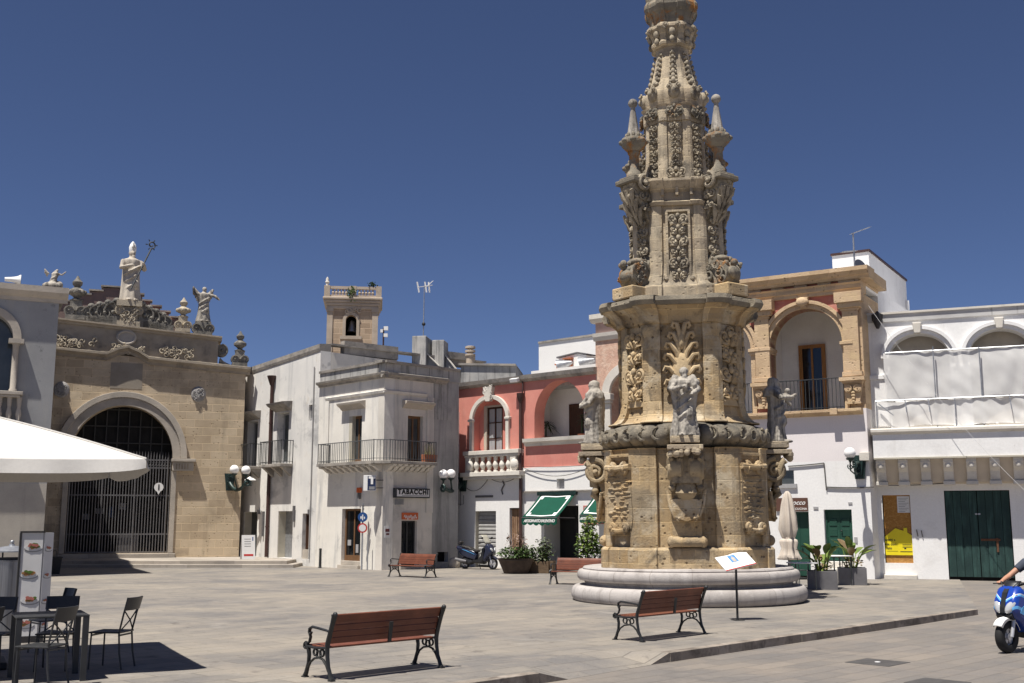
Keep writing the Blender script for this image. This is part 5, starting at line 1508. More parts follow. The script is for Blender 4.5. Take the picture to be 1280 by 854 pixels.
# ================================================================== white block on the roofs behind
Fw = Fac(F7.world(F7.u(673, 440), 4.2, 0).xy, F7.world(F7.u(745, 440), 4.2, 0).xy)
a = Fw.A
u0, u1 = Fw.u(673.5, 440), Fw.u(752, 440)
r = Fw.root('white_roof_house')
tag(r, 'plain white rooftop block standing behind the pink house', 'building')
v0_, v1_ = Fw.v(673, 430), Fw.v(745, 420)
MB().prism([(u0, 3), (u1, 3), (u1, v1_), (u0, v0_)], 0, 5).build('wall', M['white_wall'], r)
k = MB(); moulding(k, (u0, v0_), (u1, v1_), [(5.0, .004), (-.06, .004), (-.06, .09), (5.0, .09)]); k.build('coping', M['roof_edge'], r)
# roof clutter: water tank, dish cones, brick stubs
p = F7.world(F7.u(716, 462, 2), 2, F7.v(716, 466, 2))
e = empty('roof_cistern', p, F7.rot, 'low white roof box with a sagging lid in front of the white block', 'roof box')
k = MB().prism([(-.55, 0), (.95, 0), (.95, .62), (.5, .72), (-.5, .62)], -.3, .5); k.build('box', M['white_wall'], e)
MB().prism([(-.6, .63), (.5, .73), (1.0, .63), (1.0, .68), (.5, .79), (-.6, .69)], -.35, .55).build('lid', M['grey_iron'], e)
for x, y, lab, w_ in ((707, 459, 'grey cone loudspeaker on the pink house roof left of the red pot', 1.4), (735, 456, 'grey cone loudspeaker at the right end of the pink house roof', 1.2)):
    p = F7.world(F7.u(x, y, w_), w_, F7.v(x, y + 4, w_))
    e = empty('horn_loudspeaker', p, F7.rot + .4, lab, 'loudspeaker')
    MB().tube([(-.3, 0, .15), (.0, 0, .25), (.28, 0, .33)], [.32, .18, .06], 14).build('horn', M['galv'], e, smooth=40)
    MB().bar((0, 0, -.1), (0, 0, .2), .05, .05).build('bracket', M['grey_iron'], e)
for x, y, lab in ((702, 459, 'low red brick stub on the pink house roof'), (712, 452, 'red brick flue between the loudspeakers on the pink house roof')):
    p = F7.world(F7.u(x, y, 1.7), 1.7, F7.v(x, y + 6, 1.7))
    e = empty('brick_flue', p, F7.rot, lab, 'chimney')
    MB().box(-.16, .16, -.16, .16, -.2, .28).build('shaft', M['red'] if False else M['terracotta'], e, bevel=.01)
    MB().box(-.22, .22, -.2, .2, .282, .34).build('cap', M['terracotta'], e)
# ================================================================== salmon house behind the obelisk
SB = Vector(xy(836, 40.4, 650))
F8 = Fac(PB, SB)
r = F8.root('salmon_house')
tag(r, 'rough salmon rendered house with a white arched opening half hidden by the obelisk', 'building')
L = F8.L
tp = F8.v(768, 401); bnd = F8.v(768, 424)
ao0, ao1 = F8.u(764, 500), F8.u(816, 500)
vs8, vt8 = F8.v(764, 492), F8.v(790, 463); vb8 = F8.v(770, 560)
vw = F8.v(760, 583)
wall(r, M['salmon'], rect_poly(0, L, vw, bnd), [arch_poly(ao0, ao1, vb8, vs8, vt8)], 0, .5)
wall(r, M['white_wall'], rect_poly(0, L, -.02, vw - .002), [], .03, .5, name='ground_floor_wall')
wall(r, plain('faded_rose', (.52, .36, .31), .9), rect_poly(0, L, bnd + .3, tp), [], .02, .5, name='frieze')
k = MB(); moulding(k, (-.05, bnd), (L, bnd), [(.3, 0), (-.05, 0), (-.12, .15), (-.14, .29), (.3, .3)]); moulding(k, (-.15, tp), (L, tp), [(.5, 0), (-.08, 0), (-.2, .14), (-.2, .32), (.5, .36)])
k.build('cornice', M['white_stone'], r)
arch_band(ao0, ao1, vs8, vt8, .34, -.14, .02).build('arch_moulding', M['white_stone'], r, bevel=.05)
for u in (ao0 - .16, ao1 + .16):
    MB().box(u - .15, u + .17, -.1, .02, vb8, vs8 - .38).box(u - .2, u + .22, -.18, .02, vs8 - .375, vs8 - .26).box(u - .26, u + .28, -.24, .02, vs8 - .255, vs8 - .02).build('pilaster', M['white_stone'], r, bevel=.015)
MB().box(ao0 - .3, ao1 + .3, 1.4, 1.5, vb8 - .2, vt8 + .3).build('loggia_back', plain('blue_grey_wall', (.17, .19, .2), .9, 0, .4, 3), r)
MB().box(0, L, 1.6, 9, -.02, tp).build('wall_body', M['salmon'], r)
MB().box(F8.u(757, 400), F8.u(775, 400), 1.0, 3, tp, F8.v(765, 390)).build('roof_block', M['white_wall'], r)
# ================================================================== ochre stone loggia house
OB = Vector(xy(1090, 36.6, 650))
F9 = Fac(SB, OB)
r = F9.root('loggia_house')
tag(r, 'house with an ochre stone arched loggia above a white ground floor, right of the obelisk', 'building')
L = F9.L
def q9(x0, x1, y0, y1, w=0): return F9.rect(x0, x1, y0, y1, w)
vt = F9.v(1075, 334); vfr0 = F9.v(1068, 368); vfr1 = F9.v(1068, 352)
vsl = F9.v(1010, 514)
ao0, ao1 = F9.u(963.5, 460), F9.u(1054.5, 460)
vs9, vt9 = F9.v(1008, 431), F9.v(1008, 386)
bay = F9.u(1067, 450) - F9.u(951, 450)
wid = ao1 - ao0
hA = arch_poly(ao0, ao1, vsl, vs9, vt9, 28)
hB = arch_poly(ao0 - bay, ao1 - bay, vsl, vs9, vt9, 28)
vpk = F9.v(1008, 372)
d1 = q9(985, 1012.5, 640, 724); d2 = q9(1031, 1066, 637, 702); wq = q9(975, 992.5, 588, 605)
wall(r, M['red_panel'], rect_poly(0, L - .5, vsl, vpk), [hA, hB], .03, .55, name='loggia_wall')
MB().prism(rect_poly(L - .5, L, vsl, vpk), .0, 2.4).build('corner_pier', M['orange_stone'], r)
vsplit = F9.v(1030, 577)
wall(r, M['mauve_white'], rect_poly(0, L, vsplit, vsl), [], 0, .5, name='wall')
wall(r, M['white_clean'], rect_poly(0, L, -.1, vsplit - .001), [op(d1, 0.0), op(d2), op(wq)], -.004, .5, name='ground_floor_wall')
# archivolts, imposts, piers
for off in (0, -bay):
    a0, a1 = ao0 + off, ao1 + off
    arch_band(a0, a1, vs9, vt9, .16, -.05, .6, vsl, 28).build('archivolt', M['orange_stone'], r, bevel=.015)
    arch_band(a0 - .162, a1 + .162, vs9, vt9 + .162, .12, -.12, .05, None, 28).build('archivolt', M['orange_stone'], r, bevel=.02)
    for u in (a0 - .16, a1 + .16):
        MB().box(u - .22, u + .22, -.16, .61, vs9 - .12, vs9 - .001).box(u - .19, u + .19, -.11, .605, vs9 - .22, vs9 - .121).build('impost', M['orange_stone'], r, bevel=.015)
    c = (a0 + a1) / 2
    k = MB(); k.prism([(c - .12, vt9 + .02), (c + .12, vt9 + .02), (c + .2, vpk - .02), (c - .2, vpk - .02)], -.2, .0); k.ball((c, -.2, (vt9 + vpk) / 2 + .02), (.22, .1, .17), 12, 8)
    k.build('keystone', M['orange_stone'], r, smooth=50)
vcap = F9.v(1065, 382)
pl = []
for c in (F9.u(1065, 430), F9.u(954, 430), F9.u(954, 430) - bay + .0):
    hw = .26; k = MB()
    k.box(c - hw, c + hw, -.14, .03, F9.v(1067, 468), vcap - .18)
    k.box(c - hw - .07, c + hw + .07, -.19, .03, F9.v(1067, 471), F9.v(1067, 465))
    k.box(c - hw - .04, c + hw + .04, -.18, .03, vcap - .18, vcap - .1); k.box(c - hw - .12, c + hw + .12, -.25, .03, vcap - .099, vcap + .08); k.box(c - hw - .2, c + hw + .2, -.32, .03, vcap + .081, vpk)
    pl.append(c)
    k.build('pilaster', M['orange_stone'], r, bevel=.012)
# consoles with twin scrolls under the pilasters
for c in pl:
    vt_, vb_ = F9.v(1068, 472), F9.v(1068, 506)
    k = MB(); h = vt_ - vb_
    k.prism([(c - .33, vt_ - .08), (c + .33, vt_ - .08), (c + .2, vb_ + .1), (c - .2, vb_ + .1)], -.13, .03)
    k.box(c - .42, c + .42, -.3, .03, vt_ - .12, vt_); k.box(c - .34, c + .34, -.22, .03, vt_ - .2, vt_ - .121)
    for sg in (-1, 1): volute(k, (c + .15 * sg, vt_ - .38), .15, -.24, -.1, PI / 2, 1.4, sg)
    for i in range(4): k.ball((c, -.15, vt_ - .52 - .1 * i), (.09 - .012 * i, .07, .055), 8, 6)
    k.box(c - .24, c + .24, -.18, .03, vb_ + .02, vb_ + .1)
    k.build('console', M['orange_stone'], r, smooth=40)
# entablature
k = MB(); moulding(k, (0, vpk), (L + .06, vpk), [(.55, 0), (-.08, 0), (-.08, .12), (-.14, .14), (-.14, .28), (-.2, .34), (.55, .36)])
k.build('architrave', M['orange_stone'], r)
z0 = vpk + .36; z1 = vfr1 + .25
z1 = F9.v(1065, 350)
wall(r, M['red_panel'], rect_poly(0, L - .3, z0, z1), [], .02, .55, name='frieze')
k = MB(); n = 6; stp = bay / 3.9
u = pl[0]
for i in range(n):
    w_ = .34 if i == 0 else .22; k = MB()
    k.box(u - w_ - (.0), u + w_, -.10, .02, z0 + .001, z1)
    for j in range(3): k.box(u - w_ * .7 + j * w_ * .55, u - w_ * .7 + j * w_ * .55 + .1, -.13, -.1, z0 + .06, z1 - .02)
    k.build('triglyph', M['orange_stone'], r, bevel=.01)
    u -= stp
MB().box(L - .3, L + .03, -.05, 2.4, z0 + .001, z1).build('frieze_corner', M['orange_stone'], r, bevel=.01)
ch = vt - z1
prof = [(.6, 0), (-.14, 0), (-.2, ch * .2), (-.26, ch * .32), (-.32, ch * .55), (-.36, ch * .62), (-.36, ch * .95), (.6, ch)]
k = MB(); moulding(k, (0, z1 + .002), (L + .36, z1 + .002), prof)
k.box(L - .0, L + .3, .55, 2.5, z1 + .003, z1 + ch * .9)
k.build('cornice', M['orange_stone'], r)
MB().box(0, L - .01, .61, 9, z0 - .1, z1 + .1).box(0, L - .52, 2.5, 9, -.1, z0 - .102).box(L - .5, L - .002, .62 + 1.8, 9, -.1, z0 - .102).box(L - .5, L - .003, .51, 2.42, -.1, vsl - .002).build('wall_body', M['white_clean'], r)
# loggia room
k = MB(); b0, b1 = .3, L - .52
k.box(b0, b1, 2.2, 2.3, vsl - .2, vpk + .2); k.box(b0, b1, .555, 2.2, vpk + .0, vpk + .2); k.box(b0, b1, .51, 2.2, vsl - .25, vsl - .02)
for u in (ao0 - bay / 2 + wid / 2 - .06,): k.box(u - .12, u + .12, .556, 2.2, vsl, vpk)
k.build('loggia_room', M['inner_white'], r)
dq = q9(1000, 1033, 431, 512, 2.15)
leaf_door(r, 'loggia_door', M['orange_wood'], dq[0], dq[1], vsl - .02, dq[3], 2.12, M['orange_wood'], glass=M['dark_glass'], fw=.13)
leaf_door(r, 'loggia_door', M['orange_wood'], dq[0] - bay + .1, dq[1] - bay + .1, vsl - .02, dq[3], 2.12, M['lamp_green'], glass=M['dark_glass'], fw=.13)
k = MB(); moulding(k, (0, vsl - .2), (L - .1, vsl - .2), [(.5, 0), (-.05, 0), (-.1, .06), (-.26, .1), (-.26, .2), (.5, .2)])
k.box(ao1 - .45, ao1 - .2, -.34, -.27, vsl - .2, vsl + .02)
k.build('loggia_sill', M['orange_stone'], r, bevel=.01)
for off in (0, -bay):
    railing([(ao0 + off + .02, -.02), (ao1 + off - .02, -.02)], vsl, F9.v(1010, 475), .125, .009, .014, M['dark_iron'], r)
# ground floor openings
for q, nm_ in ((d1, 0), (d2, 1)):
    leaf_door(r, 'panelled_door', M['green_door'], q[0], q[1], q[2] if nm_ else .02, q[3], .16, M['green_door'], panels=4 if nm_ else 0, fw=.06)
MB().box(d2[0] - .1, d2[1] + .1, -.3, .12, -.1, d2[2] - .22).box(d2[0], d2[1], -.02, .2, d2[2] - .218, d2[2] - .002).build('doorstep', M['white_stone'], r, bevel=.015)
k = MB().box(wq[0] + .02, wq[1] - .02, .1, .12, wq[2], wq[3]); k.build('window_pane', M['dim_glass'], r)
MB().box(wq[0] - .06, wq[1] + .1, -.08, .02, wq[2] - .14, wq[2] - .002).build('window_sill', M['grey_paper'], r)
k = MB()
for x, y, w_, h_ in ((1070, 675, .1, .18), (1020, 635, .16, .08), (1063, 629, .13, .06)):
    u, v = F9.uv(x, y); k.box(u - w_ / 2, u + w_ / 2, -.03, -.004, v - h_ / 2, v + h_ / 2)
k.build('bell_push', M['grey_paper'], r)
k = MB(); sag(k, F9, (985, 583), (1030, 579), .01, -.04, .025); sag(k, F9, (1030, 579), (1033, 613), 0, -.04, .022, 2); sag(k, F9, (1033, 609), (1092, 609), .02, -.04, .028)
o = k.build('wall_cable', M['cable']); o.location = r.location; o.rotation_euler = r.rotation_euler
tag(o, 'grey cable stepping across the white wall under the ochre loggia', 'cable')
# restaurant sign
q = q9(983, 1010, 622.5, 639)
e = empty('shop_sign', F9.world((q[0] + q[1]) / 2, -.03, (q[2] + q[3]) / 2), F9.rot, 'brown shop sign with white script above the green door behind the closed parasol', 'sign')
sw, sh_ = (q[1] - q[0]) / 2, (q[3] - q[2]) / 2
MB().box(-sw - .35, sw, -.03, .022, -sh_, sh_).build('sign_board', M['brown_sign'], e)
lettering('script', 'Pintocco', .22, M['white_paint'], e, Matrix.Translation((-.1, -.034, .06)) @ UPRIGHT, shear=.35, bold=.003, depth=.002)
lettering('lettering', 'BAR & CUCINA', .10, M['white_paint'], e, Matrix.Translation((-.02, -.034, -.15)) @ UPRIGHT, spacing=1.1, bold=.002, depth=.002)
# ================================================================== white roof tower
a0 = F9.u(1041, 340, 4.5); b0 = F9.u(1087, 340, 4.5)
r = empty('roof_tower', (*F9.world(a0, 4.5, 0).xy, 0), F9.rot, 'tall white rooftop block with a grey shaded side behind the ochre loggia', 'building')
za, zb_ = F9.v(1042, 320, 4.5), F9.v(1087, 315, 4.5)
w_ = b0 - a0; zt_ = max(za, zb_)
# depth so that its far corner falls at the measured place
MB().box(0, w_, 0, 6.2, 4, zt_).build('wall', M['white_clean'], r)
MB().box(-.05, w_ + .05, -.05, 6.25, zt_ + .002, zt_ + .09).build('coping', M['brown_pipe'], r)
k = MB().tube([(w_ + .09, 5.9, zt_ - .9), (w_ + .09, 5.9, 5)], .06, 8); k.build('downpipe', M['white_paint'], r)
# aerial and dish
p = F9.world(F9.u(1069, 345, 2), 2, vt - .1)
e = empty('tv_aerial', p, R(10), 'television aerial with two slanting booms and a small dish over the ochre cornice', 'aerial')
zt_ = F9.v(1069, 291, 2) - vt + .1
MB().tube([(0, 0, 0), (0, 0, zt_)], .03, 6).build('mast', M['galv'], e)
for z, sg in ((zt_, 1), (zt_ - .62, -1)):
    k = MB(); a = Vector((-.08 * sg, 0, z - .04)); b = Vector((.55 * sg, -.2, z + .17 * sg + .02))
    k.bar(a, b, .03, .03)
    for i in range(9):
        c = a + (b - a) * (i + .5) / 9; k.bar(c + Vector((.03, -.13, 0)), c + Vector((-.03, .13, 0)), .012, .012)
    k.build('boom', M['galv'], e)
k = MB().tube([(.05, -.12, .52), (.07, -.2, .55), (.09, -.26, .57)], [.06, .2, .27], 16); k.bar((.05, 0, .5), (.08, -.4, .5), .02, .02); k.build('dish', M['steel'], e, smooth=40)
MB().box(-.75, -.15, -.1, .3, 0, .35).build('base_block', M['white_stone'], e)
# ================================================================== netted white house at the right
WA, WB = Vector(xy(1094, 37.3, 650)), Vector(xy(1280, 35.6, 650))
F10 = Fac(WA, WA + (WB - WA) * 1.9)
r = F10.root('netted_house')
tag(r, 'white house under repair with netting over its arches and a corbelled balcony band, right edge', 'building')
L = F10.L
def qA(x0, x1, y0, y1, w=0): return F10.rect(x0, x1, y0, y1, w)
vt = F10.v(1190, 388); vbt = F10.v(1190, 397.5)
vsl = F10.v(1190, 534)
pitch_ = F10.u(1251, 430) - F10.u(1148, 430)
a0, a1 = F10.u(1110, 430), F10.u(1186, 430)
vs_, vt_ = F10.v(1148, 440), F10.v(1148, 417)
vs_ = vt_ - (a1 - a0) * .42
hl = [arch_poly(a0 + i * pitch_, a1 + i * pitch_, vsl + .05, vs_, vt_, 26) for i in range(3)]
wall(r, M['white_clean'], rect_poly(.0, L, vsl, vbt), hl, .03, .6, name='wall')
osb = qA(1104.5, 1139.5, 619, 704); gd = qA(1183, 1265.5, 613, 723)
wall(r, M['white_clean'], rect_poly(0, L, -.3, vsl - .001), [op(osb), op(gd, -.06)], 0, .6, name='ground_floor_wall')
k = MB(); k.box(0, L, -.03, .6, vbt + .001, vt); k.build('parapet', surf('grey_coping', (.60, .59, .575), (.5, .49, .48), 1.0, [streak((.22, .215, .21), .8, .58, .7, 1.2)], bump=.2), r)
MB().box(-.03, L, -.08, .65, vt + .001, vt + .07).build('coping', M['white_stone'], r)
MB().box(0, L, 2.4, 9, -.3, vt - .1).box(0, .3, .602, 2.4, vsl, vt - .1).build('wall_body', M['white_clean'], r)
k = MB(); k.box(.31, L, .85, 1.0, vsl, vbt).box(.31, L, .61, .849, vbt - .3, vbt - .1).box(.31, L, .61, .849, vsl - .2, vsl); k.build('loggia_room', plain('bare_beige_wall', (.62, .56, .48), .9, 0, .25, 1.2), r)
for i in range(3):
    arch_band(a0 + i * pitch_, a1 + i * pitch_, vs_, vt_, .13, -.06, .04, None, 26).build('archivolt', M['white_clean'], r, bevel=.01)
    arch_band(a0 + i * pitch_ - .132, a1 + i * pitch_ + .132, vs_, vt_ + .132, .12, -.14, .04, None, 26).build('archivolt', M['white_clean'], r, bevel=.01)
    c = (a0 + a1) / 2 + i * pitch_
    k = MB(); k.prism([(c - .1, vt_ - .02), (c + .1, vt_ - .02), (c + .15, vt_ + .36), (c - .15, vt_ + .36)], -.2, .03); k.build('keystone', M['white_stone'], r, bevel=.03)
k = MB(); u = a0 - .12
k.box(.03, u + .05, -.05, .029, vsl + .05, vs_ - .7).box(-.0, u + .12, -.1, .028, vs_ - .699, vs_ - .55); k.build('pilaster', M['white_clean'], r, bevel=.015)
# projecting band on corbels
pj = .88
vf0, vf1 = F10.v(1190, 572.5, -pj), F10.v(1190, 541, -pj)
us = F10.u(1091.5, 560, -pj)
k = MB(); k.box(us + .0, L, -pj, -.001, vf0, vf1); k.build('balcony_band', M['white_clean'], r)
k = MB(); moulding(k, (us - .05, vf1 + .001), (L, vf1 + .001), [(-.2, 0), (-pj - .03, 0), (-pj - .1, .08), (-pj - .1, .16), (-pj - .03, .2), (-.2, .2)]); k.build('balcony_coping', M['white_stone'], r)
k = MB(); k.box(us, L, -pj - .05, -pj - .001, vf0 - .0, vf0 + .05); k.build('band_fillet', M['orange_stone'] if False else M['beige_frame'], r)
vcb = F10.v(1190, 603)
k = MB(); k.prism([(-.001, vcb - .05), (-.001, vf0 - .002), (-.66, vf0 - .002), (-.58, vf0 - .2), (-.32, vcb)], us + .05, L, axis='x'); k.build('corbel_band', plain('beige_soffit', (.60, .52, .42), .85, 0, .1, 2), r)
stp = F10.u(1157.8, 590, -.7) - F10.u(1129.7, 590, -.7); uc = F10.u(1101.5, 590, -.7)
for i in range(12):
    u = uc + stp * i
    if u > L - .3: break
    k = MB(); pr = [(-.3, vcb - .08), (-.3, vf0 - .003), (-.82, vf0 - .003), (-.84, vf0 - .12), (-.74, vf0 - .3), (-.6, vf0 - .42), (-.54, vcb + .08), (-.46, vcb - .05)]
    k.prism(pr, u - .15, u + .15, axis='x')
    k.ball((u, -.8, vf0 - .22), (.10, .06, .11), 8, 6); k.box(u - .18, u + .18, -.6, -.3, vcb - .1, vcb + .03)
    k.build('corbel', M['white_stone'], r, bevel=.02)
k = MB()
sag(k, F10, (1096, 606), (1190, 603), .05, -.2, .02); sag(k, F10, (1190, 603), (1300, 597), .03, -.2, .018)
o = k.build('wall_cable', M['cable']); o.location = r.location; o.rotation_euler = r.rotation_euler
tag(o, 'dark cable running under the corbels of the netted white house', 'cable')
pA, pB = F9.world(F9.u(1086, 390, -.1), -.1, F9.v(1086, 382, -.1)), F10.world(F10.u(1290, 645, -1.6), -1.6, F10.v(1290, 620, -1.6))
k = MB().tube([pA + (pB - pA) * t + Vector((0, 0, -.35 * 4 * t * (1 - t))) for t in [i / 20 for i in range(21)]], .007, 4)
o = k.build('overhead_cable', M['light_cable']); tag(o, 'thin pale cable slanting down in front of the netted house', 'cable')
# chipboard door and its steps
MB().box(osb[0] + .03, osb[1] - .0, .1, .14, osb[2], osb[3]).build('chipboard_panel', M['osb'], r)
MB().box(osb[0] - .0, osb[1], .16, .3, osb[2] - .9, osb[3]).build('door_void', M['room_dark'], r)
zs = road_z(37)
MB().box(osb[0] - .05, osb[1] + .1, -.26, .3, -.3, zs + .16).box(osb[0] + .04, osb[1] - .01, .002, .158, zs + .161, osb[2] - .1).build('doorstep', M['white_stone'], r, bevel=.02)
# big green door
gdz = gd[2] + .03
g0_, g1_ = gd[0], gd[1]; um_ = (g0_ + g1_) / 2
k = MB()
for (a, b) in ((g0_ + .02, um_ - .008), (um_ + .008, g1_ - .02)):
    n = 4
    for i in range(n):
        k.box(a + (b - a) * i / n + .004, a + (b - a) * (i + 1) / n - .004, .09, .15, gdz, gd[3] - .02)
d_ = k.build('garage_door', M['teal_door'], r, bevel=.006)
MB().box(g0_, g1_, .152, .3, gdz - .4, gd[3]).build('door_back', M['room_dark'], r)
rust = plain('rusty_iron', (.16, .07, .035), .8, 0, .4, 8)
MB().box(um_ + .05, um_ + .62, .06, .089, gdz + 1.15, gdz + 1.22).box(um_ + .5, um_ + .56, .055, .089, gdz + .8, gdz + 1.24).build('bolt', rust, d_)
MB().box(um_ - .08, um_ - .01, .07, .089, gdz + 1.98, gdz + 2.03).box(um_ + .01, um_ + .08, .07, .089, gdz + 1.98, gdz + 2.03).build('latch', M['galv'], d_)
k = MB()
for (u, v) in (F10.uv(1146, 666), F10.uv(1152, 667)): k.bar((u, -.08, v + .1), (u + .03, -.03, v - .12), .03, .02)
k.build('wall_hook', M['grey_iron'], r)
# posters
q = qA(1121.5, 1137, 620.5, 641, .1)
e = empty('notice', F10.world((q[0] + q[1]) / 2, .085, (q[2] + q[3]) / 2), F10.rot, 'white printed notice at the top of the chipboard door panel', 'poster')
hw, hh = (q[1] - q[0]) / 2, (q[3] - q[2]) / 2
MB().box(-hw, hw, -.004, .01, -hh, hh).build('sheet', M['paper'], e)
k = MB()
for i in range(9): k.box(-hw + .04, hw - .04 - .05 * ((i * 7) % 3), -.007, -.0045, hh - .07 - i * .055, hh - .055 - i * .055)
k.build('text_lines', M['ink_grey'], e)
q = qA(1106.5, 1141.5, 660, 694, .08)
hw, hh = (q[1] - q[0]) / 2, (q[3] - q[2]) / 2
e = empty('house_poster', F10.world((q[0] + q[1]) / 2, .07, (q[2] + q[3]) / 2), F10.rot, 'yellow house shaped poster with a chimney on the lower chipboard door', 'poster')
k = MB().prism([(-hw, -hh), (hw, -hh), (hw, hh * .42), (hw * .62, hh * .66), (hw * .62, hh * 1.0), (hw * .36, hh * 1.0), (hw * .36, hh * .78), (-.1, hh * .98), (-hw, hh * .35)], -.006, .02)
ol = k.build('board', M['yellow'], e)
for s_, t, x, y in ((.115, 'Sentiti a', -.3, .05), (.115, 'casa con', -.3, -.09), (.115, 'Prato', -.36, -.22)):
    lettering('lettering', t, s_, M['ink'], e, Matrix.Translation((x * 1.0, -.009, y)) @ UPRIGHT, bold=.002, depth=.001)
k = MB()
for i in range(3): k.box(.1, hw - .05, -.009, -.0065, -.1 - .05 * i, -.085 - .05 * i)
k.box(-hw + .05, -.05, -.009, -.0065, -hh + .12, -hh + .13); k.box(.02, hw - .04, -.009, -.0065, -hh + .10, -hh + .125); k.ball((.18, -.008, -hh + .22), (.035, .003, .03), 8, 5)
k.build('small_print', M['ink'], e)
# wall light by the parapet, left end
p = F10.world(F10.u(1096.5, 397, -.2), -.2, F10.v(1096.5, 400, -.2))
e = empty('wall_lantern', p, F10.rot, 'small dark lantern high on the wall between the ochre and netted houses', 'lamp')
MB().lathe([(.05, -.3), (.09, -.2), (.17, .0), (.19, .18), (.1, .22), (.03, .3)], n=8).build('lantern_body', M['dark_pot'], e)
MB().bar((0, 0, .2), (0, .25, .2), .05, .05).build('bracket', M['dark_pot'], e)
# netting
def net_mat():
    m, nt, b = nm('white_netting')
    tc = nd(nt, 'ShaderNodeTexCoord'); n = noise_n(nt, tc.outputs['Object'], 1.3, 4, .6, (1, 1, 1))
    nt.links.new(mix(nt, ramp(nt, n, .4, .6), (.80, .79, .77), (.70, .69, .68)), b.inputs['Base Color']); b.inputs['Roughness'].default_value = .9
    al = nd(nt, 'ShaderNodeMapRange'); al.inputs['To Min'].default_value = .68; al.inputs['To Max'].default_value = .84
    nt.links.new(n, al.inputs['Value']); nt.links.new(al.outputs[0], b.inputs['Alpha'])
    return m
NET = net_mat()
def net(name, x0, x1, yt, yb, w, lab, seed, bulge=.05):
    ua_, ub_ = F10.u(x0, 480, w), F10.u(x1, 480, w)
    zt_, zb2 = F10.v(1190, yt, w), F10.v(1190, yb, w)
    def fn(s, t):
        u = ua_ + (ub_ - ua_) * s; z = zt_ + (zb2 - zt_) * t
        nx_ = noise.noise(Vector((u * .7, z * .8, seed))) * bulge + noise.noise(Vector((u * 2.6 + z * 2.2, z * 1.2 - u * .8, seed + 5))) * bulge * .5
        fold = .02 * math.sin(u * 5.5 + z * 3.0 * math.sin(u * .9 + seed)) * (.3 + .7 * t)
        edge = -.05 * abs(math.sin(PI * (u - .2) / 1.55)) if t < .02 else 0
        edgeb = .07 * abs(math.sin(PI * (u + .3) / 1.9 + seed)) if t > .98 else 0
        return (u, w + nx_ + fold, z + edge + edgeb)
    k = MB().sheet(fn, 90, 24)
    o = k.build(name, NET, smooth=180); o.location = (F10.A.x, F10.A.y, 0); o.rotation_euler = (0, 0, F10.rot)
    tag(o, lab, 'netting', 'repair netting')
net('repair_netting', 1106, 1420, 436, 500, -.17, 'upper white repair netting hung across the arches of the netted house', 1)
net('repair_netting', 1092, 1420, 497.5, 532.5, -.62, 'lower white repair netting sagging in front of the balcony of the netted house', 4, .09)
k = MB()
for x in (1170, 1228, 1290): 
    u = F10.u(x, 500, -.3); k.tube([(u, -.32, vsl), (u, -.32, F10.v(x, 433, -.3))], .022, 6)
u0_, u1_ = F10.u(1094, 497, -.66), F10.u(1420, 497, -.66); z = F10.v(1190, 498, -.66)
k.tube([(u0_, -.66, z), (u1_, -.66, z + .02)], .025, 6); z2 = F10.v(1190, 437, -.2); k.tube([(a0 - .1, -.2, z2), (u1_, -.2, z2)], .02, 6)
for x in (1131, 1160, 1262): 
    u = F10.u(x, 500, -.7); k.bar((u, -.72, z + .03), (u + .04, -.76, z - .42), .03, .02)
k.bar((u0_ + .1, -.72, z - .1), (u0_ + .55, -.75, z - .5), .04, .03)
for u in (u0_ + .02, (u0_ + u1_) / 3, u1_ - .02): k.tube([(u, -.66, F10.v(1190, 534, -.66)), (u, -.66, z)], .02, 6)
o = k.build('scaffold_poles', M['galv']); o.location = (F10.A.x, F10.A.y, 0); o.rotation_euler = (0, 0, F10.rot)
tag(o, 'thin metal poles and rail holding the white netting', 'scaffold')

# ================================================================== wall lamps with opal globes
def lamp(name, P, rz, globes, lab, arm, big=.19):
    """bracket on the wall at P, facing -Y after rotation; globes: list of (x,y,z)"""
    e = empty(name, P, rz, lab, 'lamp', 'globe wall lamps')
    k = MB(); k.prism([(-.15, -.42), (.15, -.42), (.18, -.1), (.24, .36), (-.24, .36), (-.18, -.1)], -.10, .0)
    k.prism([(-.1, -.3), (.1, -.3), (.15, .26), (-.15, .26)], -.18, -.1)
    leaf_scrolls(k, -.13, .13, -.28, .25, -.17, rnd, 9, .07, .07)
    k.build('bracket_plate', M['lamp_green'], e, smooth=40)
    for pts, r_ in arm:
        k = MB(); k.tube(pts, r_, 8); k.build('arm', M['lamp_green'], e, smooth=60)
    for c in globes:
        k = MB(); k.lathe([(.03, -.12), (.06, -.05), (.13, -.02), (.14, .02)], (c[0], c[1], c[2] - big), 12)
        b_ = k.build('globe_cup', M['lamp_green'], e, smooth=50)
        MB().ball(c, big, 24, 16).build('globe', M['globe'], e, smooth=180)
    return e
def curve(a, b, c, d, n=12):
    a, b, c, d = map(Vector, (a, b, c, d))
    return [a * (1 - t) ** 3 + b * 3 * t * (1 - t) ** 2 + c * 3 * t * t * (1 - t) + d * t ** 3 for t in [i / n for i in range(n + 1)]]
def taper(pts, r0, r1): return (pts, [r0 + (r1 - r0) * i / (len(pts) - 1) for i in range(len(pts))])
def tip(pts, r, turns=1.1):
    return pts
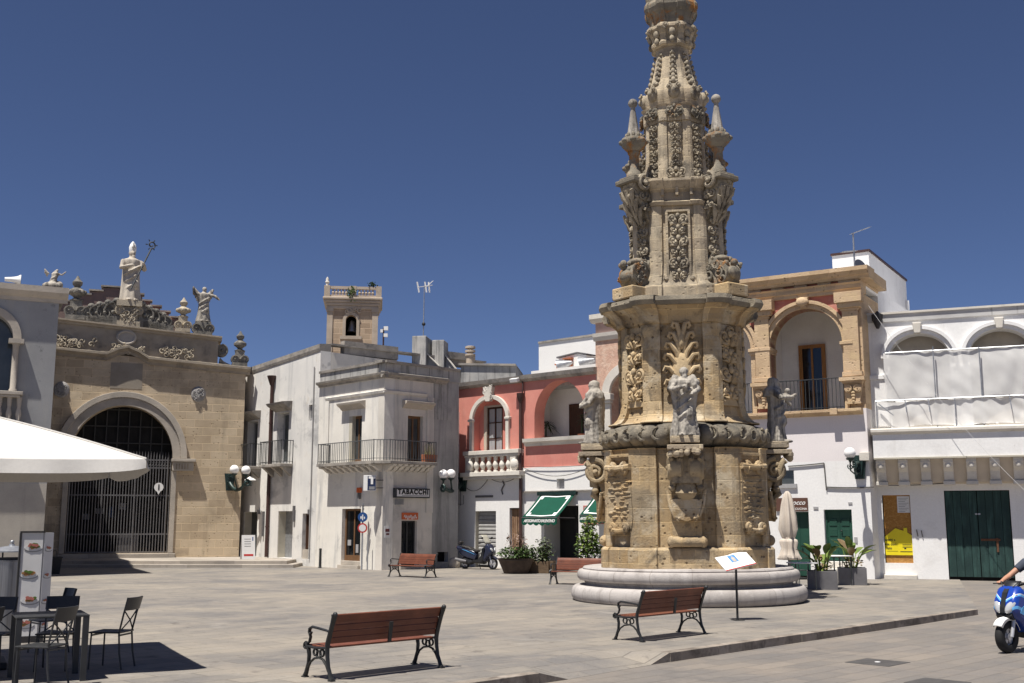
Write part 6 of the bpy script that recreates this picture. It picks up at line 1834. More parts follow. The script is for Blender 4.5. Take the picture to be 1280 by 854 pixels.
# church corner lamp: arm reaching towards the right
pl_ = F2.uv(287, 602)
P = F2.world(pl_[0], -.01, pl_[1])
c1 = at(293, 587, P.y - .9); c2 = at(307.5, 588, P.y - 1.0)
def local(P, rz, q): return tuple(Matrix.Rotation(-rz, 3, 'Z') @ (Vector(q) - Vector(P)))
g1 = local(P, F2.rot, c1); g2 = local(P, F2.rot, c2)
def bigarm(g1, g2, low):
    m = [(g1[i] + g2[i]) / 2 for i in range(3)]
    end = Vector((g2[0] * 1.05, g2[1] * 1.05, g2[2] - .45))
    a = curve((0, -.1, -.05), (g2[0] * .3, g2[1] * .4, -.5 + low), (g2[0] * .7, g2[1] * .7, -.55 + low), end)
    sp = spiral((end.x + .02, end.z - .12), .16, 1.2, PI / 2, 14, .25, -1)
    b = [(x, end.y, z) for x, z in sp]
    return [taper(a, .10, .06), (b, .05),
            ([tuple(a[6]), (g1[0], g1[1], g1[2] - .3), (g1[0], g1[1], g1[2] - .2)], .035), ([tuple(end), (g2[0], g2[1], g2[2] - .3), (g2[0], g2[1], g2[2] - .2)], .035)]
lamp('wall_lamp', P, F2.rot, [g1, g2], 'two globed green iron wall lamp on the right corner of the sandstone church', bigarm(g1, g2, .0), .205)
# pink house corner lamp reaching left
P = F7.world(F7.u(580.5, 602), -.04, F7.v(580.5, 602))
c1 = at(554.3, 593, 44.85); c2 = at(563.8, 592.5, 45.15)
g1 = local(P, F7.rot, c1); g2 = local(P, F7.rot, c2)
lamp('wall_lamp', P, F7.rot, [g2, g1], 'two globed green iron wall lamp on the left corner of the pink house', bigarm(g2, g1, .0), .19)
# ochre house lamp: seen from the front
P = F9.world(F9.u(1075, 585), -.01, F9.v(1073, 583))
g1 = local(P, F9.rot, at(1062.3, 566.5, P.y - .9))
g2 = (-g1[0] + .12, g1[1] - .1, g1[2] + .0)
def frontarm(gx):
    sg = 1 if gx[0] > 0 else -1
    pts = [(0, -.1, -.2), (gx[0] * .5, gx[1] * .6, -.28), (gx[0] * 1.1, gx[1], -.18), (gx[0] * 1.25, gx[1], .0), (gx[0] * 1.1, gx[1], gx[2] - .24), (gx[0], gx[1], gx[2] - .2)]
    sp = spiral((gx[0] * .95, -.06), .1, 1.2, PI / 2 + .8, 12, .25, -sg)
    return [(pts, .024), ([(x, gx[1], z) for x, z in sp], .018)]
lamp('wall_lamp', P, F9.rot, [g1], 'single white globe on a green iron bracket on the white wall under the ochre loggia', frontarm(g1) + frontarm(g2) + [taper(curve((0, -.1, .1), (0, -.5, .1), (0, -.7, -.1), (0, -.8, .15)), .08, .04)], .185)
p = F9.world(F9.u(1082, 570), -.1, F9.v(1082, 571))
o = MB().box(-.16, .16, -.1, .09, -.14, .14).build('junction_box', M['white_stone'], loc=p, bevel=.015); o.rotation_euler.z = F9.rot
tag(o, 'pale square junction box just above right of the single globe lamp', 'box')
# cable support over the boundary: post behind the pink lamp
p = F7.world(F7.u(578, 640), -.12, F7.v(578, 632))
k = MB().tube([(0, 0, 0), (0, 0, 1.0)], .02, 6)
for sx in (-.13, .13): k.tube([(0, 0, .05), (sx, 0, .06), (sx, 0, .42)], .014, 5)
o = k.build('cable_bracket', M['grey_iron'], loc=p); tag(o, 'little trident shaped iron bracket below the pink house lamp', 'bracket')
# ================================================================== baroque obelisk
MX, MY = 4.23, 27.2
def zz(py, Y=MY): return at(850, py, Y).z
def rr_(px, z): return px * (MY * _cp + (z - HC) * _sp) / FPX
MROT = R(-8)
mon = empty('obelisk', (MX, MY, 0), MROT, 'tall carved baroque stone obelisk with statues on round grey steps in the square', 'monument')
mon.rotation_euler.y = R(-.22)
# --- round steps
def jit(prof, n=72, amp=.012, seed=0):
    k = MB(); k.lathe([(q * .957, z) for q, z in prof], n=n)
    for i, (x, y, z) in enumerate(k.v):
        d = noise.noise(Vector((x * 1.3, y * 1.3, z * 2 + seed))) * amp + noise.noise(Vector((x * 5, y * 5, z * 6 + seed))) * amp * .5
        r_ = math.hypot(x, y)
        if r_ > .1: k.v[i] = (x * (1 + d / r_), y * (1 + d / r_), z + d * .5)
    return k
def torus_prof(r, z0, z1, n=9, bulge=1.0):
    zc, h = (z0 + z1) / 2, (z1 - z0) / 2
    return [(r - h * .7 * bulge + h * .7 * bulge * math.cos(t), zc + h * math.sin(t)) for t in [-PI / 2 + PI * i / n for i in range(n + 1)]]
k = jit([(2.6, -.1), (2.72, -.1)] + torus_prof(2.93, .0, .36) + [(2.6, .375), (2.3, .38)], seed=1)
k.build('step', M['step_stone'], mon, smooth=40)
k = jit([(2.3, .3), (2.57, .37), (2.56, .40), (2.60, .44), (2.585, .47)] + torus_prof(2.77, .475, .73) + [(2.62, .735), (2.63, .76), (2.60, .795), (1.6, .80)], seed=5)
k.build('step', M['step_stone'], mon, smooth=40)

# --- folded octagonal sections
def section(ac, ad, brk=.07, wc=.60, wd=.62, brd=None):
    """outline: cardinal faces at apothem ac, diagonal faces at ad; pilaster breaks near the corners"""
    brd = brk if brd is None else brd
    s2 = math.sqrt(.5)
    # corner where face cardinal(x=ac) meets diagonal (x+y = ad*sqrt2)
    t_c = ad / s2 - ac                       # tangential half width of the cardinal face
    t_d = (ac / s2 - ad)
    out = []
    for q in range(8):
        a = q * PI / 4
        ca, sa = math.cos(a), math.sin(a)
        if q % 2 == 0: A, T, w, b = ac, t_c, wc, brk
        else: A, T, w, b = ad, abs(t_d), wd, brd
        for (t, o) in ((-T * .94, b), (-T * w, b), (-T * w * .96, 0), (T * w * .96, 0), (T * w, b), (T * .94, b)):
            out.append(((A + o) * ca - t * sa, (A + o) * sa + t * ca))
    return out
def tier(levels, name, mat, smooth=None, amp=.008, seed=0, **kw):
    k = MB(); rings = []
    for lv in levels:
        z, ac, ad = lv[:3]; kk = dict(kw)
        if len(lv) > 3: kk.update(lv[3])
        rings.append([(x, y, z) for x, y in section(ac, ad, **kk)])
    k.loft(rings)
    for i, (x, y, z) in enumerate(k.v):
        d = noise.noise(Vector((x * 2.2, y * 2.2, z * 2.2 + seed))) * amp
        k.v[i] = (x + d, y + d * .7, z + d * .4)
    return k.build(name, mat, mon, smooth, bevel=.012)
FL = dict(brk=.02)
# plinth and first body
zB, zP, z1 = .79, 1.27, 3.50
tier([(zB, 1.95, 2.2), (zP - .05, 1.95, 2.2), (zP, 1.9, 2.15)], 'plinth', M['mon_gold'], brk=.05, seed=2)
lv = [(zP + .001, 1.80, 2.05)]
for i in range(1, 9): lv.append((zP + (z1 - zP) * i / 8, 1.80, 2.05))
lv += [(z1 + .02, 1.86, 2.11)]
tier(lv, 'pedestal_body', M['mon_gold'], brk=.09, seed=3)
# dark gadrooned garland ring
def ring_tier(z0, z1_, r_in, r_out, count, name, mat):
    k = MB(); n = 16 * count
    prof = [(0, .0), (.12, .55), (.3, .9), (.5, 1.0), (.7, .9), (.88, .55), (1, .0)]
    rings = []
    for t, b in prof:
        ring = []
        for i in range(n):
            a = 2 * PI * i / n
            lob = abs(math.sin(a * count / 2)) ** .5
            oct_ = 1.0 / max(.9, math.cos(((a + PI / 8) % (PI / 4)) - PI / 8))
            q = r_in + (r_out - r_in) * b * (.55 + .45 * lob)
            ring.append((q * math.cos(a), q * math.sin(a), z0 + (z1_ - z0) * t))
        rings.append(ring)
    k.loft(rings)
    return k
z2 = 4.12
k = ring_tier(z1 + .03, z2, 1.70, 2.13, 36, 'garland', M['mon_dark'])
for i in range(32):
    a = 2 * PI * i / 32; 
    m_ = Matrix.Rotation(a - PI / 2 + PI / 32, 4, 'Z')
    st = len(k.v); sp = spiral((0, (z1 + z2) / 2 + .02), .17, 1.0, PI / 2, 12, .45, 1 if i % 2 else -1)
    k.tube([(x, 2.06, z) for x, z in sp], .035, 5); k.xf(m_, st)
k.build('garland_ring', M['mon_dark'], mon, smooth=55)
# --- second body with swept foot and heavy cornice
z3 = zz(402, MY - 1.6); z4 = zz(366, MY - 2.0)
F_ = [(0.0, 1.70, 1.74), (.03, 1.70, 1.74), (.06, 1.58, 1.64), (.16, 1.48, 1.56), (.30, 1.41, 1.52), (.5, 1.37, 1.50), (.8, 1.35, 1.49)]
lv = [(z2 + a, b, c) for a, b, c in F_] + [(z2 + .8 + (z3 - z2 - .8) * i / 5, 1.35, 1.49) for i in range(1, 6)]
tier(lv, 'second_body', M['mon_gold'], brk=.10, seed=6, wc=.66, wd=.60)
H_ = z4 - z3
lv = [(z3 + .001, 1.40, 1.52), (z3 + .1 * H_, 1.44, 1.56), (z3 + .3 * H_, 1.47, 1.60), (z3 + .45 * H_, 1.56, 1.68), (z3 + .6 * H_, 1.70, 1.82), (z3 + .64 * H_, 1.76, 1.88)]
tier(lv, 'cornice', M['mon_gold'], brk=.12, seed=8, wc=.66, wd=.6, amp=.02)
lv = [(z3 + .642 * H_, 1.80, 1.92), (z3 + .8 * H_, 1.86, 1.98), (z3 + .97 * H_, 1.83, 1.95), (z4, 1.76, 1.88), (z4 + .05, 1.4, 1.5)]
tier(lv, 'cornice_slab', M['mon_dark'], brk=.13, seed=9, wc=.66, wd=.6, amp=.035)
# --- third stage
z5 = zz(357, MY - 1.3); z6 = zz(256, MY - 1.1); z7 = zz(224, MY - 1.1)
tier([(z4 + .03, 1.36, 1.46), (z5, 1.36, 1.46), (z5 + .04, 1.3, 1.4)], 'stage_plinth', M['mon_pale'], brk=.06, seed=10)
lv = [(z5 + .02, 1.24, 1.34), (z5 + .12, 1.16, 1.25), (z5 + .35, 1.09, 1.18), (z5 + .6, 1.06, 1.15)] + [(z5 + .6 + (z6 - z5 - .6) * i / 4, 1.06 - .01 * i, 1.15 - .01 * i) for i in range(1, 5)]
tier(lv, 'shaft', M['mon_pale'], brk=.07, seed=11, wc=.7)
a6 = 1.02
lv = [(z6, a6 + .08, a6 + .12), (z6 + .08, a6 + .13, a6 + .17), (z6 + .14, a6 + .02, a6 + .10), (z7 - .3, a6 + .0, a6 + .08), (z7 - .22, a6 + .1, a6 + .14), (z7 - .06, a6 + .22, a6 + .26), (z7, a6 + .22, a6 + .26), (z7 + .04, a6, a6)]
tier(lv, 'shaft_moulding', M['mon_pale'], brk=.05, seed=12)
# --- fourth stage and slender top
z8 = zz(163); z9 = zz(143); 
def rp(px, py): return rr_(px, zz(py))
ra, rb = rp(36, 215) * .97, rp(34.5, 170) * .95
lv = [(z7 + .02, ra + .14, ra + .16), (z7 + .15, ra + .04, ra + .06)] + [(z7 + .15 + (z8 - z7 - .15) * i / 3, ra + (rb - ra) * i / 3, ra + (rb - ra) * i / 3 + .03) for i in range(1, 4)]
tier(lv, 'shaft', M['mon_pale'], brk=.05, seed=13)
r8 = rp(38, 152) * .95
tier([(z8 + .001, rb + .06, rb + .06), (z8 + .08, r8, r8), (z9 - .06, r8, r8), (z9, r8 + .05, r8 + .05), (z9 + .05, r8 - .1, r8 - .1)], 'shaft_band', M['mon_pale'], brk=.04, seed=14)
# bulb: gadrooned base narrowing to the neck
prof = [(141, 34), (136, 35.5), (130, 37), (124, 36.5), (119, 34), (113, 30), (105, 27), (97, 24.8), (88, 22.8), (79, 21.3), (70, 20.4), (66, 20.8)]
k = MB(); rings = []
for py, px in prof:
    z = zz(py); q = rr_(px, z); ring = []
    lob = max(0, min(1, (py - 108) / 16.0))
    for i in range(96):
        a = 2 * PI * i / 96
        oct_ = 1 / math.cos(((a + PI / 8) % (PI / 4)) - PI / 8) * .965
        g_ = 1 - .10 * lob * (1 - abs(math.sin(4 * a + PI / 2)) ** .6)
        ring.append((q * g_ * (oct_ if lob < .4 else 1) * math.cos(a), q * g_ * (oct_ if lob < .4 else 1) * math.sin(a), z))
    rings.append(ring)
k.loft(rings); k.build('bulb', M['mon_pale'], mon, smooth=35)
def ost(pairs, name, mat, brk=.03, seed=20, amp=.012):
    return tier([(zz(py), rp(px, py) * .95, rp(px, py) * .95 + .02) for py, px in pairs], name, mat, brk=brk, seed=seed, amp=amp)
ost([(66, 21), (64, 25), (61, 25.5), (58, 24), (52, 25), (47, 28), (44, 30.5), (41, 30), (38, 26.5)], 'capital', M['mon_pale'], seed=15)
ost([(38.5, 25), (30, 26), (25, 28), (22, 31), (17, 33), (13, 33), (8, 30), (4, 31), (1, 29), (-4, 22), (-10, 16)], 'crown_moulding', M['mon_lichen'], seed=16, amp=.03)
ost([(-9, 15), (-20, 14), (-40, 13), (-44, 17), (-48, 14), (-50, 6)], 'summit_pedestal', M['mon_pale'], seed=17)

# --- carved ornament helpers: local face frame (t right, z up) at angle a, apothem ap
def onface(k, st, a, ap, tilt=0.0):
    """geometry drawn with front facing -Y at y=0 is moved onto the face whose outward direction has angle a"""
    Mx = Matrix.Rotation(a + PI / 2, 4, 'Z') @ Matrix.Translation((0, -ap, 0))
    k.xf(Mx, st)
def cscroll(k, x, z, s_, sg, up, r0, y=-.05):
    sp = spiral((x, z), s_, 1.25, PI / 2 if up else -PI / 2, 16, .2, sg)
    k.tube([(p[0], y - .02 - .035 * (j / 16), p[1]) for j, p in enumerate(sp)], [r0 * (1 - .35 * j / 16) for j in range(17)], 6)
    k.ball((x, y - .06, z), r0 * 1.1, 7, 5)
def drop_chain(k, x, z0, z1_, s_, y=-.03):
    """hanging festoon: paired leaves, scrolls and buds"""
    n = max(2, int((z1_ - z0) / (s_ * 1.02)))
    for i in range(n):
        z = z0 + (z1_ - z0) * (i + .5) / n
        q = s_ * (1.0 if i % 2 else .85)
        for sg in (-1, 1):
            cscroll(k, x + sg * q * .52, z, q * .42, sg, i % 2 == 0, q * .15, y)
            for an in (.15, .75, 1.35):
                dx, dz = sg * math.cos(an), math.sin(an)
                b = (x + sg * q * .12, y - .04, z - q * .62)
                k.tube([b, (b[0] + dx * q * .38, y - .10, b[2] + dz * q * .38), (b[0] + dx * q * .72, y - .05, b[2] + dz * q * .72)], [q * .09, q * .13, q * .015], 4)
        k.ball((x, y - .07, z + q * .2), (q * .2, q * .18, q * .28), 8, 6)
CARD = [0, PI / 2, PI, -PI / 2]; DIAG = [PI / 4 + PI / 2 * i for i in range(4)]
# fourth stage drops
for a in CARD + DIAG:
    k = MB(); drop_chain(k, 0, z7 + .3, z8 - .05, .15); drop_chain(k, 0, z7 + .05, z7 + .4, .26)
    onface(k, 0, a, (ra + rb) / 2 + .02, 0); k.build('carved_drop', M['mon_carve2'], mon, smooth=50)
    k = MB(); drop_chain(k, 0, z8 + .08, z9 - .05, .2)
    for sg in (-1, 1): cscroll(k, .16 * sg, (z8 + z9) / 2, .1, sg, True, .035)
    onface(k, 0, a, r8 + .0); k.build('carved_rosette', M['mon_lichen'], mon, smooth=50)
    # neck strings and bulb masks
    k = MB()
    for i in range(7):
        py = 112 - i * 6.5; z = zz(py); q = .09 - .006 * i
        apx = rr_(29.5 - i * 1.35 if i else 32, z) * .95
        st = len(k.v); k.ball((0, -.03, z), (q * .7, q * .7, q), 7, 6)
        for sg in (-1, 1): k.ball((sg * q * .8, -.02, z - .03), (q * .5, q * .5, q * .6), 6, 5)
        onface(k, st, a, apx)
    st = len(k.v)
    zc = zz(127); k.ball((0, 0, zc), (.16, .12, .2), 9, 7); k.ball((0, -.1, zc), (.07, .07, .09), 7, 5)
    for sg in (-1, 1): cscroll(k, .12 * sg, zc + .1, .08, sg, True, .03, -.06)
    onface(k, st, a, rr_(36, zc))
    k.build('neck_garland', M['mon_carve2'], mon, smooth=50)
    # capital heads
    k = MB(); zc = zz(50); k.ball((0, -.02, zc), (.10, .08, .12), 8, 6)
    for sg in (-1, 1): cscroll(k, .15 * sg, zz(43), .085, sg, False, .035, -.06)
    k.ball((.0, -.03, zz(59)), (.07, .06, .1), 7, 5)
    onface(k, 0, a, rp(25, 50)); k.build('capital_scroll', M['mon_carve2'], mon, smooth=50)
# third stage: framed festoon on each cardinal face, thinner on the diagonals
for a in CARD:
    k = MB(); drop_chain(k, 0, z5 + .22, z6 - .2, .25, -.05)
    onface(k, 0, a, 1.05); k.build('carved_festoon', M['mon_carve2'], mon, smooth=50)
    k = MB(); w_ = .27
    for sg in (-1, 1): k.box(sg * w_ - .03, sg * w_ + .03, -.07, .02, z5 + .2, z6 - .12)
    k.box(-w_ + .031, w_ - .031, -.07, .02, z6 - .17, z6 - .12)
    for sg in (-1, 1): cscroll(k, sg * (w_ + .05), z5 + .2, .07, sg, False, .035)
    for t in (-.35, 0, .35): k.box(t - .035, t + .035, -.10, .0, z6 + .25, z6 + .45)
    onface(k, 0, a, 1.05); k.build('panel_frame', M['mon_pale'], mon, bevel=.01)
for a in DIAG:
    # festoon
    k = MB(); drop_chain(k, 0, z5 + .62, z6 - .25, .2, -.05); onface(k, 0, a, 1.16); k.build('carved_festoon', M['mon_carve2'], mon, smooth=50)
    # great scroll foot
    k = MB(); s_ = .40
    zf = z5 + s_ * .72
    def rad_scroll(k, r0, z, s_, w0, sg, a0, turns=1.5):
        sp = spiral((r0, z), s_ * .84, turns, a0, None, .16, sg); n = len(sp)
        k.tube([(0, -p[0], p[1]) for p in sp], [s_ * .2 * (1 - .5 * i / n) for i in range(n)], 8, flat=max(.3, w0 / (s_ * .2)), upv=(1, 0, 0))
        k.ball((0, -r0, z), (w0 * 1.04, s_ * .25, s_ * .25), 8, 6)
        st = len(k.v); k.prism([(r0 + s_ * .8 * math.cos(2 * PI * i / 16), z + s_ * .8 * math.sin(2 * PI * i / 16)) for i in range(16)], -w0 * .82, w0 * .82, axis='x')
        for i in range(st, len(k.v)): x, y, z_ = k.v[i]; k.v[i] = (x, -y, z_)
    rad_scroll(k, 1.50, zf, s_, .30, 1, PI * .5)
    k.tube([(0, -1.5, zf + s_ * .8), (0, -1.25, zf + s_ * .72), (0, -1.12, zf + s_ * 1.2), (0, -1.06, zf + s_ * 1.9)], [.08, .08, .07, .05], 8, flat=3.0, upv=(1, 0, 0))
    for sg in (-1, 1):
        st = len(k.v); leaf_scrolls(k, -.25, .25, zf - .25, zf + .25, 0, rnd, 8, .11, .08)
        k.xf(Matrix.Translation((sg * .27, -1.5, 0)) @ Matrix.Rotation(sg * PI / 2, 4, 'Z'), st)
    k.ball((0, -1.5 - s_ * .8, zf), (.2, .1, .16), 9, 7)
    k.ball((0, -1.45, zf + s_ * .98), (.22, .2, .1), 9, 7)
    for i in range(10):
        k.ball((rnd.uniform(-.25, .25), -1.55 - rnd.uniform(-.2, .34), zf + s_ * .8 * rnd.uniform(.4, 1.2)), rnd.uniform(.05, .1), 6, 5)
    k.xf(Matrix.Rotation(a + PI / 2, 4, 'Z')); k.build('scroll_foot', M['mon_lichen'], mon, smooth=45)
    k = MB(); k.box(-.36, .36, -1.95, -1.0, z4 + .02, z5 - .0); k.xf(Matrix.Rotation(a + PI / 2, 4, 'Z')); k.build('scroll_block', M['mon_gold'], mon, bevel=.03)
    # console head with big volutes carrying a finial
    k = MB(); zc = (z6 + z7) / 2 + .18
    rad_scroll(k, 1.42, zc + .02, .30, .26, -1, PI * .5)
    rad_scroll(k, 1.36, z6 + .08, .15, .18, 1, PI * .2)
    k.tube([(0, -1.66, zc - .05), (0, -1.56, zc - .28), (0, -1.36, z6 + .02), (0, -1.24, z6 - .22)], [.1, .11, .10, .05], 8, flat=2.0, upv=(1, 0, 0))
    for sg in (-1, 1):
        st = len(k.v); cscroll(k, 0, 0, .21, sg, True, .06, -.03)
        k.xf(Matrix.Translation((sg * .25, -1.40, zc + .05)) @ Matrix.Rotation(sg * PI / 2, 4, 'Z'), st)
    for i in range(12): k.ball((rnd.uniform(-.24, .24), -1.58 - rnd.uniform(-.1, .12), zc + rnd.uniform(-.3, .2)), rnd.uniform(.04, .085), 6, 5)
    k.prism([(-1.08, z6 - .4), (-1.2, z6 - .3), (-1.38, z6 - .02), (-1.56, zc - .2), (-1.62, zc + .1), (-1.08, z7 - .11)], -.2, .2, axis='x')
    for i, (ry, zt2) in enumerate(((-1.62, zc - .2), (-1.5, z6 + .08), (-1.36, z6 - .12))):
        for sx in (-.6, 0, .6): k.tube([(sx * .12, ry + .04, zt2 - .3), (sx * .26, ry - .08, zt2 - .1), (sx * .34, ry - .12, zt2 + .08), (sx * .3, ry - .17, zt2 + .03)], [.03, .06, .045, .012], 5)
    for sg in (-1, 1):
        st = len(k.v); drop_chain(k, 0, z6 - .15, zc - .1, .2, 0); k.xf(Matrix.Translation((sg * .2, -1.32, 0)) @ Matrix.Rotation(sg * PI / 2, 4, 'Z'), st)
    k.xf(Matrix.Rotation(a + PI / 2, 4, 'Z')); k.build('console_scroll', M['mon_carve2'], mon, smooth=45)
    k = MB(); k.box(-.34, .34, -1.80, -.95, z7 - .10, z7 + .03); k.box(-.28, .28, -1.72, -.95, z7 + .031, z7 + .10); k.xf(Matrix.Rotation(a + PI / 2, 4, 'Z')); k.build('finial_block', M['mon_dark'], mon, bevel=.03)
    # finial
    fx, fy = 1.45 * math.cos(a), 1.45 * math.sin(a)
    zt_ = zz(128) - .27; fh = zt_ - z7 - .1
    k = MB(); k.lathe([(.2, .0), (.2, .06 * fh), (.13, .1 * fh), (.12, .28 * fh), (.16, .31 * fh), (.15, .33 * fh)], (fx, fy, z7 + .1), 8)
    k.lathe([(.16, .33 * fh), (.30, .40 * fh), (.33, .45 * fh), (.30, .49 * fh), (.15, .52 * fh)], (fx, fy, z7 + .1), 16)
    for i in range(8):
        b = 2 * PI * i / 8; k.ball((fx + .29 * math.cos(b), fy + .29 * math.sin(b), z7 + .1 + .45 * fh), (.09, .09, .07), 7, 5); k.ball((fx + .17 * math.cos(b), fy + .17 * math.sin(b), z7 + .1 + .53 * fh), (.05, .05, .08), 6, 5)
    k.build('finial_base', M['mon_lichen'], mon, smooth=45)
    k = MB(); k.lathe([(.16, .5 * fh), (.14, .6 * fh), (.055, .88 * fh), (.06, .9 * fh)], (fx, fy, z7 + .1), 8); k.ball((fx, fy, z7 + .1 + .95 * fh), .12, 14, 10)
    k.build('finial_spire', M['statue'], mon, smooth=40)
# second body: crest on each cardinal face, scrollwork strips on the diagonals
for a in CARD:
    k = MB(); zc = z3 - 1.0
    for sg in (-1, 1):
        for (x, z, q) in ((.11, .98, 1.0), (.20, .74, 1.0), (.28, .50, 1.0), (.31, .22, .9), (.32, -.08, .9), (.30, -.4, .85)):
            z += zc
            k.tube([(sg * .04, -.06, z - .52 * q), (sg * x * .45, -.10, z - .2 * q), (sg * x * .9, -.12, z), (sg * (x + .07), -.12, z + .02), (sg * (x + .10), -.11, z - .06), (sg * (x + .06), -.10, z - .11), (sg * (x + .02), -.09, z - .08)], [.05, .062, .055, .05, .045, .036, .03], 7)
            k.tube([(sg * x * .3, -.05, z - .5), (sg * x * .8, -.07, z - .3), (sg * (x * .8 + .05), -.06, z - .18)], [.03, .05, .02], 6)
    k.ball((0, -.1, zc + .55), (.09, .09, .2), 8, 7); k.ball((0, -.08, zc - .2), (.25, .1, .5), 10, 8)
    leaf_scrolls(k, -.3, .3, zc - .8, zc - .2, -.0, rnd, 16, .1, .12)
    onface(k, 0, a, 1.38); k.build('carved_crest', M['mon_carve'], mon, smooth=50)
for a in DIAG:
    k = MB(); drop_chain(k, 0, z2 + .55, z3 - .1, .34, -.05)
    leaf_scrolls(k, -.25, .25, z2 + .6, z3 - .15, 0, rnd, 26, .12, .12)
    k.prism([(-.28, z2 + .42), (.28, z2 + .42), (.05, z2 + .75), (-.05, z2 + .75)], -.08, .0)
    onface(k, 0, a, 1.50); k.build('carved_strip', M['mon_carve'], mon, smooth=50)
# first body: worn cartouches on the diagonals
for j, a in enumerate(DIAG):
    k = MB(); rr = random.Random(40 + j)
    b0, b1 = zP + .42, z1 - .45
    k.prism([(-.38, b0), (.38, b0), (.43, b0 + .25), (.38, b1 - .35), (.40, b1), (-.40, b1), (-.38, b1 - .35), (-.43, b0 + .25)], -.10, .02)
    for sg in (-1, 1): cscroll(k, sg * .22, b1 - .0, .13, sg, True, .07, -.1); cscroll(k, sg * .24, b0 + .02, .12, -sg, False, .06, -.1)
    k.tube([(-.4, -.13, b1 + .05), (.0, -.17, b1 + .02), (.4, -.13, b1 + .05)], .075, 8)
    k.tube([(-.3, -.13, b0 - .02), (.0, -.17, b0 - .06), (.3, -.13, b0 - .02)], .06, 8)
    n = 75
    for i in range(n):
        u = rr.uniform(-.3, .3); v = b0 + .2 + (b1 - b0 - .35) * (int(rr.uniform(0, 9)) + .5) / 9
        k.ball((u, -.10, v + rr.uniform(-.03, .03)), (rr.uniform(.03, .13), rr.uniform(.02, .045), rr.uniform(.012, .032)), 7, 5)
    k.box(-.52, .52, -.06, .02, z1 - .16, z1 - .08); k.box(-.5, .5, -.03, .02, z1 - .24, z1 - .161)
    onface(k, 0, a, 2.06); k.build('worn_cartouche', M['mon_gold'], mon, smooth=40)
# consoles carrying the statues
zst = 3.75
for j, a in enumerate(CARD):
    k = MB()
    k.prism([(-1.78, zP + .1), (-1.95, zP + .1), (-1.98, zP + .3), (-1.92, zP + .8), (-1.94, 2.35), (-2.05, 2.7), (-2.05, z1 - .1), (-1.78, z1 - .1)], -.33, .33, axis='x')
    k.tube([(-.36, -1.95, zP + .13), (-.36 + .72 * .02, -1.95, zP + .13), (.36, -1.95, zP + .13)], [.12, .12, .12], 12)
    for sg in (-1, 1): k.ball((sg * .36, -1.95, zP + .13), (.10, .135, .135), 10, 8)
    k.prism([(-.36, 2.35), (.36, 2.35), (.27, 1.95), (.0, 1.85), (-.27, 1.95)], -2.14, -1.9)
    for sg in (-1, 1):
        k.tube([(sg * .42, -2.0, 2.55), (sg * .36, -2.05, 2.2), (sg * .26, -2.08, 1.95), (sg * .14, -2.08, 1.9)], [.05, .05, .045, .03], 7)
        cscroll(k, sg * .17, 1.92, .06, sg, False, .03, -2.08)
    k.xf(Matrix.Rotation(a + PI / 2, 4, 'Z')); k.build('console_shaft', M['mon_gold'], mon, smooth=35)
    k = MB()
    for i, x in enumerate((-.33, -.12, .12, .33)):
        k.ball((x * .95, -2.16, 2.60), (.085, .085, .08), 9, 7)
        k.tube([(x * .85, -2.14, 2.66), (x * .95, -2.24, 2.95), (x * 1.05, -2.28, 3.15), (x * 1.0, -2.36, 3.30), (x * .95, -2.42, 3.22)], [.075, .085, .09, .07, .04], 8)
    for sg in (-1, 1):
        st = len(k.v)
        sp = spiral((0, 0), .30, 1.6, PI / 2, None, .16, -1); n = len(sp)
        k.tube([(p[0], -.05, p[1]) for p in sp], [.075 * (1 - .5 * i / n) for i in range(n)], 8); k.prism([(.26 * math.cos(2 * PI * i / 16), .26 * math.sin(2 * PI * i / 16)) for i in range(16)], -.03, .2)
        k.ball((0, -.08, 0), .07, 8, 6)
        if sg < 0:
            for i in range(st, len(k.v)): x, y, z_ = k.v[i]; k.v[i] = (-x, y, z_)
        k.xf(Matrix.Translation((sg * .30, -2.15, 3.05)) @ Matrix.Rotation(sg * PI / 2, 4, 'Z'), st)
    k.tube([(0, -2.12, 2.8), (0, -2.2, 2.5), (0, -2.02, 2.3)], [.08, .12, .06], 8, flat=2.2, upv=(1, 0, 0))
    k.box(-.3, .3, -2.3, -1.75, 2.7, 3.42)
    k.xf(Matrix.Rotation(a + PI / 2, 4, 'Z')); k.build('console_head', M['console_stone'], mon, smooth=45)
    k = MB()
    k.box(-.40, .40, -2.56, -1.7, z1 - .06, z1 + .05); k.box(-.33, .33, -2.5, -1.72, zst - .16, zst - .0)
    for i in range(12): k.ball((rnd.uniform(-.36, .36), -2.5 + rnd.uniform(-.06, .05), z1 - .1 + rnd.uniform(-.06, .04)), rnd.uniform(.05, .1), 6, 5)
    k.xf(Matrix.Rotation(a + PI / 2, 4, 'Z')); k.build('statue_base', M['mon_pale'], mon, bevel=.02)
# statues on the consoles
def place_statue(a, k, lab, turn=0.0, vox=.022, r=2.22):
    d = Vector((math.cos(a + MROT), math.sin(a + MROT), 0))
    o = sculpt(k, 'saint_statue', vox, M['statue'], loc=Vector((MX, MY, zst - .01)) + d * r, smooth_it=1, jitter=.012)
    o.rotation_euler.z = a + MROT + PI / 2 + turn
    return tag(o, lab, 'statue', 'saint statues on the obelisk')
sh_ = 1.60
a_front = -PI / 2
k = figure(sh_, 12, [[(-.10, 0, .79), (-.165, -.05, .68), (-.12, -.15, .66), (-.03, -.18, .69)], [(.10, 0, .79), (.165, -.06, .66), (.10, -.17, .60)]], beard=True)
for sg in (-1, 1): k.tube([(sg * .17, .02, 1.38), (sg * .25, -.06, 1.22), (sg * .22, -.10, 1.0), (sg * .2, -.02, .6), (sg * .22, .02, .1)], [.09, .11, .09, .06, .05], 9)
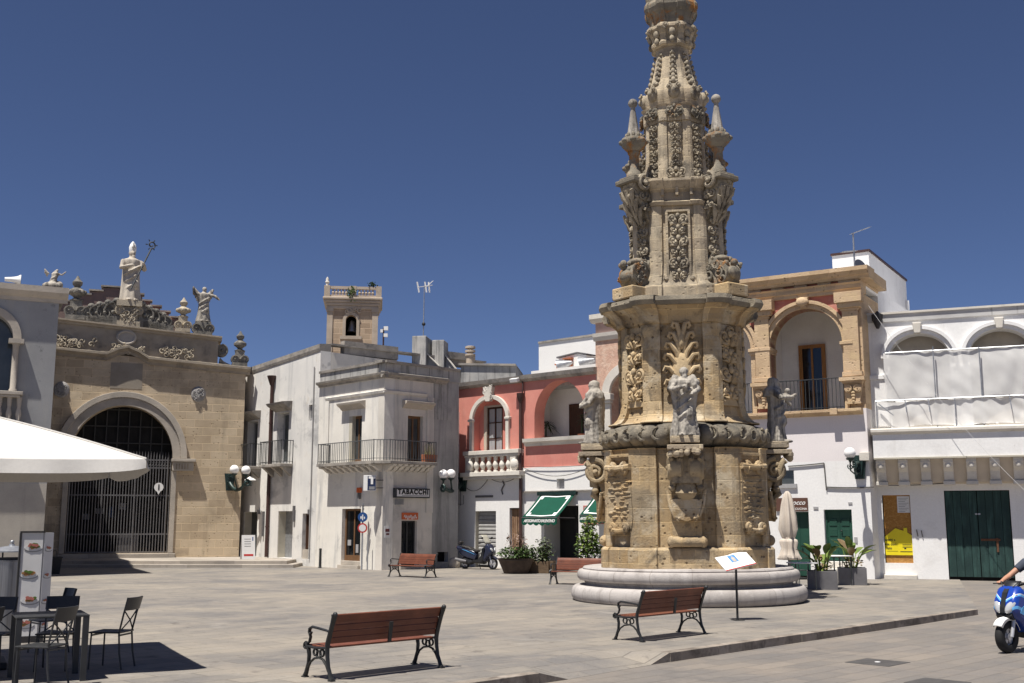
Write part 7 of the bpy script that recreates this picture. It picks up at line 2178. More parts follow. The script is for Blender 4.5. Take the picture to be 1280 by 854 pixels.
for i in range(12): k.ball((rnd.uniform(-.26, .26), -.14 + rnd.uniform(-.12, .05), sh_ * rnd.uniform(.60, .78)), rnd.uniform(.04, .075), 7, 5)
place_statue(a_front, k, 'headworn stone saint with gathered cloak on the console facing the viewer, centre of the obelisk')
k = figure(sh_, 22, [[(-.10, 0, .78), (-.13, -.1, .64), (-.03, -.16, .62)], [(.10, 0, .78), (.13, -.1, .62), (.03, -.17, .58)]], veil=True, lean=.02)
k.loft([[(q * math.cos(2 * PI * i / 24), .05 + q * .9 * math.sin(2 * PI * i / 24), z * sh_) for i in range(24)] for z, q in ((.06, .26), (.3, .25), (.55, .27), (.72, .26), (.82, .18), (.9, .12))])
place_statue(PI, k, 'veiled stone saint in profile on the left console of the obelisk', .35)
k = figure(sh_, 31, [[(-.11, 0, .78), (-.17, -.12, .66), (-.02, -.22, .68)], [(.11, 0, .78), (.18, -.14, .66), (.14, -.22, .72)]], veil=True, child=True, lean=-.02)
place_statue(0.0, k, 'veiled stone saint holding a child on the right console of the obelisk', -.3)
# ================================================================== benches
def make_bench():
    e = empty('park_bench', (0, 0, 0), 0)
    Lh = .90
    def slats(pr, name, mat):
        """pr: list of (y,z,angle) slat centres"""
        k = MB()
        for (y, z, a) in pr:
            c, s_ = math.cos(a), math.sin(a); w_, t_ = .0388, .013
            for (x0, x1) in ((-Lh + .02, Lh - .02),):
                q = []
                for x in (x0, x1):
                    for i, j in ((-1, -1), (1, -1), (1, 1), (-1, 1)):
                        q.append((x, y + i * w_ * c - j * t_ * s_, z + i * w_ * s_ + j * t_ * c))
                k.add(q, [(3, 2, 1, 0), (4, 5, 6, 7), (0, 1, 5, 4), (1, 2, 6, 5), (2, 3, 7, 6), (3, 0, 4, 7)])
        return k.build(name, mat, e, bevel=.006)
    bw = M['bench_wood']
    slats([(-.25 + .082 * i, .40 - .012 * math.sin(i * .62) + (.0 if i else -.006), -.02 * i) for i in range(5)], 'seat', bw)
    slats([(.155 + .020 * i + .0018 * i * i, .475 + .079 * i, R(78 - 2 * i)) for i in range(4)] + [(.26, .765, R(60))], 'backrest', bw)
    k = MB().box(-.025, .025, .152, .175, .44, .70); k.xf(Matrix.Translation((0, .03, 0)) @ Matrix.Rotation(-.16, 4, 'X')); k.build('back_strap', M['iron'], e)
    for sg in (-1, 1):
        X = sg * Lh; k = MB()
        up = (1, 0, 0)
        def bar(pts, r_, fl=1.5): k.tube([(X, y, z) for y, z in pts], r_, 6, flat=fl, upv=up)
        # rear post, back leg
        bar([(.29, .80), (.285, .765), (.25, .68), (.205, .56), (.165, .45), (.155, .38), (.165, .28), (.19, .16), (.24, .05), (.262, .012)], [.03, .026, .022, .022, .024, .022, .019, .018, .021, .026])
        bar([(-.29, .42), (-.245, .36), (-.225, .28), (-.235, .18), (-.275, .07), (-.305, .012)], [.024, .021, .019, .018, .021, .026])
        bar([(-.30, .43), (-.33, .405), (-.33, .37), (-.30, .355), (-.275, .37)], .017)
        bar([(-.29, .385), (-.1, .372), (.16, .39)], .017)
        # arch between the legs
        bar([(-.245, .12), (-.2, .19), (-.11, .245), (0, .262), (.08, .24), (.15, .18), (.195, .11)], .014)
        # trefoil ornament
        for (y, z) in ((-.09, .32), (.05, .32), (-.02, .30)):
            bar([(y + .042 * math.cos(t), z + .042 * math.sin(t)) for t in [2 * PI * i / 10 for i in range(11)]], .011)
        # arm rest with curl
        bar([(.215, .585), (.12, .60), (-.04, .615), (-.17, .625), (-.225, .60), (-.235, .555), (-.205, .535), (-.185, .56)], [.016, .016, .017, .018, .018, .016, .014, .012])
        bar([(-.235, .56), (-.205, .50), (-.225, .44), (-.275, .41)], .015)
        k.ball((X, .305, .80), (.03, .035, .035), 8, 6)
        for y in (-.305, .262): k.box(X - .032, X + .032, y - .04, y + .04, 0, .016)
        k.build('iron_frame', M['iron'], e, smooth=50)
    return e
M['bench_wood'] = surf('varnished_bench_wood', (.185, .062, .034), (.12, .04, .024), 3.0, [((.30, .14, .09), 4, .58, .68, .6, (.25, 4, 4)), ((.38, .30, .25), 9, .68, .74, .7, (.5, 3, 3))], bump=.15, rough=.5, spec=.35)
def bench_pose(p, q, rear):
    """p,q ground points of two feet along the length; rear: unit vector from front to back"""
    pass
b0 = make_bench(); b0.scale = (.95, .95, .955)
def put(e, x, y, ang, lab): 
    e.location = (x, y, .0); e.rotation_euler = (0, 0, ang); tag(e, lab, 'bench', 'slatted park benches')
# local +y is the back. near benches: back towards the lower right
ctr = (Vector((-2.57, 13.65)) + Vector((-2.21, 13.3)) + Vector((-.925, 14.6)) + Vector((-1.28, 14.95))) / 4
put(b0, ctr.x + .06, ctr.y + .06, R(45) + PI, 'reddish slatted bench nearest the viewer, seen from behind on the open paving')
c = copy_tree(b0); put(c, 2.44, 18.45, R(46) + PI, 'slatted bench seen from behind in front of the obelisk steps')
c = copy_tree(b0); p = gnd(515.5, 721.7); put(c, p.x, p.y + .1, R(-40), 'far slatted bench facing the square in front of the tobacco shop door')
c = copy_tree(b0); p = gnd(726, 731.5); put(c, p.x, p.y + .25, R(-26), 'slatted bench partly hidden behind the left side of the obelisk steps')

# ================================================================== information lectern
p = gnd(922, 775.5)
e = empty('information_lectern', p, R(14), 'white information panel with a blue picture on a thin black post before the obelisk', 'sign')
MB().tube([(0, 0, 0), (0, 0, 1.04)], .022, 8).box(-.1, .1, -.1, .1, 0, .012).build('post', M['iron'], e)
T = Matrix.Translation((0, 0, 1.10)) @ Matrix.Rotation(R(-12), 4, 'Y') @ Matrix.Rotation(R(32), 4, 'X')
k = MB(); k.prism([(-.32, -.22), (.32, -.22), (.32, .17), (.2, .22), (.06, .235), (-.06, .215), (-.32, .235)], -.01, .01, axis='z'); k.xf(T); pn = k.build('panel', M['white_paint'], e)
k = MB().box(-.32, .32, -.222, -.2, .0105, .014); k.xf(T); k.build('red_edge', M['red'], pn)
k = MB().box(-.09, .06, -.03, .19, .0105, .013); k.xf(T); k.build('picture', plain('picture_blue', (.10, .26, .55), .4), pn)
k = MB().box(-.05, .02, -.02, .11, .0135, .015).box(-.03, .0, .111, .15, .0135, .015); k.xf(T); k.build('picture_tower', M['pale_stone'], pn)
k = MB()
for i in range(5): k.box(-.27, -.13, .12 - .05 * i, .128 - .05 * i, .0105, .013); k.box(.10, .28, .08 - .05 * i, .088 - .05 * i, .0105, .013)
k.xf(T); k.build('text_lines', M['ink_grey'], pn)

# ================================================================== drain covers
for (x, y, s_, lab) in ((1097, 828.3, .66, 'dark square metal cover in the road with a pale centre spot'), (1172, 853.5, .6, 'dark metal cover cut by the bottom edge of the picture')):
    p = gnd(x, y, road_z(15)); p.z += .006
    e = empty('drain_cover', p, PI / 4, lab, 'drain cover')
    MB().box(-s_ / 2, s_ / 2, -s_ / 2, s_ / 2, -.02, 0).build('plate', M['dark_cover'] if 'dark_cover' in M else plain('cover_slab', (.085, .08, .078), .7, 0, .3, 6, .3, .3), e, bevel=.003)
    if x < 1150: MB().lathe([(.04, 0), (.04, .006)], n=12).build('spot', M['paper'], e)

# ================================================================== plants
def leaf_mat(n, a, b): return surf(n, a, b, 3.0, [], bump=.05, rough=.55, spec=.35, grain=.1)
M['leaf_mid'] = leaf_mat('mid_green_leaf', (.075, .125, .028), (.035, .07, .018))
M['leaf_yellow'] = leaf_mat('yellow_green_leaf', (.17, .22, .035), (.08, .14, .025))
M['leaf_grey'] = leaf_mat('grey_green_leaf', (.14, .16, .09), (.08, .10, .055))
M['leaf_dry'] = leaf_mat('dry_leaf', (.22, .16, .07), (.13, .085, .045))
def leaves(k, n, cx, cy, z0, z1, rx, ry, size, rr, dome=True, fold=.3):
    for i in range(n):
        while True:
            x, y, z = rr.uniform(-1, 1), rr.uniform(-1, 1), rr.uniform(0, 1)
            if not dome or x * x + y * y + (2 * z - 1) ** 2 * .9 < 1.05: break
        p = Vector((cx + x * rx, cy + y * ry, z0 + (z1 - z0) * z))
        a = rr.uniform(0, 2 * PI); el = rr.uniform(-.5, 1.1); s_ = size * rr.uniform(.6, 1.3)
        d = Vector((math.cos(a) * math.cos(el), math.sin(a) * math.cos(el), math.sin(el)))
        w_ = d.cross(Vector((rr.uniform(-.4, .4), rr.uniform(-.4, .4), 1))).normalized() * s_ * .28
        u = Vector((0, 0, -1)) * s_ * .08
        k.add([p, p + d * s_ * .5 + w_ + u * .0, p + d * s_ + u * 2, p + d * s_ * .5 - w_, p + d * s_ * .5 - u], [(0, 1, 4), (1, 2, 4), (2, 3, 4), (3, 0, 4)])
def bush(e, n, z0, z1, rx, ry, size, mat, seed, stems=10, name='foliage'):
    rr = random.Random(seed); k = MB(); leaves(k, n, 0, 0, z0, z1, rx, ry, size, rr); o = k.build(name, mat, e)
    k = MB()
    for i in range(stems):
        k.tube([(rr.uniform(-.3, .3) * rx, rr.uniform(-.3, .3) * ry, z0 - .25), (rr.uniform(-.8, .8) * rx, rr.uniform(-.8, .8) * ry, z0 + (z1 - z0) * rr.uniform(.5, .95))], [.014, .005], 4)
    k.build('stems', M['dark_wood'], e)
    return o
# row of planters before the pink house
def planter_row():
    z = 0
    p = gnd(645, 717.5); p.y += .3
    e = empty('bowl_planter', p, F7.rot * .3, 'dark flared bowl planter with pinkish bush beside the parked scooter', 'planter')
    k = MB(); k.loft([[(q * 1.0 * math.cos(2 * PI * i / 20), q * .75 * math.sin(2 * PI * i / 20), z) for i in range(20)] for q, z in ((.44, 0), (.66, .5), (.68, .54), (.63, .54), (.6, .46))]); k.build('bowl', M['corten'], e, smooth=40)
    MB().lathe([(.6, .47), (.6, .475)], n=16).build('soil', M['soil'], e)
    bush(e, 420, .45, .95, .66, .5, .16, M['leaf_mid'], 3); bush(e, 110, .7, 1.5, .45, .35, .12, plain('pinkish_leaf', (.28, .19, .15), .8, 0, .3, 5), 4, 22, 'dry_twigs')
    specs = ((667, 717, .62, .42, 'wooden', 'long low wooden planter box with trailing greenery between the bowl planter and the shorter box', 5, 'planter_wood', .95), (680.5, 717, .38, .44, 'wooden', 'short wooden planter box with pale leaved shrub at the glass shop door', 9, 'planter_wood', 1.25))
    for (x, y, hw, h, nm_, lab, sd_, mt, zt) in specs:
        p = gnd(x, y); p.y += .35
        e = empty('planter_box', p, F7.rot * .35, lab, 'planter', 'wooden planters by the pink house')
        k = MB(); k.box(-hw, hw, -.24, -.2, 0, h).box(-hw, hw, .2, .24, 0, h).box(-hw, -hw + .04, -.199, .199, 0, h).box(hw - .04, hw, -.199, .199, 0, h); k.build('box', M[mt], e, bevel=.008)
        MB().box(-hw + .05, hw - .05, -.19, .19, .0, h - .05).build('soil', M['soil'], e)
        bush(e, int(430 * hw), h - .05, zt, hw, .26, .15, M['leaf_grey'], sd_); bush(e, int(260 * hw), h - .02, zt * .85, hw * .9, .28, .15, M['leaf_mid'], sd_ + 1)
planter_row()
p = at(737, 700, 39.8); p.z = 0
e = empty('potted_shrub', p, 0, 'bright green leafy shrub in a pot between the pink house and the obelisk', 'plant')
MB().lathe([(.3, 0), (.42, .5), (.45, .52), (.4, .52), (.38, .44)], n=16).build('pot', M['dark_pot'], e, smooth=40)
bush(e, 520, .6, 1.55, .42, .4, .17, M['leaf_yellow'], 21, 12); bush(e, 260, 1.2, 2.05, .26, .28, .16, M['leaf_yellow'], 23, 8); bush(e, 240, .45, 1.2, .55, .45, .16, M['leaf_mid'], 22, 8)
k = MB(); rr = random.Random(8)
for i in range(12):
    a = rr.uniform(0, 2 * PI); ln = rr.uniform(.4, .7)
    pts = [Vector((.55 + math.cos(a) * ln * t * .6, -.15 + math.sin(a) * ln * t * .6, .5 + ln * (1.3 * t - .7 * t * t))) for t in (0, .3, .6, .85, 1)]
    k.tube(pts, [.01, .04, .045, .03, .004], 4, flat=.15)
k.build('broad_leaves', M['leaf_yellow'], e)
# square planters with strelitzia, right of the obelisk
def strelitzia(px, py, lab, seed, n=12):
    p = gnd(px, py); p.y += .3
    e = empty('square_planter', p, R(-14) + (R(45) if seed == 2 else 0) * 0, lab, 'planter', 'square grey planters')
    s_ = .40; h = .50
    k = MB(); k.box(-s_, s_, -s_, -s_ + .03, 0, h).box(-s_, s_, s_ - .03, s_, 0, h).box(-s_, -s_ + .03, -s_ + .031, s_ - .031, 0, h).box(s_ - .03, s_, -s_ + .031, s_ - .031, 0, h); k.build('box', M['planter_grey'], e, bevel=.006)
    MB().box(-s_ + .035, s_ - .035, -s_ + .035, s_ - .035, .0, h - .05).build('soil', M['soil'], e)
    rr = random.Random(seed)
    st_, lf, dry = MB(), MB(), MB()
    for i in range(n):
        a = 2 * PI * i / n + rr.uniform(-.3, .3); r0 = rr.uniform(.02, .15); hh = rr.uniform(.35, 1.0); out = rr.uniform(.1, .45)
        b = Vector((math.cos(a) * r0, math.sin(a) * r0, h - .06)); t_ = Vector((math.cos(a) * (r0 + out * .55), math.sin(a) * (r0 + out * .55), h + hh * .55))
        st_.tube([b, (b + t_) / 2 + Vector((0, 0, .06)), t_], [.022, .018, .012], 6)
        d = Vector((math.cos(a) * out, math.sin(a) * out, hh * rr.uniform(.3, .55))); ln = rr.uniform(.42, .62)
        d = d.normalized(); sd_ = d.cross(Vector((0, 0, 1))).normalized(); nr = sd_.cross(d)
        tgt = dry if i % 6 == 5 else lf
        rows = 7; vs, fs = [], []
        for j in range(rows + 1):
            u = j / rows; wv = .115 * math.sin(PI * min(1, u * .93 + .04)) ** .7
            c = t_ + d * (ln * u) + Vector((0, 0, -.30 * ln * u * u)) * (1.6 if i % 3 == 0 else .7)
            vs += [c - sd_ * wv + nr * wv * .35, c, c + sd_ * wv + nr * wv * .35]
            if j:
                q = 3 * j; fs += [(q - 3, q - 2, q + 1, q), (q - 2, q - 1, q + 2, q + 1)]
        tgt.add(vs, fs)
    st_.build('stems', M['leaf_yellow'], e, smooth=60); lf.build('leaves', M['leaf_strel'], e, smooth=60)
    if dry.v: dry.build('dry_leaves', M['leaf_dry'], e, smooth=60)
    k = MB(); rr2 = random.Random(seed + 50); leaves(k, 60, 0, 0, h - .05, h + .35, .33, .33, .15, rr2); k.build('undergrowth', M['leaf_dry'], e)
M['leaf_strel'] = leaf_mat('banana_leaf', (.17, .22, .04), (.07, .13, .028))
strelitzia(1032, 737, 'grey square planter with upright banana-like leaves, nearest the obelisk', 1, 16)
strelitzia(1069.5, 731.5, 'grey square planter with arching banana-like leaves, beside the white wall corner', 6, 15)
# closed parasol and cafe tables behind the obelisk
p = at(988, 720, 36.7); p.z = 0
e = empty('closed_parasol', p, .2, 'closed beige parasol tied up beside the green door right of the obelisk', 'parasol')
MB().tube([(0, 0, 0), (0, 0, 2.75)], .03, 8).build('pole', M['grey_iron'], e)
MB().box(-.4, .4, -.4, .4, 0, .07).build('foot', M['dark_pot'], e)
def fold_rings(prof, n=40, amp=.22, f=7):
    return [[(q * (1 + amp * math.sin(f * 2 * PI * i / n + z * 1.2)) * math.cos(2 * PI * i / n), q * (1 + amp * math.sin(f * 2 * PI * i / n + z * 1.2)) * math.sin(2 * PI * i / n), z) for i in range(n)] for z, q in prof]
k = MB(); k.loft(fold_rings([(.62, .30), (.66, .34), (.8, .27), (1.0, .22), (1.18, .26), (1.26, .24), (1.30, .17), (1.36, .20), (1.6, .27), (2.0, .24), (2.4, .18), (2.6, .14), (2.75, .10), (2.84, .035)])); k.build('folded_canopy', M['beige_canvas'], e, smooth=60)
def slim_table(px, py, lab, h=.74, s_=.33, rot=.3):
    p = gnd(px, py); p.y += .2
    e = empty('cafe_table', p, rot, lab, 'table', 'small tables by the white house')
    MB().box(-s_, s_, -s_, s_, h - .03, h).build('table_top', M['paper'], e, bevel=.008)
    for sx in (-1, 1):
        for sy in (-1, 1): MB().box(sx * (s_ - .05) - .014, sx * (s_ - .05) + .014, sy * (s_ - .05) - .014, sy * (s_ - .05) + .014, 0, h - .031).build('leg', M['dark_iron'], e)
slim_table(1006, 738, 'small square table with thin dark legs touching the obelisk steps', rot=.1)
slim_table(1050, 732, 'small white topped table between the two square planters', .86)
def slim_chair(px, py, rot, lab):
    p = gnd(px, py); p.y += .2
    e = empty('cafe_chair', p, rot, lab, 'chair', 'thin dark chairs by the white house')
    MB().box(-.2, .2, -.2, .2, .44, .46).build('seat', M['dark_iron'], e)
    for sx in (-1, 1):
        MB().tube([(sx * .18, -.18, 0), (sx * .18, -.18, .44)], .012, 5).build('leg', M['dark_iron'], e)
        MB().tube([(sx * .18, .18, 0), (sx * .18, .18, .46), (sx * .17, .24, .82)], .012, 5).build('leg', M['dark_iron'], e)
    k = MB(); 
    for z in (.58, .68, .79): k.bar((-.17, .21, z), (.17, .21, z), .03, .012)
    k.build('backrest', M['dark_iron'], e)
slim_chair(1001, 733, 2.2, 'thin dark metal chair tucked between the obelisk steps and the small square table')
slim_chair(1061, 728, -.6, 'thin dark metal chair behind the planter with arching leaves')

# ================================================================== cafe corner at the left
def cafe_chair():
    e = empty('cafe_chair', (0, 0, 0), 0)
    im = M['chair_iron']
    MB().box(-.20, .20, -.22, .20, .445, .465).build('seat', im, e, bevel=.008)
    for sx in (-1, 1):
        MB().tube([(sx * .185, -.20, .0), (sx * .18, -.195, .25), (sx * .175, -.19, .445)], .012, 6).build('leg', im, e)
        MB().tube([(sx * .185, .24, .0), (sx * .18, .20, .2), (sx * .175, .18, .45), (sx * .18, .23, .68), (sx * .19, .285, .89)], .013, 6).build('leg', im, e)
    k = MB(); 
    def fn(s, t):
        x = -.205 + .41 * s; z = .73 + .16 * t
        return (x, .235 + .055 * (z - .68) / .2 + .035 * (1 - (2 * s - 1) ** 2), z)
    k.sheet(fn, 10, 3); k.build('back_panel', im, e, solid=.012)
    k = MB(); 
    for sg in (-1, 1): k.tube([(sg * .175, .19, .47), (0, .235, .60), (-sg * .18, .24, .73)], .009, 5)
    k.build('cross_bars', im, e)
    for y in (-.19, .18): MB().bar((-.18, y, .42), (.18, y, .42), .02, .02).build('rail', im, e)
    return e
M['chair_iron'] = plain('black_painted_chair', (.03, .031, .033), .45, 0, .25, 8, .5)
ch = cafe_chair()
def face(e, x, y, tx, ty, lab):
    """chair at x,y looking towards tx,ty (local -Y is forwards)"""
    e.location = (x, y, 0); e.rotation_euler = (0, 0, math.atan2(ty - y, tx - x) + PI / 2)
    tag(e, lab, 'chair', 'black cross backed cafe chairs')
def cafe_table(x, y, rot, lab, s_=.38):
    e = empty('cafe_table', (x, y, 0), rot, lab, 'table', 'black cafe tables')
    MB().box(-s_, s_, -s_, s_, .735, .76).build('table_top', M['chair_iron'], e, bevel=.006)
    for sx in (-1, 1):
        for sy in (-1, 1): MB().box(sx * (s_ - .035) - .033, sx * (s_ - .035) + .033, sy * (s_ - .035) - .033, sy * (s_ - .035) + .033, 0, .734).build('leg', M['chair_iron'], e)
    return e
T1 = (-5.55, 13.62)
cafe_table(T1[0], T1[1], R(28), 'black square cafe table under the white parasol, ringed by black chairs', .40)
p = gnd(136, 835.5); face(ch, p.x + .0, p.y + .05, p.x - 1, p.y + .18, 'black cross backed chair standing apart, right of the cafe table')
c = copy_tree(ch); face(c, -5.35, 12.98, -5.95, 13.1, 'black chair with a grey sunlit seat in front of the cafe table')
c = copy_tree(ch); face(c, -5.8, 14.45, -5.6, 13.2, 'black chair on the far side of the cafe table, its back above the table top')
c = copy_tree(ch); face(c, -6.65, 16.3, -7.4, 15.6, 'black chair farthest back, against the food menu stand')
c = copy_tree(ch); face(c, -6.55, 14.3, -6.4, 13.0, 'black chair cut by the left picture edge, behind the dark side table')
c = copy_tree(ch); face(c, -6.15, 12.9, -6.9, 13.3, 'black chair with its back to the viewer at the left picture edge')
cafe_table(-6.95, 13.5, R(28), 'black cafe table mostly beyond the left picture edge', .38)
# parasol
def parasol():
    hh = 2.52
    tipp = at(183, 574, 13.85)
    hx = Vector((1, .10)).normalized(); hy = Vector((-hx.y, hx.x))
    half = 1.75
    c = Vector((tipp.x, tipp.y)) - hx * half * 1.0 - hy * half * -1.0 * -1
    c = Vector((tipp.x, tipp.y)) - hx * half + hy * half * .0
    e = empty('parasol', (0, 0, 0), 0, 'large white square parasol over the cafe tables at the left edge', 'parasol')
    # centre so that the tip is the corner towards the right
    rot = R(52)
    d = Vector((math.cos(R(-18)), math.sin(R(-18)))); ctr = Vector((tipp.x, tipp.y)) - d * half * math.sqrt(2)
    e.location = (ctr.x, ctr.y, 0); e.rotation_euler = (0, 0, R(-18) - PI / 4)
    zc, zt_ = tipp.z, tipp.z + .62
    k = MB(); n = 14; vs, fs = [], []
    # four panels
    cs = [(half, -half), (half, half), (-half, half), (-half, -half)]
    for i in range(4):
        a, b = Vector(cs[i]), Vector(cs[(i + 1) % 4])
        def fn(s, t):
            p = (a + (b - a) * s) * max(t, .001)
            sagv = -.10 * math.sin(PI * t) * (1 - abs(2 * s - 1)) - .035 * math.sin(PI * s) * t
            return (p.x, p.y, zt_ + (zc - zt_) * t + sagv + .02 * math.sin(PI * t) )
        k.sheet(fn, 16, 12)
    for (x, y) in cs: k.tube([(x * t, y * t, zt_ + (zc - zt_) * t + .02 * math.sin(PI * t) + .006) for t in [i / 10 for i in range(11)]], .013, 5)
    top = k.build('canopy', M['canvas'], e, smooth=30)
    k = MB()
    for i in range(4):
        a, b = Vector(cs[i]), Vector(cs[(i + 1) % 4])
        def fn(s, t):
            p = a + (b - a) * s
            o = (b - a).normalized(); nrm = Vector((o.y, -o.x))
            w_ = .012 * math.sin(s * 23 + i) * t + .05 * t
            e_ = min(s, 1 - s)
            drop = .17 * t * (1 - .35 * math.exp(-e_ * 14))
            q = p + nrm * w_ * (1 if e_ > .02 else .3)
            return (q.x, q.y, zc - .035 * math.sin(PI * s) - drop)
        k.sheet(fn, 40, 4)
    k.build('valance', M['canvas'], e, smooth=60)
    MB().tube([(0, 0, 0), (0, 0, zt_ + .06)], .035, 10).ball((0, 0, zt_ + .08), .06, 8, 6).build('pole', M['white_paint'], e)
    k = MB()
    for (x, y) in cs: k.bar((0, 0, zt_ - .05), (x * .98, y * .98, zc - .03), .02, .03); k.bar((0, 0, zt_ - .75), (x * .5, y * .5, (zt_ + zc) / 2 - .06), .018, .025)
    k.build('ribs', M['galv'], e)
    MB().box(-.4, .4, -.4, .4, 0, .09).build('foot', M['dark_pot'], e, bevel=.02)
parasol()
# menu totem with pictures of dishes
p = at(32.5, 790, 17.6); 
e = empty('menu_stand', (p.x, 17.6, 0), R(28), 'tall white folding menu stand with pictures of dishes beside the cafe tables', 'menu stand')
zt_ = at(41, 666, 17.6).z
k = MB().box(-.155, .155, -.03, .03, .1, zt_).build('menu_panel', M['paper'], e)
k2 = MB().box(0, .19, -.03, .03, .1, zt_); k2.xf(Matrix.Translation((.16, .0, 0)) @ Matrix.Rotation(R(42), 4, 'Z')); w2 = k2.build('menu_panel', M['paper'], e)
MB().box(-.18, .18, -.045, .045, zt_, zt_ + .025).box(-.18, .25, -.04, .2, .0, .095).build('frame', M['dark_pot'], e)
MB().box(-.185, -.157, -.045, .045, .0, zt_).build('edge_strip', M['dark_pot'], e)
def dish(parent, T, x, z, w_, mats):
    k = MB(); k.prism([(x + w_ * math.cos(2 * PI * i / 20), z + w_ * .38 * math.sin(2 * PI * i / 20)) for i in range(20)], -.034, -.0305); k.xf(T); k.build('plate', M['grey_paper'], parent)
    k = MB(); k.prism([(x + w_ * .93 * math.cos(2 * PI * i / 20), z + .012 + w_ * .34 * math.sin(2 * PI * i / 20)) for i in range(20)], -.037, -.0345); k.xf(T); k.build('plate_centre', M['paper'], parent)
    rr = random.Random(int(x * 90 + z * 77))
    for mi, mt in enumerate(mats):
        k = MB()
        for i in range(9):
            a, q = rr.uniform(0, 2 * PI), rr.uniform(0, .62)
            cx, cz = x + w_ * q * math.cos(a), z + .03 + w_ * (.34 * q * math.sin(a) + .10 * mi)
            r_ = w_ * rr.uniform(.12, .24)
            k.prism([(cx + r_ * math.cos(2 * PI * j / 8), cz + r_ * .7 * math.sin(2 * PI * j / 8)) for j in range(8)], -.040 - .003 * mi - .0002 * i, -.0375 - .003 * mi + .00001 * i)
        k.xf(T); k.build('dish_food', mt, parent)
fd = [plain('bread_brown', (.40, .20, .07), .6), plain('salad_green', (.10, .18, .03), .6), plain('ham_pink', (.50, .17, .13), .6)]
I4 = Matrix.Identity(4)
for i, z in enumerate((1.38, .98, .60, .25)):
    dish(k, I4, .02 if i % 2 == 0 else -.02, zt_ * z / 1.62, .135, [fd[0], fd[1], fd[2]] if i != 1 else [fd[0], fd[0], fd[1]])
    dish(w2, Matrix.Translation((.16, 0, 0)) @ Matrix.Rotation(R(42), 4, 'Z'), .095, zt_ * (z - .02) / 1.62, .08, [fd[0], fd[2]])
# steel litter bin with conical hood
p = at(8, 780, 19.0)
e = empty('litter_bin', (p.x, 19.0, 0), .2, 'round steel litter bin with a conical hood at the left picture edge', 'bin')
zb_ = at(8, 700, 19.0).z; zc_ = at(8, 690, 19).z; zt_ = at(15, 680, 19).z
MB().lathe([(.27, .05), (.27, zb_ - .02), (.29, zb_ - .015), (.29, zb_), (.24, zb_)], n=24).build('drum', M['steel'], e, smooth=40)
k = MB()
for i in range(4):
    a = PI / 4 + PI / 2 * i; k.tube([(.25 * math.cos(a), .25 * math.sin(a), zb_ - .05), (.25 * math.cos(a), .25 * math.sin(a), zc_ + .01)], .014, 6)
k.build('hood_post', M['dark_iron'], e)
MB().lathe([(.33, zc_), (.33, zc_ + .02), (.2, zc_ + .08), (.05, zt_ - .03), (.04, zt_ + .0)], n=24).ball((.0, 0, zt_ + .03), .035, 8, 6).build('hood', M['galv'], e, smooth=40)
MB().lathe([(.24, zb_ - .3), (.24, zb_ + .04)], n=16).build('liner', M['dark_pot'], e)
MB().lathe([(.24, 0), (.25, .05)], n=16).build('base_ring', M['dark_pot'], e)
# dark square pot by the church platform
p = gnd(67.5, 717.5); 
e = empty('dark_planter', p, R(26), 'dark flared square pot with a bare wire handle in front of the grey building corner', 'planter')
k = MB(); k.loft([[(sx * q, sy * q, z) for sx, sy in ((-1, -1), (1, -1), (1, 1), (-1, 1))] for q, z in ((.17, 0), (.22, .55), (.24, .56), (.24, .60), (.19, .60))]); k.build('pot', M['dark_pot'], e)
k = MB(); k.tube([(-.1, 0, .58), (-.08, 0, .78), (-.0, 0, .84), (.05, 0, .76), (.06, 0, .58)], .012, 6); k.build('wire_handle', M['dark_iron'], e)

# ================================================================== scooters
def wheel(e, x, r, w, rim_mat, spokes=5, ir=.66):
    """axle along local y at (x, r)"""
    k = MB(); prof = [(r * ir, -.42), (r * .8, -.5), (r * .93, -.40), (r, -.15), (r, .15), (r * .93, .40), (r * .8, .5), (r * ir, .42)]
    n = 28
    for q, yy in prof: pass
    vs, fs = [], []
    for i in range(n):
        a = 2 * PI * i / n
        for q, yy in prof: vs.append((x + q * math.cos(a), yy * w, r + q * math.sin(a)))
    m = len(prof)
    for i in range(n):
        for j in range(m):
            fs.append((i * m + j, i * m + (j + 1) % m, ((i + 1) % n) * m + (j + 1) % m, ((i + 1) % n) * m + j))
    k.add(vs, fs); wh = empty('wheel', (0, 0, 0)); wh.parent = e
    k.build('tyre', M['rubber'], wh, smooth=50)
    k = MB()
    k.tube([(x, -w * .42, r), (x, w * .42, r)], [r * .22, r * .22], 14)
    for i in range(spokes):
        a = 2 * PI * i / spokes + .3
        k.bar((x + r * .15 * math.cos(a), 0, r + r * .15 * math.sin(a)), (x + r * (ir + .02) * math.cos(a), 0, r + r * (ir + .02) * math.sin(a)), r * .26, w * .35, (0, 1, 0))
    pts = [(x + r * (ir + .02) * math.cos(2 * PI * i / 28), 0, r + r * (ir + .02) * math.sin(2 * PI * i / 28)) for i in range(28)]
    k.tube(pts, r * .075, 6, closed=True, flat=1.0)
    k.build('rim', rim_mat, wh, smooth=40)
    return wh
M['rubber'] = plain('tyre_rubber', (.018, .018, .019), .8, 0, .3, 9)
M['rim_silver'] = plain('silver_rim', (.60, .60, .62), .35, .4, .15, 5)
M['seat_black'] = plain('scooter_seat', (.025, .022, .022), .6, 0, .3, 6)
M['scooter_navy'] = plain('scooter_navy', (.022, .027, .055), .22, .1, .2, 3, .6, 0)
M['scooter_blue'] = plain('scooter_blue', (.012, .05, .32), .2, .1, .2, 3, .7, 0)
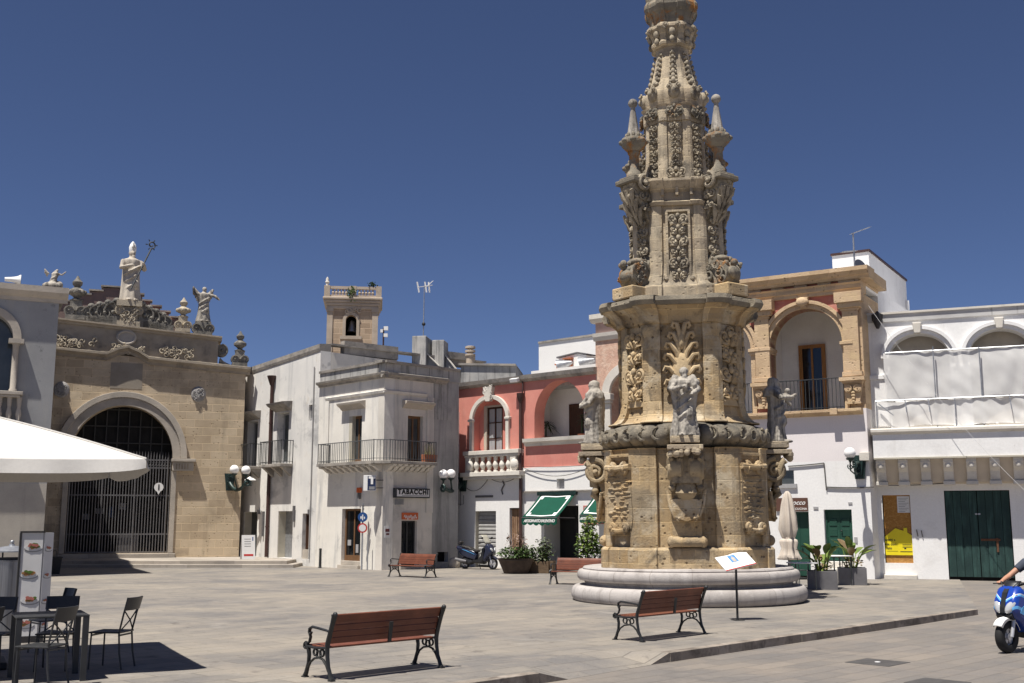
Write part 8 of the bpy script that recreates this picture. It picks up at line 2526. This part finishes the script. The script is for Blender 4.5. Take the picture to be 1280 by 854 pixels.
def livery():
    m, nt, b = nm('scooter_blue_livery')
    tc = nd(nt, 'ShaderNodeTexCoord'); sp = nd(nt, 'ShaderNodeSeparateXYZ'); nt.links.new(tc.outputs['Object'], sp.inputs[0])
    ay = mmath(nt, 'ABSOLUTE', sp.outputs[1]); t = mmath(nt, 'SUBTRACT', mmath(nt, 'ADD', sp.outputs[2], mmath(nt, 'MULTIPLY', sp.outputs[0], -.35)), mmath(nt, 'MULTIPLY', ay, .9))
    cr = nt.nodes.new('ShaderNodeValToRGB'); cr.color_ramp.interpolation = 'CONSTANT'; e = cr.color_ramp.elements
    e[0].position = 0; e[0].color = (.012, .035, .20, 1); e[1].position = .24; e[1].color = (.13, .42, .78, 1)
    for q, c in ((.29, (.012, .05, .32, 1)), (.46, (.13, .42, .78, 1)), (.49, (.6, .66, .75, 1)), (.505, (.012, .05, .32, 1))):
        x = e.new(q); x.color = c
    nt.links.new(t, cr.inputs[0]); nt.links.new(cr.outputs[0], b.inputs['Base Color']); b.inputs['Roughness'].default_value = .22; b.inputs['Specular IOR Level'].default_value = .6
    return m
M['scooter_blue'] = livery()
M['scooter_light'] = plain('scooter_light_blue', (.10, .38, .72), .25, 0, .15, 3, .6, 0)
M['black_plastic'] = plain('black_plastic', (.022, .022, .024), .45, 0, .25, 6)
M['lens'] = plain('clear_lens', (.62, .63, .64), .1, .25, .2, 4, .8, 0)
M['screen'] = plain('smoked_screen', (.42, .40, .33), .15, 0, .2, 2, .6, 0)
def side_body(e, name, poly, w, mat, taper_=.75, smooth=40, bev=.03):
    """outline in x,z swelling to half width w"""
    k = MB(); cx = sum(p[0] for p in poly) / len(poly); cz = sum(p[1] for p in poly) / len(poly)
    rings = []
    for (y, s_) in ((-w, taper_), (-w * .75, .95), (0, 1.0), (w * .75, .95), (w, taper_)):
        rings.append([(cx + (p[0] - cx) * s_, y, cz + (p[1] - cz) * s_) for p in poly])
    n = len(poly); vs = [p for r_ in rings for p in r_]; fs = []
    for i in range(len(rings) - 1):
        for j in range(n): fs.append((i * n + j, i * n + (j + 1) % n, (i + 1) * n + (j + 1) % n, (i + 1) * n + j))
    tris = geometry.tessellate_polygon([[Vector((p[0], p[2], 0)) for p in rings[0]]])
    fs += [tuple(t) for t in tris] + [tuple((len(rings) - 1) * n + i for i in t) for t in tris]
    k.add(vs, fs)
    return k.build(name, mat, e, smooth=smooth, bevel=bev)
def maxi_scooter(P, rz, lab, body, sport=False):
    """nose towards local +x"""
    e = empty('scooter', P, rz, lab, 'scooter')
    xf_, xr = .72, -.62; r = .235 if not sport else .245; w = .065
    wheel(e, xf_, r, w * (1.0 if not sport else 2.0), M['rim_silver'], 5, .66 if not sport else .52); wheel(e, xr, r, w * (1.05 if not sport else 2.1), M['rim_silver'], 5, .66 if not sport else .52)
    # fork and mudguard
    k = MB()
    for sg in (-1, 1): k.tube([(xf_, sg * .085, r), (xf_ - .10, sg * .085, r + .32), (xf_ - .2, sg * .07, r + .58)], [.028, .03, .034], 8)
    k.build('fork', M['rim_silver'], e, smooth=60)
    k = MB(); n = 12; vs, fs = [], []
    for i in range(n + 1):
        a = R(35) + R(125) * i / n
        for y, q in ((-.075, r + .0), (-.07, r + .035), (0, r + .055), (.07, r + .035), (.075, r)):
            vs.append((xf_ + q * math.cos(a), y, r + q * math.sin(a)))
    for i in range(n):
        for j in range(4): fs.append((i * 5 + j, i * 5 + j + 1, i * 5 + j + 6, i * 5 + j + 5))
    k.add(vs, fs); k.build('mudguard', M['white_paint'] if sport else M['scooter_navy'], e, smooth=60, solid=.008)
    # bodywork
    side_body(e, 'front_fairing', [(.70, .52), (.78, .66), (.74, .80), (.62, .98), (.50, 1.02), (.42, .92), (.44, .70), (.36, .45), (.34, .28), (.46, .30), (.56, .45)], .20, body)
    side_body(e, 'leg_shield', [(.44, .90), (.36, .88), (.28, .55), (.10, .36), (-.2, .33), (-.25, .24), (.34, .2), (.40, .35)], .19, M['black_plastic'])
    side_body(e, 'tail_body', [(-.05, .34), (.05, .55), (-.08, .72), (-.5, .80), (-.98, .90), (-1.0, .84), (-.86, .66), (-.66, .50), (-.35, .40)], .17, body)
    side_body(e, 'engine_cover', [(-.08, .28), (-.2, .40), (-.6, .46), (-.78, .34), (-.72, .2), (-.3, .17)], .14, M['black_plastic'])
    side_body(e, 'seat', [(.08, .66), (.06, .74), (-.2, .77), (-.34, .86), (-.72, .92), (-.78, .88), (-.4, .76), (-.1, .66)], .15, M['seat_black'])
    k = MB(); k.tube([(-.42, -.19, .30), (-.7, -.2, .33), (-.95, -.2, .38)], [.05, .07, .065], 10); k.build('exhaust', M['grey_iron'], e, smooth=60)
    # bars, mirrors, screen, lamps
    k = MB()
    for sg in (-1, 1): k.tube([(.45, 0, .98), (.40, sg * .15, 1.03), (.33, sg * .32, 1.02)], [.022, .02, .02], 8)
    k.build('handlebar', M['black_plastic'], e, smooth=60)
    for sg in (-1, 1):
        k = MB().tube([(.33, sg * .26, 1.02), (.29, sg * .36, 1.01)], .024, 8); k.tube([(.40, sg * .26, 1.02), (.41, sg * .38, 1.01)], .009, 5); k.build('grip', M['black_plastic'], e)
        if sg == 1 or not sport:
            k = MB().tube([(.40, sg * .2, 1.02), (.44, sg * .30, 1.18)], .008, 5); k.ball((.44, sg * .33, 1.21), (.025, .075, .045), 10, 7); k.build('mirror', M['black_plastic'], e, smooth=60)
        k = MB(); k.ball((0, 0, 0), (.05, .055, .085) if not sport else (.05, .066, .13), 14, 10); k.xf(Matrix.Translation((.725, sg * .105, .76 if not sport else .70)) @ Matrix.Rotation(-.5 * sg, 4, 'X') @ Matrix.Rotation(-.45, 4, 'Y')); k.build('headlight', M['lens'], e, smooth=180)
    if not sport:
        k = MB().sheet(lambda s, t: (.60 - .22 * t - .10 * (2 * s - 1) ** 2, -.2 + .4 * s * (1 - .0 * t) + 0, 1.0 + .33 * t), 8, 4); k.build('windscreen', M['screen'], e, smooth=60, solid=.006)
        side_body(e, 'backrest_pad', [(-.80, .92), (-.74, 1.06), (-.80, 1.10), (-.90, 1.06), (-.9, .93)], .10, M['seat_black'])
        k = MB()
        for sg in (-1, 1): k.tube([(-.05, sg * .172, .58), (-.4, sg * .176, .70), (-.85, sg * .15, .82)], [.006, .012, .008], 5)
        k.build('side_stripe', M['scooter_light'], e)
    else:
        for sg in (-1, 1):
            k = MB(); k.prism([(.64, .60), (.58, .68), (.42, .76), (.38, .70), (.54, .56)], .17, .203); 
            if sg < 0: k.xf(Matrix.Scale(-1, 4, (0, 1, 0)))
            k.build('side_stripe', M['scooter_light'], e)
        k = MB(); k.prism([(.795, .60), (.79, .68), (.70, .90), (.6, .985), (.58, .9), (.7, .7)], -.04, .04); k.prism([(.72, .50), (.765, .56), (.74, .60), (.6, .58), (.58, .50)], -.13, .13); k.build('nose_panel', M['black_plastic'], e)
        for sg in (-1, 1):
            k = MB(); k.ball((.60, sg * .165, .86), (.07, .02, .028), 8, 6); k.build('indicator', M['orange_wood'], e, smooth=180)
            k = MB().tube([(.42, sg * .2, 1.03), (.55, sg * .15, 1.06), (.62, sg * .06, .95)], .007, 5); k.build('brake_cable', M['black_plastic'], e)
        k = MB().tube([(xf_, -.10, r), (xf_, -.106, r)], [.105, .105], 20); k.build('brake_disc', M['steel'], e)
        k = MB(); k.prism([(xf_ - .12, r + .05), (xf_ - .06, r + .08), (xf_ - .05, r + .13), (xf_ - .11, r + .13)], -.13, -.09); k.build('brake_caliper', M['orange_sign'], e)
        k = MB().sheet(lambda s, t: (.60 - .10 * t - .06 * (2 * s - 1) ** 2, -.13 + .26 * s, .97 + .10 * t), 8, 3); k.build('windscreen', M['black_plastic'], e, smooth=60, solid=.005)
    k = MB().bar((.0, .12, .2), (-.06, .26, .01), .025, .025); k.build('side_stand', M['black_plastic'], e)
    side_body(e, 'tail_light', [(-1.0, .80), (-1.03, .86), (-.96, .88), (-.94, .80)], .07, M['red'], bev=.005)
    return e
p = gnd(597, 712); p.y += .25
maxi_scooter(p, R(-34), 'dark navy scooter with a windscreen parked before the roller shutter of the pink house', M['scooter_navy'])
wp = gnd(1260, 816.5, road_z(16)); ang = R(213)
fw = Vector((math.cos(ang), math.sin(ang), 0))
SP = wp - fw * .72; SP.z = road_z(16)
sco = maxi_scooter(SP, ang, 'bright blue scooter ridden in from the right picture edge', M['scooter_blue'], True)
# rider, seated, hands on the grips
def rider():
    e = empty('person', SP, ang, 'person in dark shirt and jeans riding the blue scooter at the right edge', 'person')
    k = MB()
    hip, chest, neck, head = Vector((-.30, 0, .86)), Vector((-.22, 0, 1.24)), Vector((-.19, 0, 1.40)), Vector((-.14, 0, 1.56))
    def ell(k, secs, n=20): k.loft([[(c[0] + rx * math.cos(2 * PI * i / n), c[1] + ry * math.sin(2 * PI * i / n), c[2]) for i in range(n)] for c, rx, ry in secs])
    ell(k, [((-.33, 0, .80), .12, .17), ((-.30, 0, .92), .115, .155), ((-.26, 0, 1.08), .105, .155), ((-.22, 0, 1.25), .115, .19), ((-.20, 0, 1.34), .09, .17), ((-.19, 0, 1.40), .055, .065), ((-.17, 0, 1.46), .05, .055)])
    k.ball(head + Vector((0, 0, .02)), (.095, .078, .12), 16, 12)
    k.ball(head + Vector((.095, 0, .01)), (.022, .016, .026), 8, 6); k.ball(head + Vector((.07, 0, -.07)), (.03, .035, .03), 8, 6); k.ball(head + Vector((.08, 0, -.045)), (.018, .028, .009), 8, 5)
    for sg in (-1, 1):
        k.ball(head + Vector((-.005, sg * .078, .01)), (.022, .012, .034), 8, 6); k.ball(head + Vector((.082, sg * .032, .035)), (.012, .018, .010), 8, 5)
        sh = Vector((-.20, sg * .185, 1.33)); el = Vector((.02, sg * .34, 1.12)); wr = Vector((.25, sg * .325, 1.045)); gr = Vector((.315, sg * .315, 1.035))
        k.tube([sh + Vector((-.01, -sg * .06, .01)), sh, (sh + el) / 2, el, el * .55 + wr * .45, wr], [.05, .06, .05, .043, .042, .03], 10)
        k.loft([[tuple(wr + (gr - wr) * t + Vector((0, sg * 1.0 * h_ * math.cos(2 * PI * i / 12), v_ * math.sin(2 * PI * i / 12)))) for i in range(12)] for t, h_, v_ in ((0, .028, .022), (.5, .042, .02), (1.0, .044, .018))])
        for j in range(4):
            y = gr.y - sg * (.034 - .0225 * j); b = Vector((gr.x, y, gr.z + .004)); ln = (1.0, 1.08, 1.0, .82)[j]
            k.tube([b, b + Vector((.035 * ln, 0, .0)), b + Vector((.052 * ln, 0, -.024 * ln)), b + Vector((.035 * ln, 0, -.046 * ln))], [.0105, .010, .0095, .008], 7)
        tb = Vector((wr.x + .03, wr.y - sg * .03, wr.z - .006))
        k.tube([tb, tb + Vector((.025, -sg * .025, -.018)), tb + Vector((.05, -sg * .022, -.036))], [.014, .012, .009], 7)
        hj = Vector((-.30, sg * .09, .84)); kn = Vector((.17, sg * .17, .78)); an_ = Vector((.12, sg * .15, .36))
        k.tube([hj, (hj + kn) / 2 + Vector((0, 0, .02)), kn, (kn + an_) / 2 + Vector((-.02, 0, .0)), an_], [.092, .085, .062, .056, .038], 12)
        k.ball(an_ + Vector((.08, 0, -.02)), (.12, .045, .04), 10, 7)
    sculpt(k, 'body', .0085, plain('skin', (.46, .24, .155), .55, 0, .12, 5), e, 2)
    k = MB()
    ell(k, [((-.33, 0, .84), .145, .195), ((-.30, 0, .95), .135, .178), ((-.26, 0, 1.09), .125, .175), ((-.22, 0, 1.25), .133, .21), ((-.20, 0, 1.34), .108, .19), ((-.19, 0, 1.39), .075, .09)])
    for sg in (-1, 1):
        sh = Vector((-.20, sg * .185, 1.33)); el = Vector((.02, sg * .34, 1.12)); k.tube([sh + Vector((0, -sg * .08, 0)), sh, sh * .45 + el * .55], [.07, .078, .068], 12)
    sculpt(k, 'shirt', .016, plain('dark_shirt', (.05, .06, .085), .85, 0, .2, 9), e, 2)
    k = MB()
    ell(k, [((-.33, 0, .76), .14, .18), ((-.33, 0, .87), .148, .19)])
    for sg in (-1, 1):
        hj = Vector((-.30, sg * .09, .84)); kn = Vector((.17, sg * .17, .78)); an_ = Vector((.12, sg * .15, .40))
        k.tube([hj, (hj + kn) / 2 + Vector((0, 0, .02)), kn, (kn + an_) / 2 + Vector((-.02, 0, .0)), an_], [.112, .102, .08, .072, .06], 12)
    sculpt(k, 'trousers', .016, plain('jeans', (.05, .075, .13), .9, 0, .2, 9), e, 2)
    for sg in (-1, 1):
        k = MB(); k.ball((.20, sg * .15, .325), (.15, .056, .055), 12, 8); k.box(.06, .34, sg * .15 - .05, sg * .15 + .05, .262, .29); k.build('shoe', M['white_paint'], e, smooth=60)
    k = MB(); k.ball(head + Vector((-.012, 0, .055)), (.135, .118, .13), 20, 14)
    cut = head.z - .0
    k.v = [(x, y, max(z, cut + (.05 if x > head.x + .05 else 0))) for x, y, z in k.v]
    k.build('helmet', plain('helmet_white', (.7, .7, .7), .25, 0, .05, 3, .6, 0), e, smooth=60)
rider()
